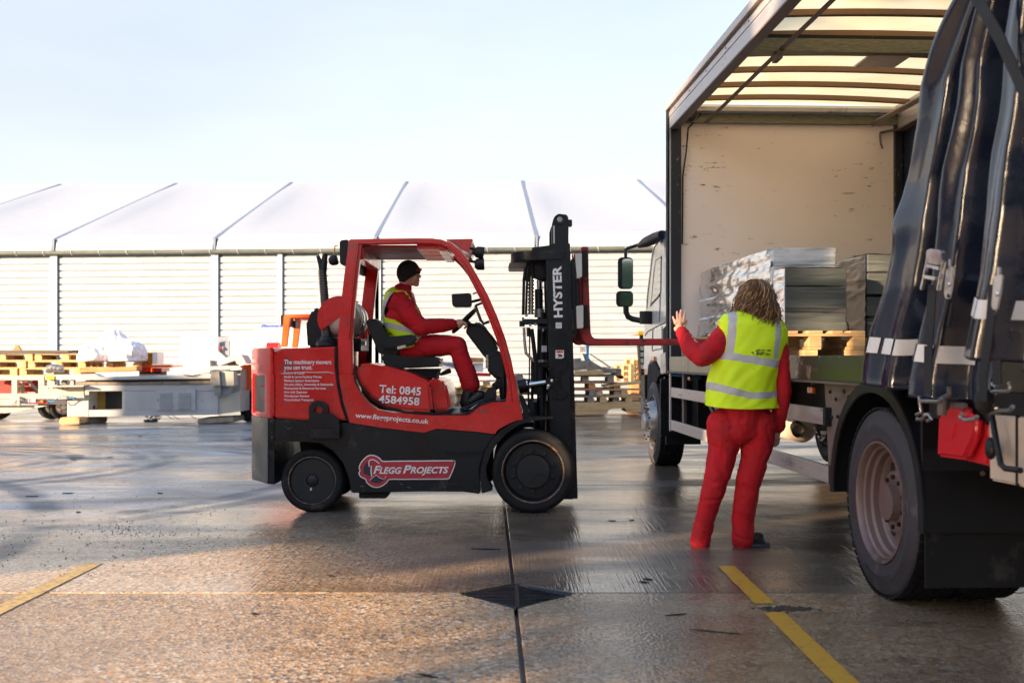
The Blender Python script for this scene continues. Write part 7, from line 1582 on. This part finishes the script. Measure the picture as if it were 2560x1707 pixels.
gl_o = [(440, 1340), (475, 1000), (482, 985), (560, 983), (900, 978), (1100, 978), (1180, 1100), (1260, 1340)]; gl_i = [(508, 1340), (543, 1030), (560, 1022), (600, 1020), (900, 1018), (1070, 1018), (1120, 1110), (1200, 1340)]
for a, b_ in ((Y2 + .02, Y2 + .12), (Y2 + 1.05, Y2 + 1.15)):
    g = G(); g.ribbon([XZ(*Z1(*p), Y2) for p in gl_o], [XZ(*Z1(*p), Y2) for p in gl_i], lambda p: (p[0], a, p[1]), lambda p: (p[0], b_, p[1]), .01); g.done('guard_frame', 'orange_paint', f2)
zz_ = XZ(*Z1(0, 1000), Y2)[1]; xa3, xb3 = XZ(*Z1(560, 0), Y2)[0], XZ(*Z1(1060, 0), Y2)[0]
for k in range(7):
    g = G(); y_ = Y2 + .18 + .135 * k; g.bb(xa3, xb3, y_ - .02, y_ + .02, zz_ - .06, zz_ - .02); g.done('guard_bar', 'orange_paint', f2)
fb(Z1, [(440, 990), (474, 985), (462, 1108), (440, 1100)], Y2 + .05, 1.0, 'end_cap', 'black_plastic', f2, .01); fb(Z1, rect(570, 1050, 605, 1135), Y2 + .3, .3, 'lamp', 'black_plastic', f2, .01)
g = G(); g.tube([P(*Z1(300, 1372), Y2 + .2), P(*Z1(430, 1372), Y2 + .2)], .15, 20); g.done('gas_bottle', 'red_paint', f2, 40)
fb(Z1, [(840, 1100), (900, 1060), (1000, 1100), (1040, 1320), (860, 1320), (815, 1230)], Y2 + .3, .5, 'seat', 'black_vinyl', f2, .05, 60)
fb(ZL, [(2030, 590), (2065, 560), (2100, 620), (2100, 640), (2030, 640)], YB_ + .3, .3, 'hood_end', 'wood', mc)
# ------------------------------------------------------------------ right side clutter behind the mast
YR1 = 23.0; wm = ['wood', 'wood_grey', 'wood_orange']
def plank(pts, Y, d, m_, lab, f=ZR, nm='plank', cat='plank', grp=None): o = fb(f, pts, Y, d, nm, m_, None, .006); tag(o, lab, cat, grp); return o
sk_ = empty('timber_skid', P(*ZR(530, 1470), YR1), 'long pale timber skid on the ground below the pallet piles', 'skid')
fb(ZR, [(100, 1305), (975, 1288), (975, 1395), (755, 1400), (740, 1375), (545, 1385), (530, 1410), (100, 1412)], YR1 - .3, 1.0, 'side_beam', 'wood', sk_, .01); fb(ZR, [(100, 1413), (528, 1411), (510, 1452), (100, 1472)], YR1 - .3, 1.0, 'foot', 'wood', sk_, .01); fb(ZR, [(760, 1401), (975, 1396), (975, 1428), (790, 1440), (752, 1425)], YR1 - .3, 1.0, 'foot', 'wood', sk_, .01)
sk_.location.z = 0
zsk = XZ(*ZR(0, 1300), YR1 - .3)[1]
rnd = random.Random(5)
def XR(x, Y): return XZ(*ZR(x, 0), Y)[0]
pallet((XR(740, YR1) + .05, YR1 + .1, zsk + .005), .03, 'wood', 'light pallet lying on the right end of the skid', 'pallets in the right pile'); pallet((XR(735, YR1), YR1 + .15, zsk + .155), -.04, 'wood', 'second light pallet above the skid beside the lorry cab', 'pallets in the right pile')
fb(ZR, [(470, 1062), (975, 1010), (975, 1040), (475, 1086)], YR1 - .28, .8, 'top_sheet', 'wood', None).__setitem__('label', 'thin pale plywood sheet on the right pallet pile'); bpy.data.objects[[o.name for o in C.objects if o.name.startswith('top_sheet')][-1]]['category'] = 'sheet'
for k in range(5):
    pallet((XR(300, YR1) - .05 + rnd.uniform(-.08, .08), YR1 + .15, zsk + .004 + .1455 * k), rnd.uniform(-.06, .06), 'wood_grey' if k != 2 else 'wood_orange', ('lowest', 'second', 'third', 'fourth', 'topmost')[k] + ' pallet of the weathered stack just right of the mast', 'pallets in the right pile')
zt = zsk + 5 * .1455
plank([(85, 870), (460, 862), (460, 925), (85, 935)], YR1 - .35, .12, 'wood', 'brown plank on edge along the weathered pallet stack')
plank([(460, 845), (635, 838), (640, 900), (460, 905)], YR1 - .3, .4, 'wood_grey', 'short grey timber at the corner of the weathered stack')
plank([(85, 712), (170, 705), (175, 745), (300, 740), (440, 822), (560, 835), (85, 868)], YR1 - .1, .5, 'wood_grey', 'heap of grey broken boards leaning on the pallet stack')
plank([(275, 648), (300, 650), (570, 825), (545, 835)], YR1 + .2, .06, 'wood', 'thin slanting batten rising to the blue post')
plank([(190, 645), (240, 650), (300, 740), (230, 760)], YR1 + .3, .06, 'wood_grey', 'short upright grey board beside the blue post')
plank([(640, 880), (730, 945), (725, 975), (690, 980), (600, 930)], YR1 + .2, .1, 'chassis', 'dark beam end sticking out behind the stack')
bp2 = plank([(238, 530), (276, 530), (272, 798), (248, 800)], YR1 + .1, .08, 'blue_paint', 'bright blue steel post behind the pallet stack', nm='blue_post', cat='post'); 
for k in range(6): plank(rect(160 + 12 * k, 555, 168 + 12 * k, 630), YR1 + .5, .02, ('yellow_paint', 'white_paint', 'orange_paint')[k % 3], ('left', 'right')[k // 3] + (' yellow', ' white', ' orange')[k % 3] + ' slat beside the blue post', nm='sign_slat', cat='slat', grp='coloured slats by the blue post')
# far small pallets by the cab
for k in range(4): pallet((XR(905, 27) + (.0 if k < 3 else .25), 27, .64 + .145 * k), .5, 'wood', ('lowest', 'second', 'third', 'topmost')[k] + ' small orange pallet of the far stack left of the cab', 'far pallets left of the cab', (.75, .9))
g = G(); g.bb(XR(800, 27), XR(1050, 27), 26.6, 27.4, 0, .638, .01); o = g.done('timber_crate', 'wood_orange'); tag(o, 'orange timber crate carrying the far pallets left of the cab', 'crate')
tw_ = empty('stillage_tower', P(*ZR(965, 900), 25.5), 'tall dark stillage with pale panels and yellow top beside the cab', 'stillage'); 
fb(ZR, [(930, 520), (1000, 520), (1000, 870), (955, 880)], 25.5, .5, 'frame', 'chassis', tw_)
for k in range(4): fb(ZR, [(945 + 3 * k, 550 + 80 * k), (990, 550 + 80 * k), (990, 605 + 80 * k), (950 + 3 * k, 605 + 80 * k)], 25.45, .04, 'panel', 'machine_cream', tw_)
fb(ZR, rect(925, 350, 990, 405), 25.4, .4, 'top_box', 'yellow_paint', tw_); fb(ZR, [(805, 412), (930, 398), (930, 408), (810, 418)], 25.5, .1, 'arm', 'wood_orange', tw_); fb(ZR, rect(945, 405, 985, 520), 25.5, .2, 'neck', 'chassis', tw_)
fb(ZR, rect(955, 880, 1000, 1400), 25.5, .4, 'leg', 'chassis', tw_)
# piles seen through and below the cab of the forklift
YQ = 24.0
for col_, (xs0, n, m_) in enumerate(((1128, 4, 'wood_grey'), (1205, 5, 'wood'), (1345, 6, 'wood_grey'))):
    for k in range(n):
        X = (xs0 - CX) / F * YQ + .1; pallet((X, YQ + rnd.uniform(-.05, .05), .004 + .1455 * k), rnd.uniform(-.08, .08), m_ if k % 3 else 'wood', ('lowest', 'second', 'third', 'fourth', 'fifth', 'sixth')[k] + ' pallet of the ' + ('stack seen behind the driver\'s boots', 'stack seen through the front of the cab', 'stack hidden behind the mast')[col_], 'pallets behind the forklift')
plank([(985, 1045), (1090, 1050), (1090, 1085), (985, 1085)], YQ - .5, .5, 'wood_orange', 'orange board on the pile seen below the steering column', f=Z3)
plank([(1010, 1090), (1090, 1090), (1090, 1160), (1010, 1160)], YQ - .4, .4, 'cabinet_white', 'white box on the pile seen below the steering column', f=Z3, nm='white_box', cat='box')
plank([(985, 1165), (1150, 1170), (1150, 1195), (985, 1190)], YQ - .45, .4, 'red_paint', 'red steel bar on the pile seen below the steering column', f=Z3, nm='red_bar', cat='bar')
plank([(330, 1250), (340, 1085), (360, 1085), (360, 1250)], YQ - .3, .6, 'wood_grey', 'grey panel behind the forklift seat', f=Z3, nm='grey_panel', cat='panel')
plank([(760, 1085), (930, 1085), (930, 1130), (760, 1140)], YQ - .6, .3, 'cabinet_grey', 'grey sheet stack behind the driver\'s knee', f=Z3, nm='sheet_stack', cat='sheets')
plank([(1385, 1248), (1510, 1240), (1510, 1290), (1385, 1292)], YQ - .9, .5, 'wood_grey', 'dark grey plank between the front pillar and the mast', f=Z3)
# small debris on the concrete
rnd = random.Random(9); spots = [(1215, 1373, .10, .016), (1545, 1618, .0, 0), (1620, 1448, .03, .01), (1610, 1455, .03, .008), (1690, 1537, .06, .006), (1070, 1690, .05, .008), (636, 1535, .025, .015), (170, 1233, .05, .02), (400, 1233, .04, .02), (80, 1241, .06, .012), (275, 1143, .04, .02), (184, 1149, .06, .015), (350, 1090, .04, .02), (1580, 1300, .02, .01), (1530, 1302, .03, .01), (196, 1280, .02, .02), (860, 1190, .04, .01), (827, 1440, .03, .01), (1790, 1580, .12, .006)]
for i, (x, y, ln, wd_) in enumerate(spots):
    if ln == 0: continue
    p = GP(x, y); a = rnd.uniform(-.5, .5); d = Vector((math.cos(a), math.sin(a), 0)) * ln; n = Vector((-d.y, d.x, 0)).normalized() * wd_
    g = G(); g.poly([p - d + n * .5, p - n, p + d - n * .3, p + n * .8], [q + Vector((0, 0, .005)) for q in (p - d + n * .5, p - n, p + d - n * .3, p + n * .8)], .001); o = g.done('twig', 'chassis'); o.location.z = .001; tag(o, 'small dark twig or leaf lying on the wet concrete', 'debris', 'twigs and leaves on the yard')
g = G()
for _ in range(260):
    x, y = rnd.gauss(310, 60), rnd.gauss(1318, 16)
    p = GP(x, max(1262, y)); g.ico(p + Vector((0, 0, .003)), rnd.uniform(.0015, .005), 1, (1, 1, .6))
for _ in range(500):
    p = GP(rnd.uniform(0, 640), rnd.uniform(1200, 1440)); g.ico(p + Vector((0, 0, .002)), rnd.uniform(.002, .006), 1, (1, 1, .6))
o = g.done('grit', 'brown_steel'); tag(o, 'reddish grit and small stones scattered on the wet concrete', 'grit', kind='stuff')
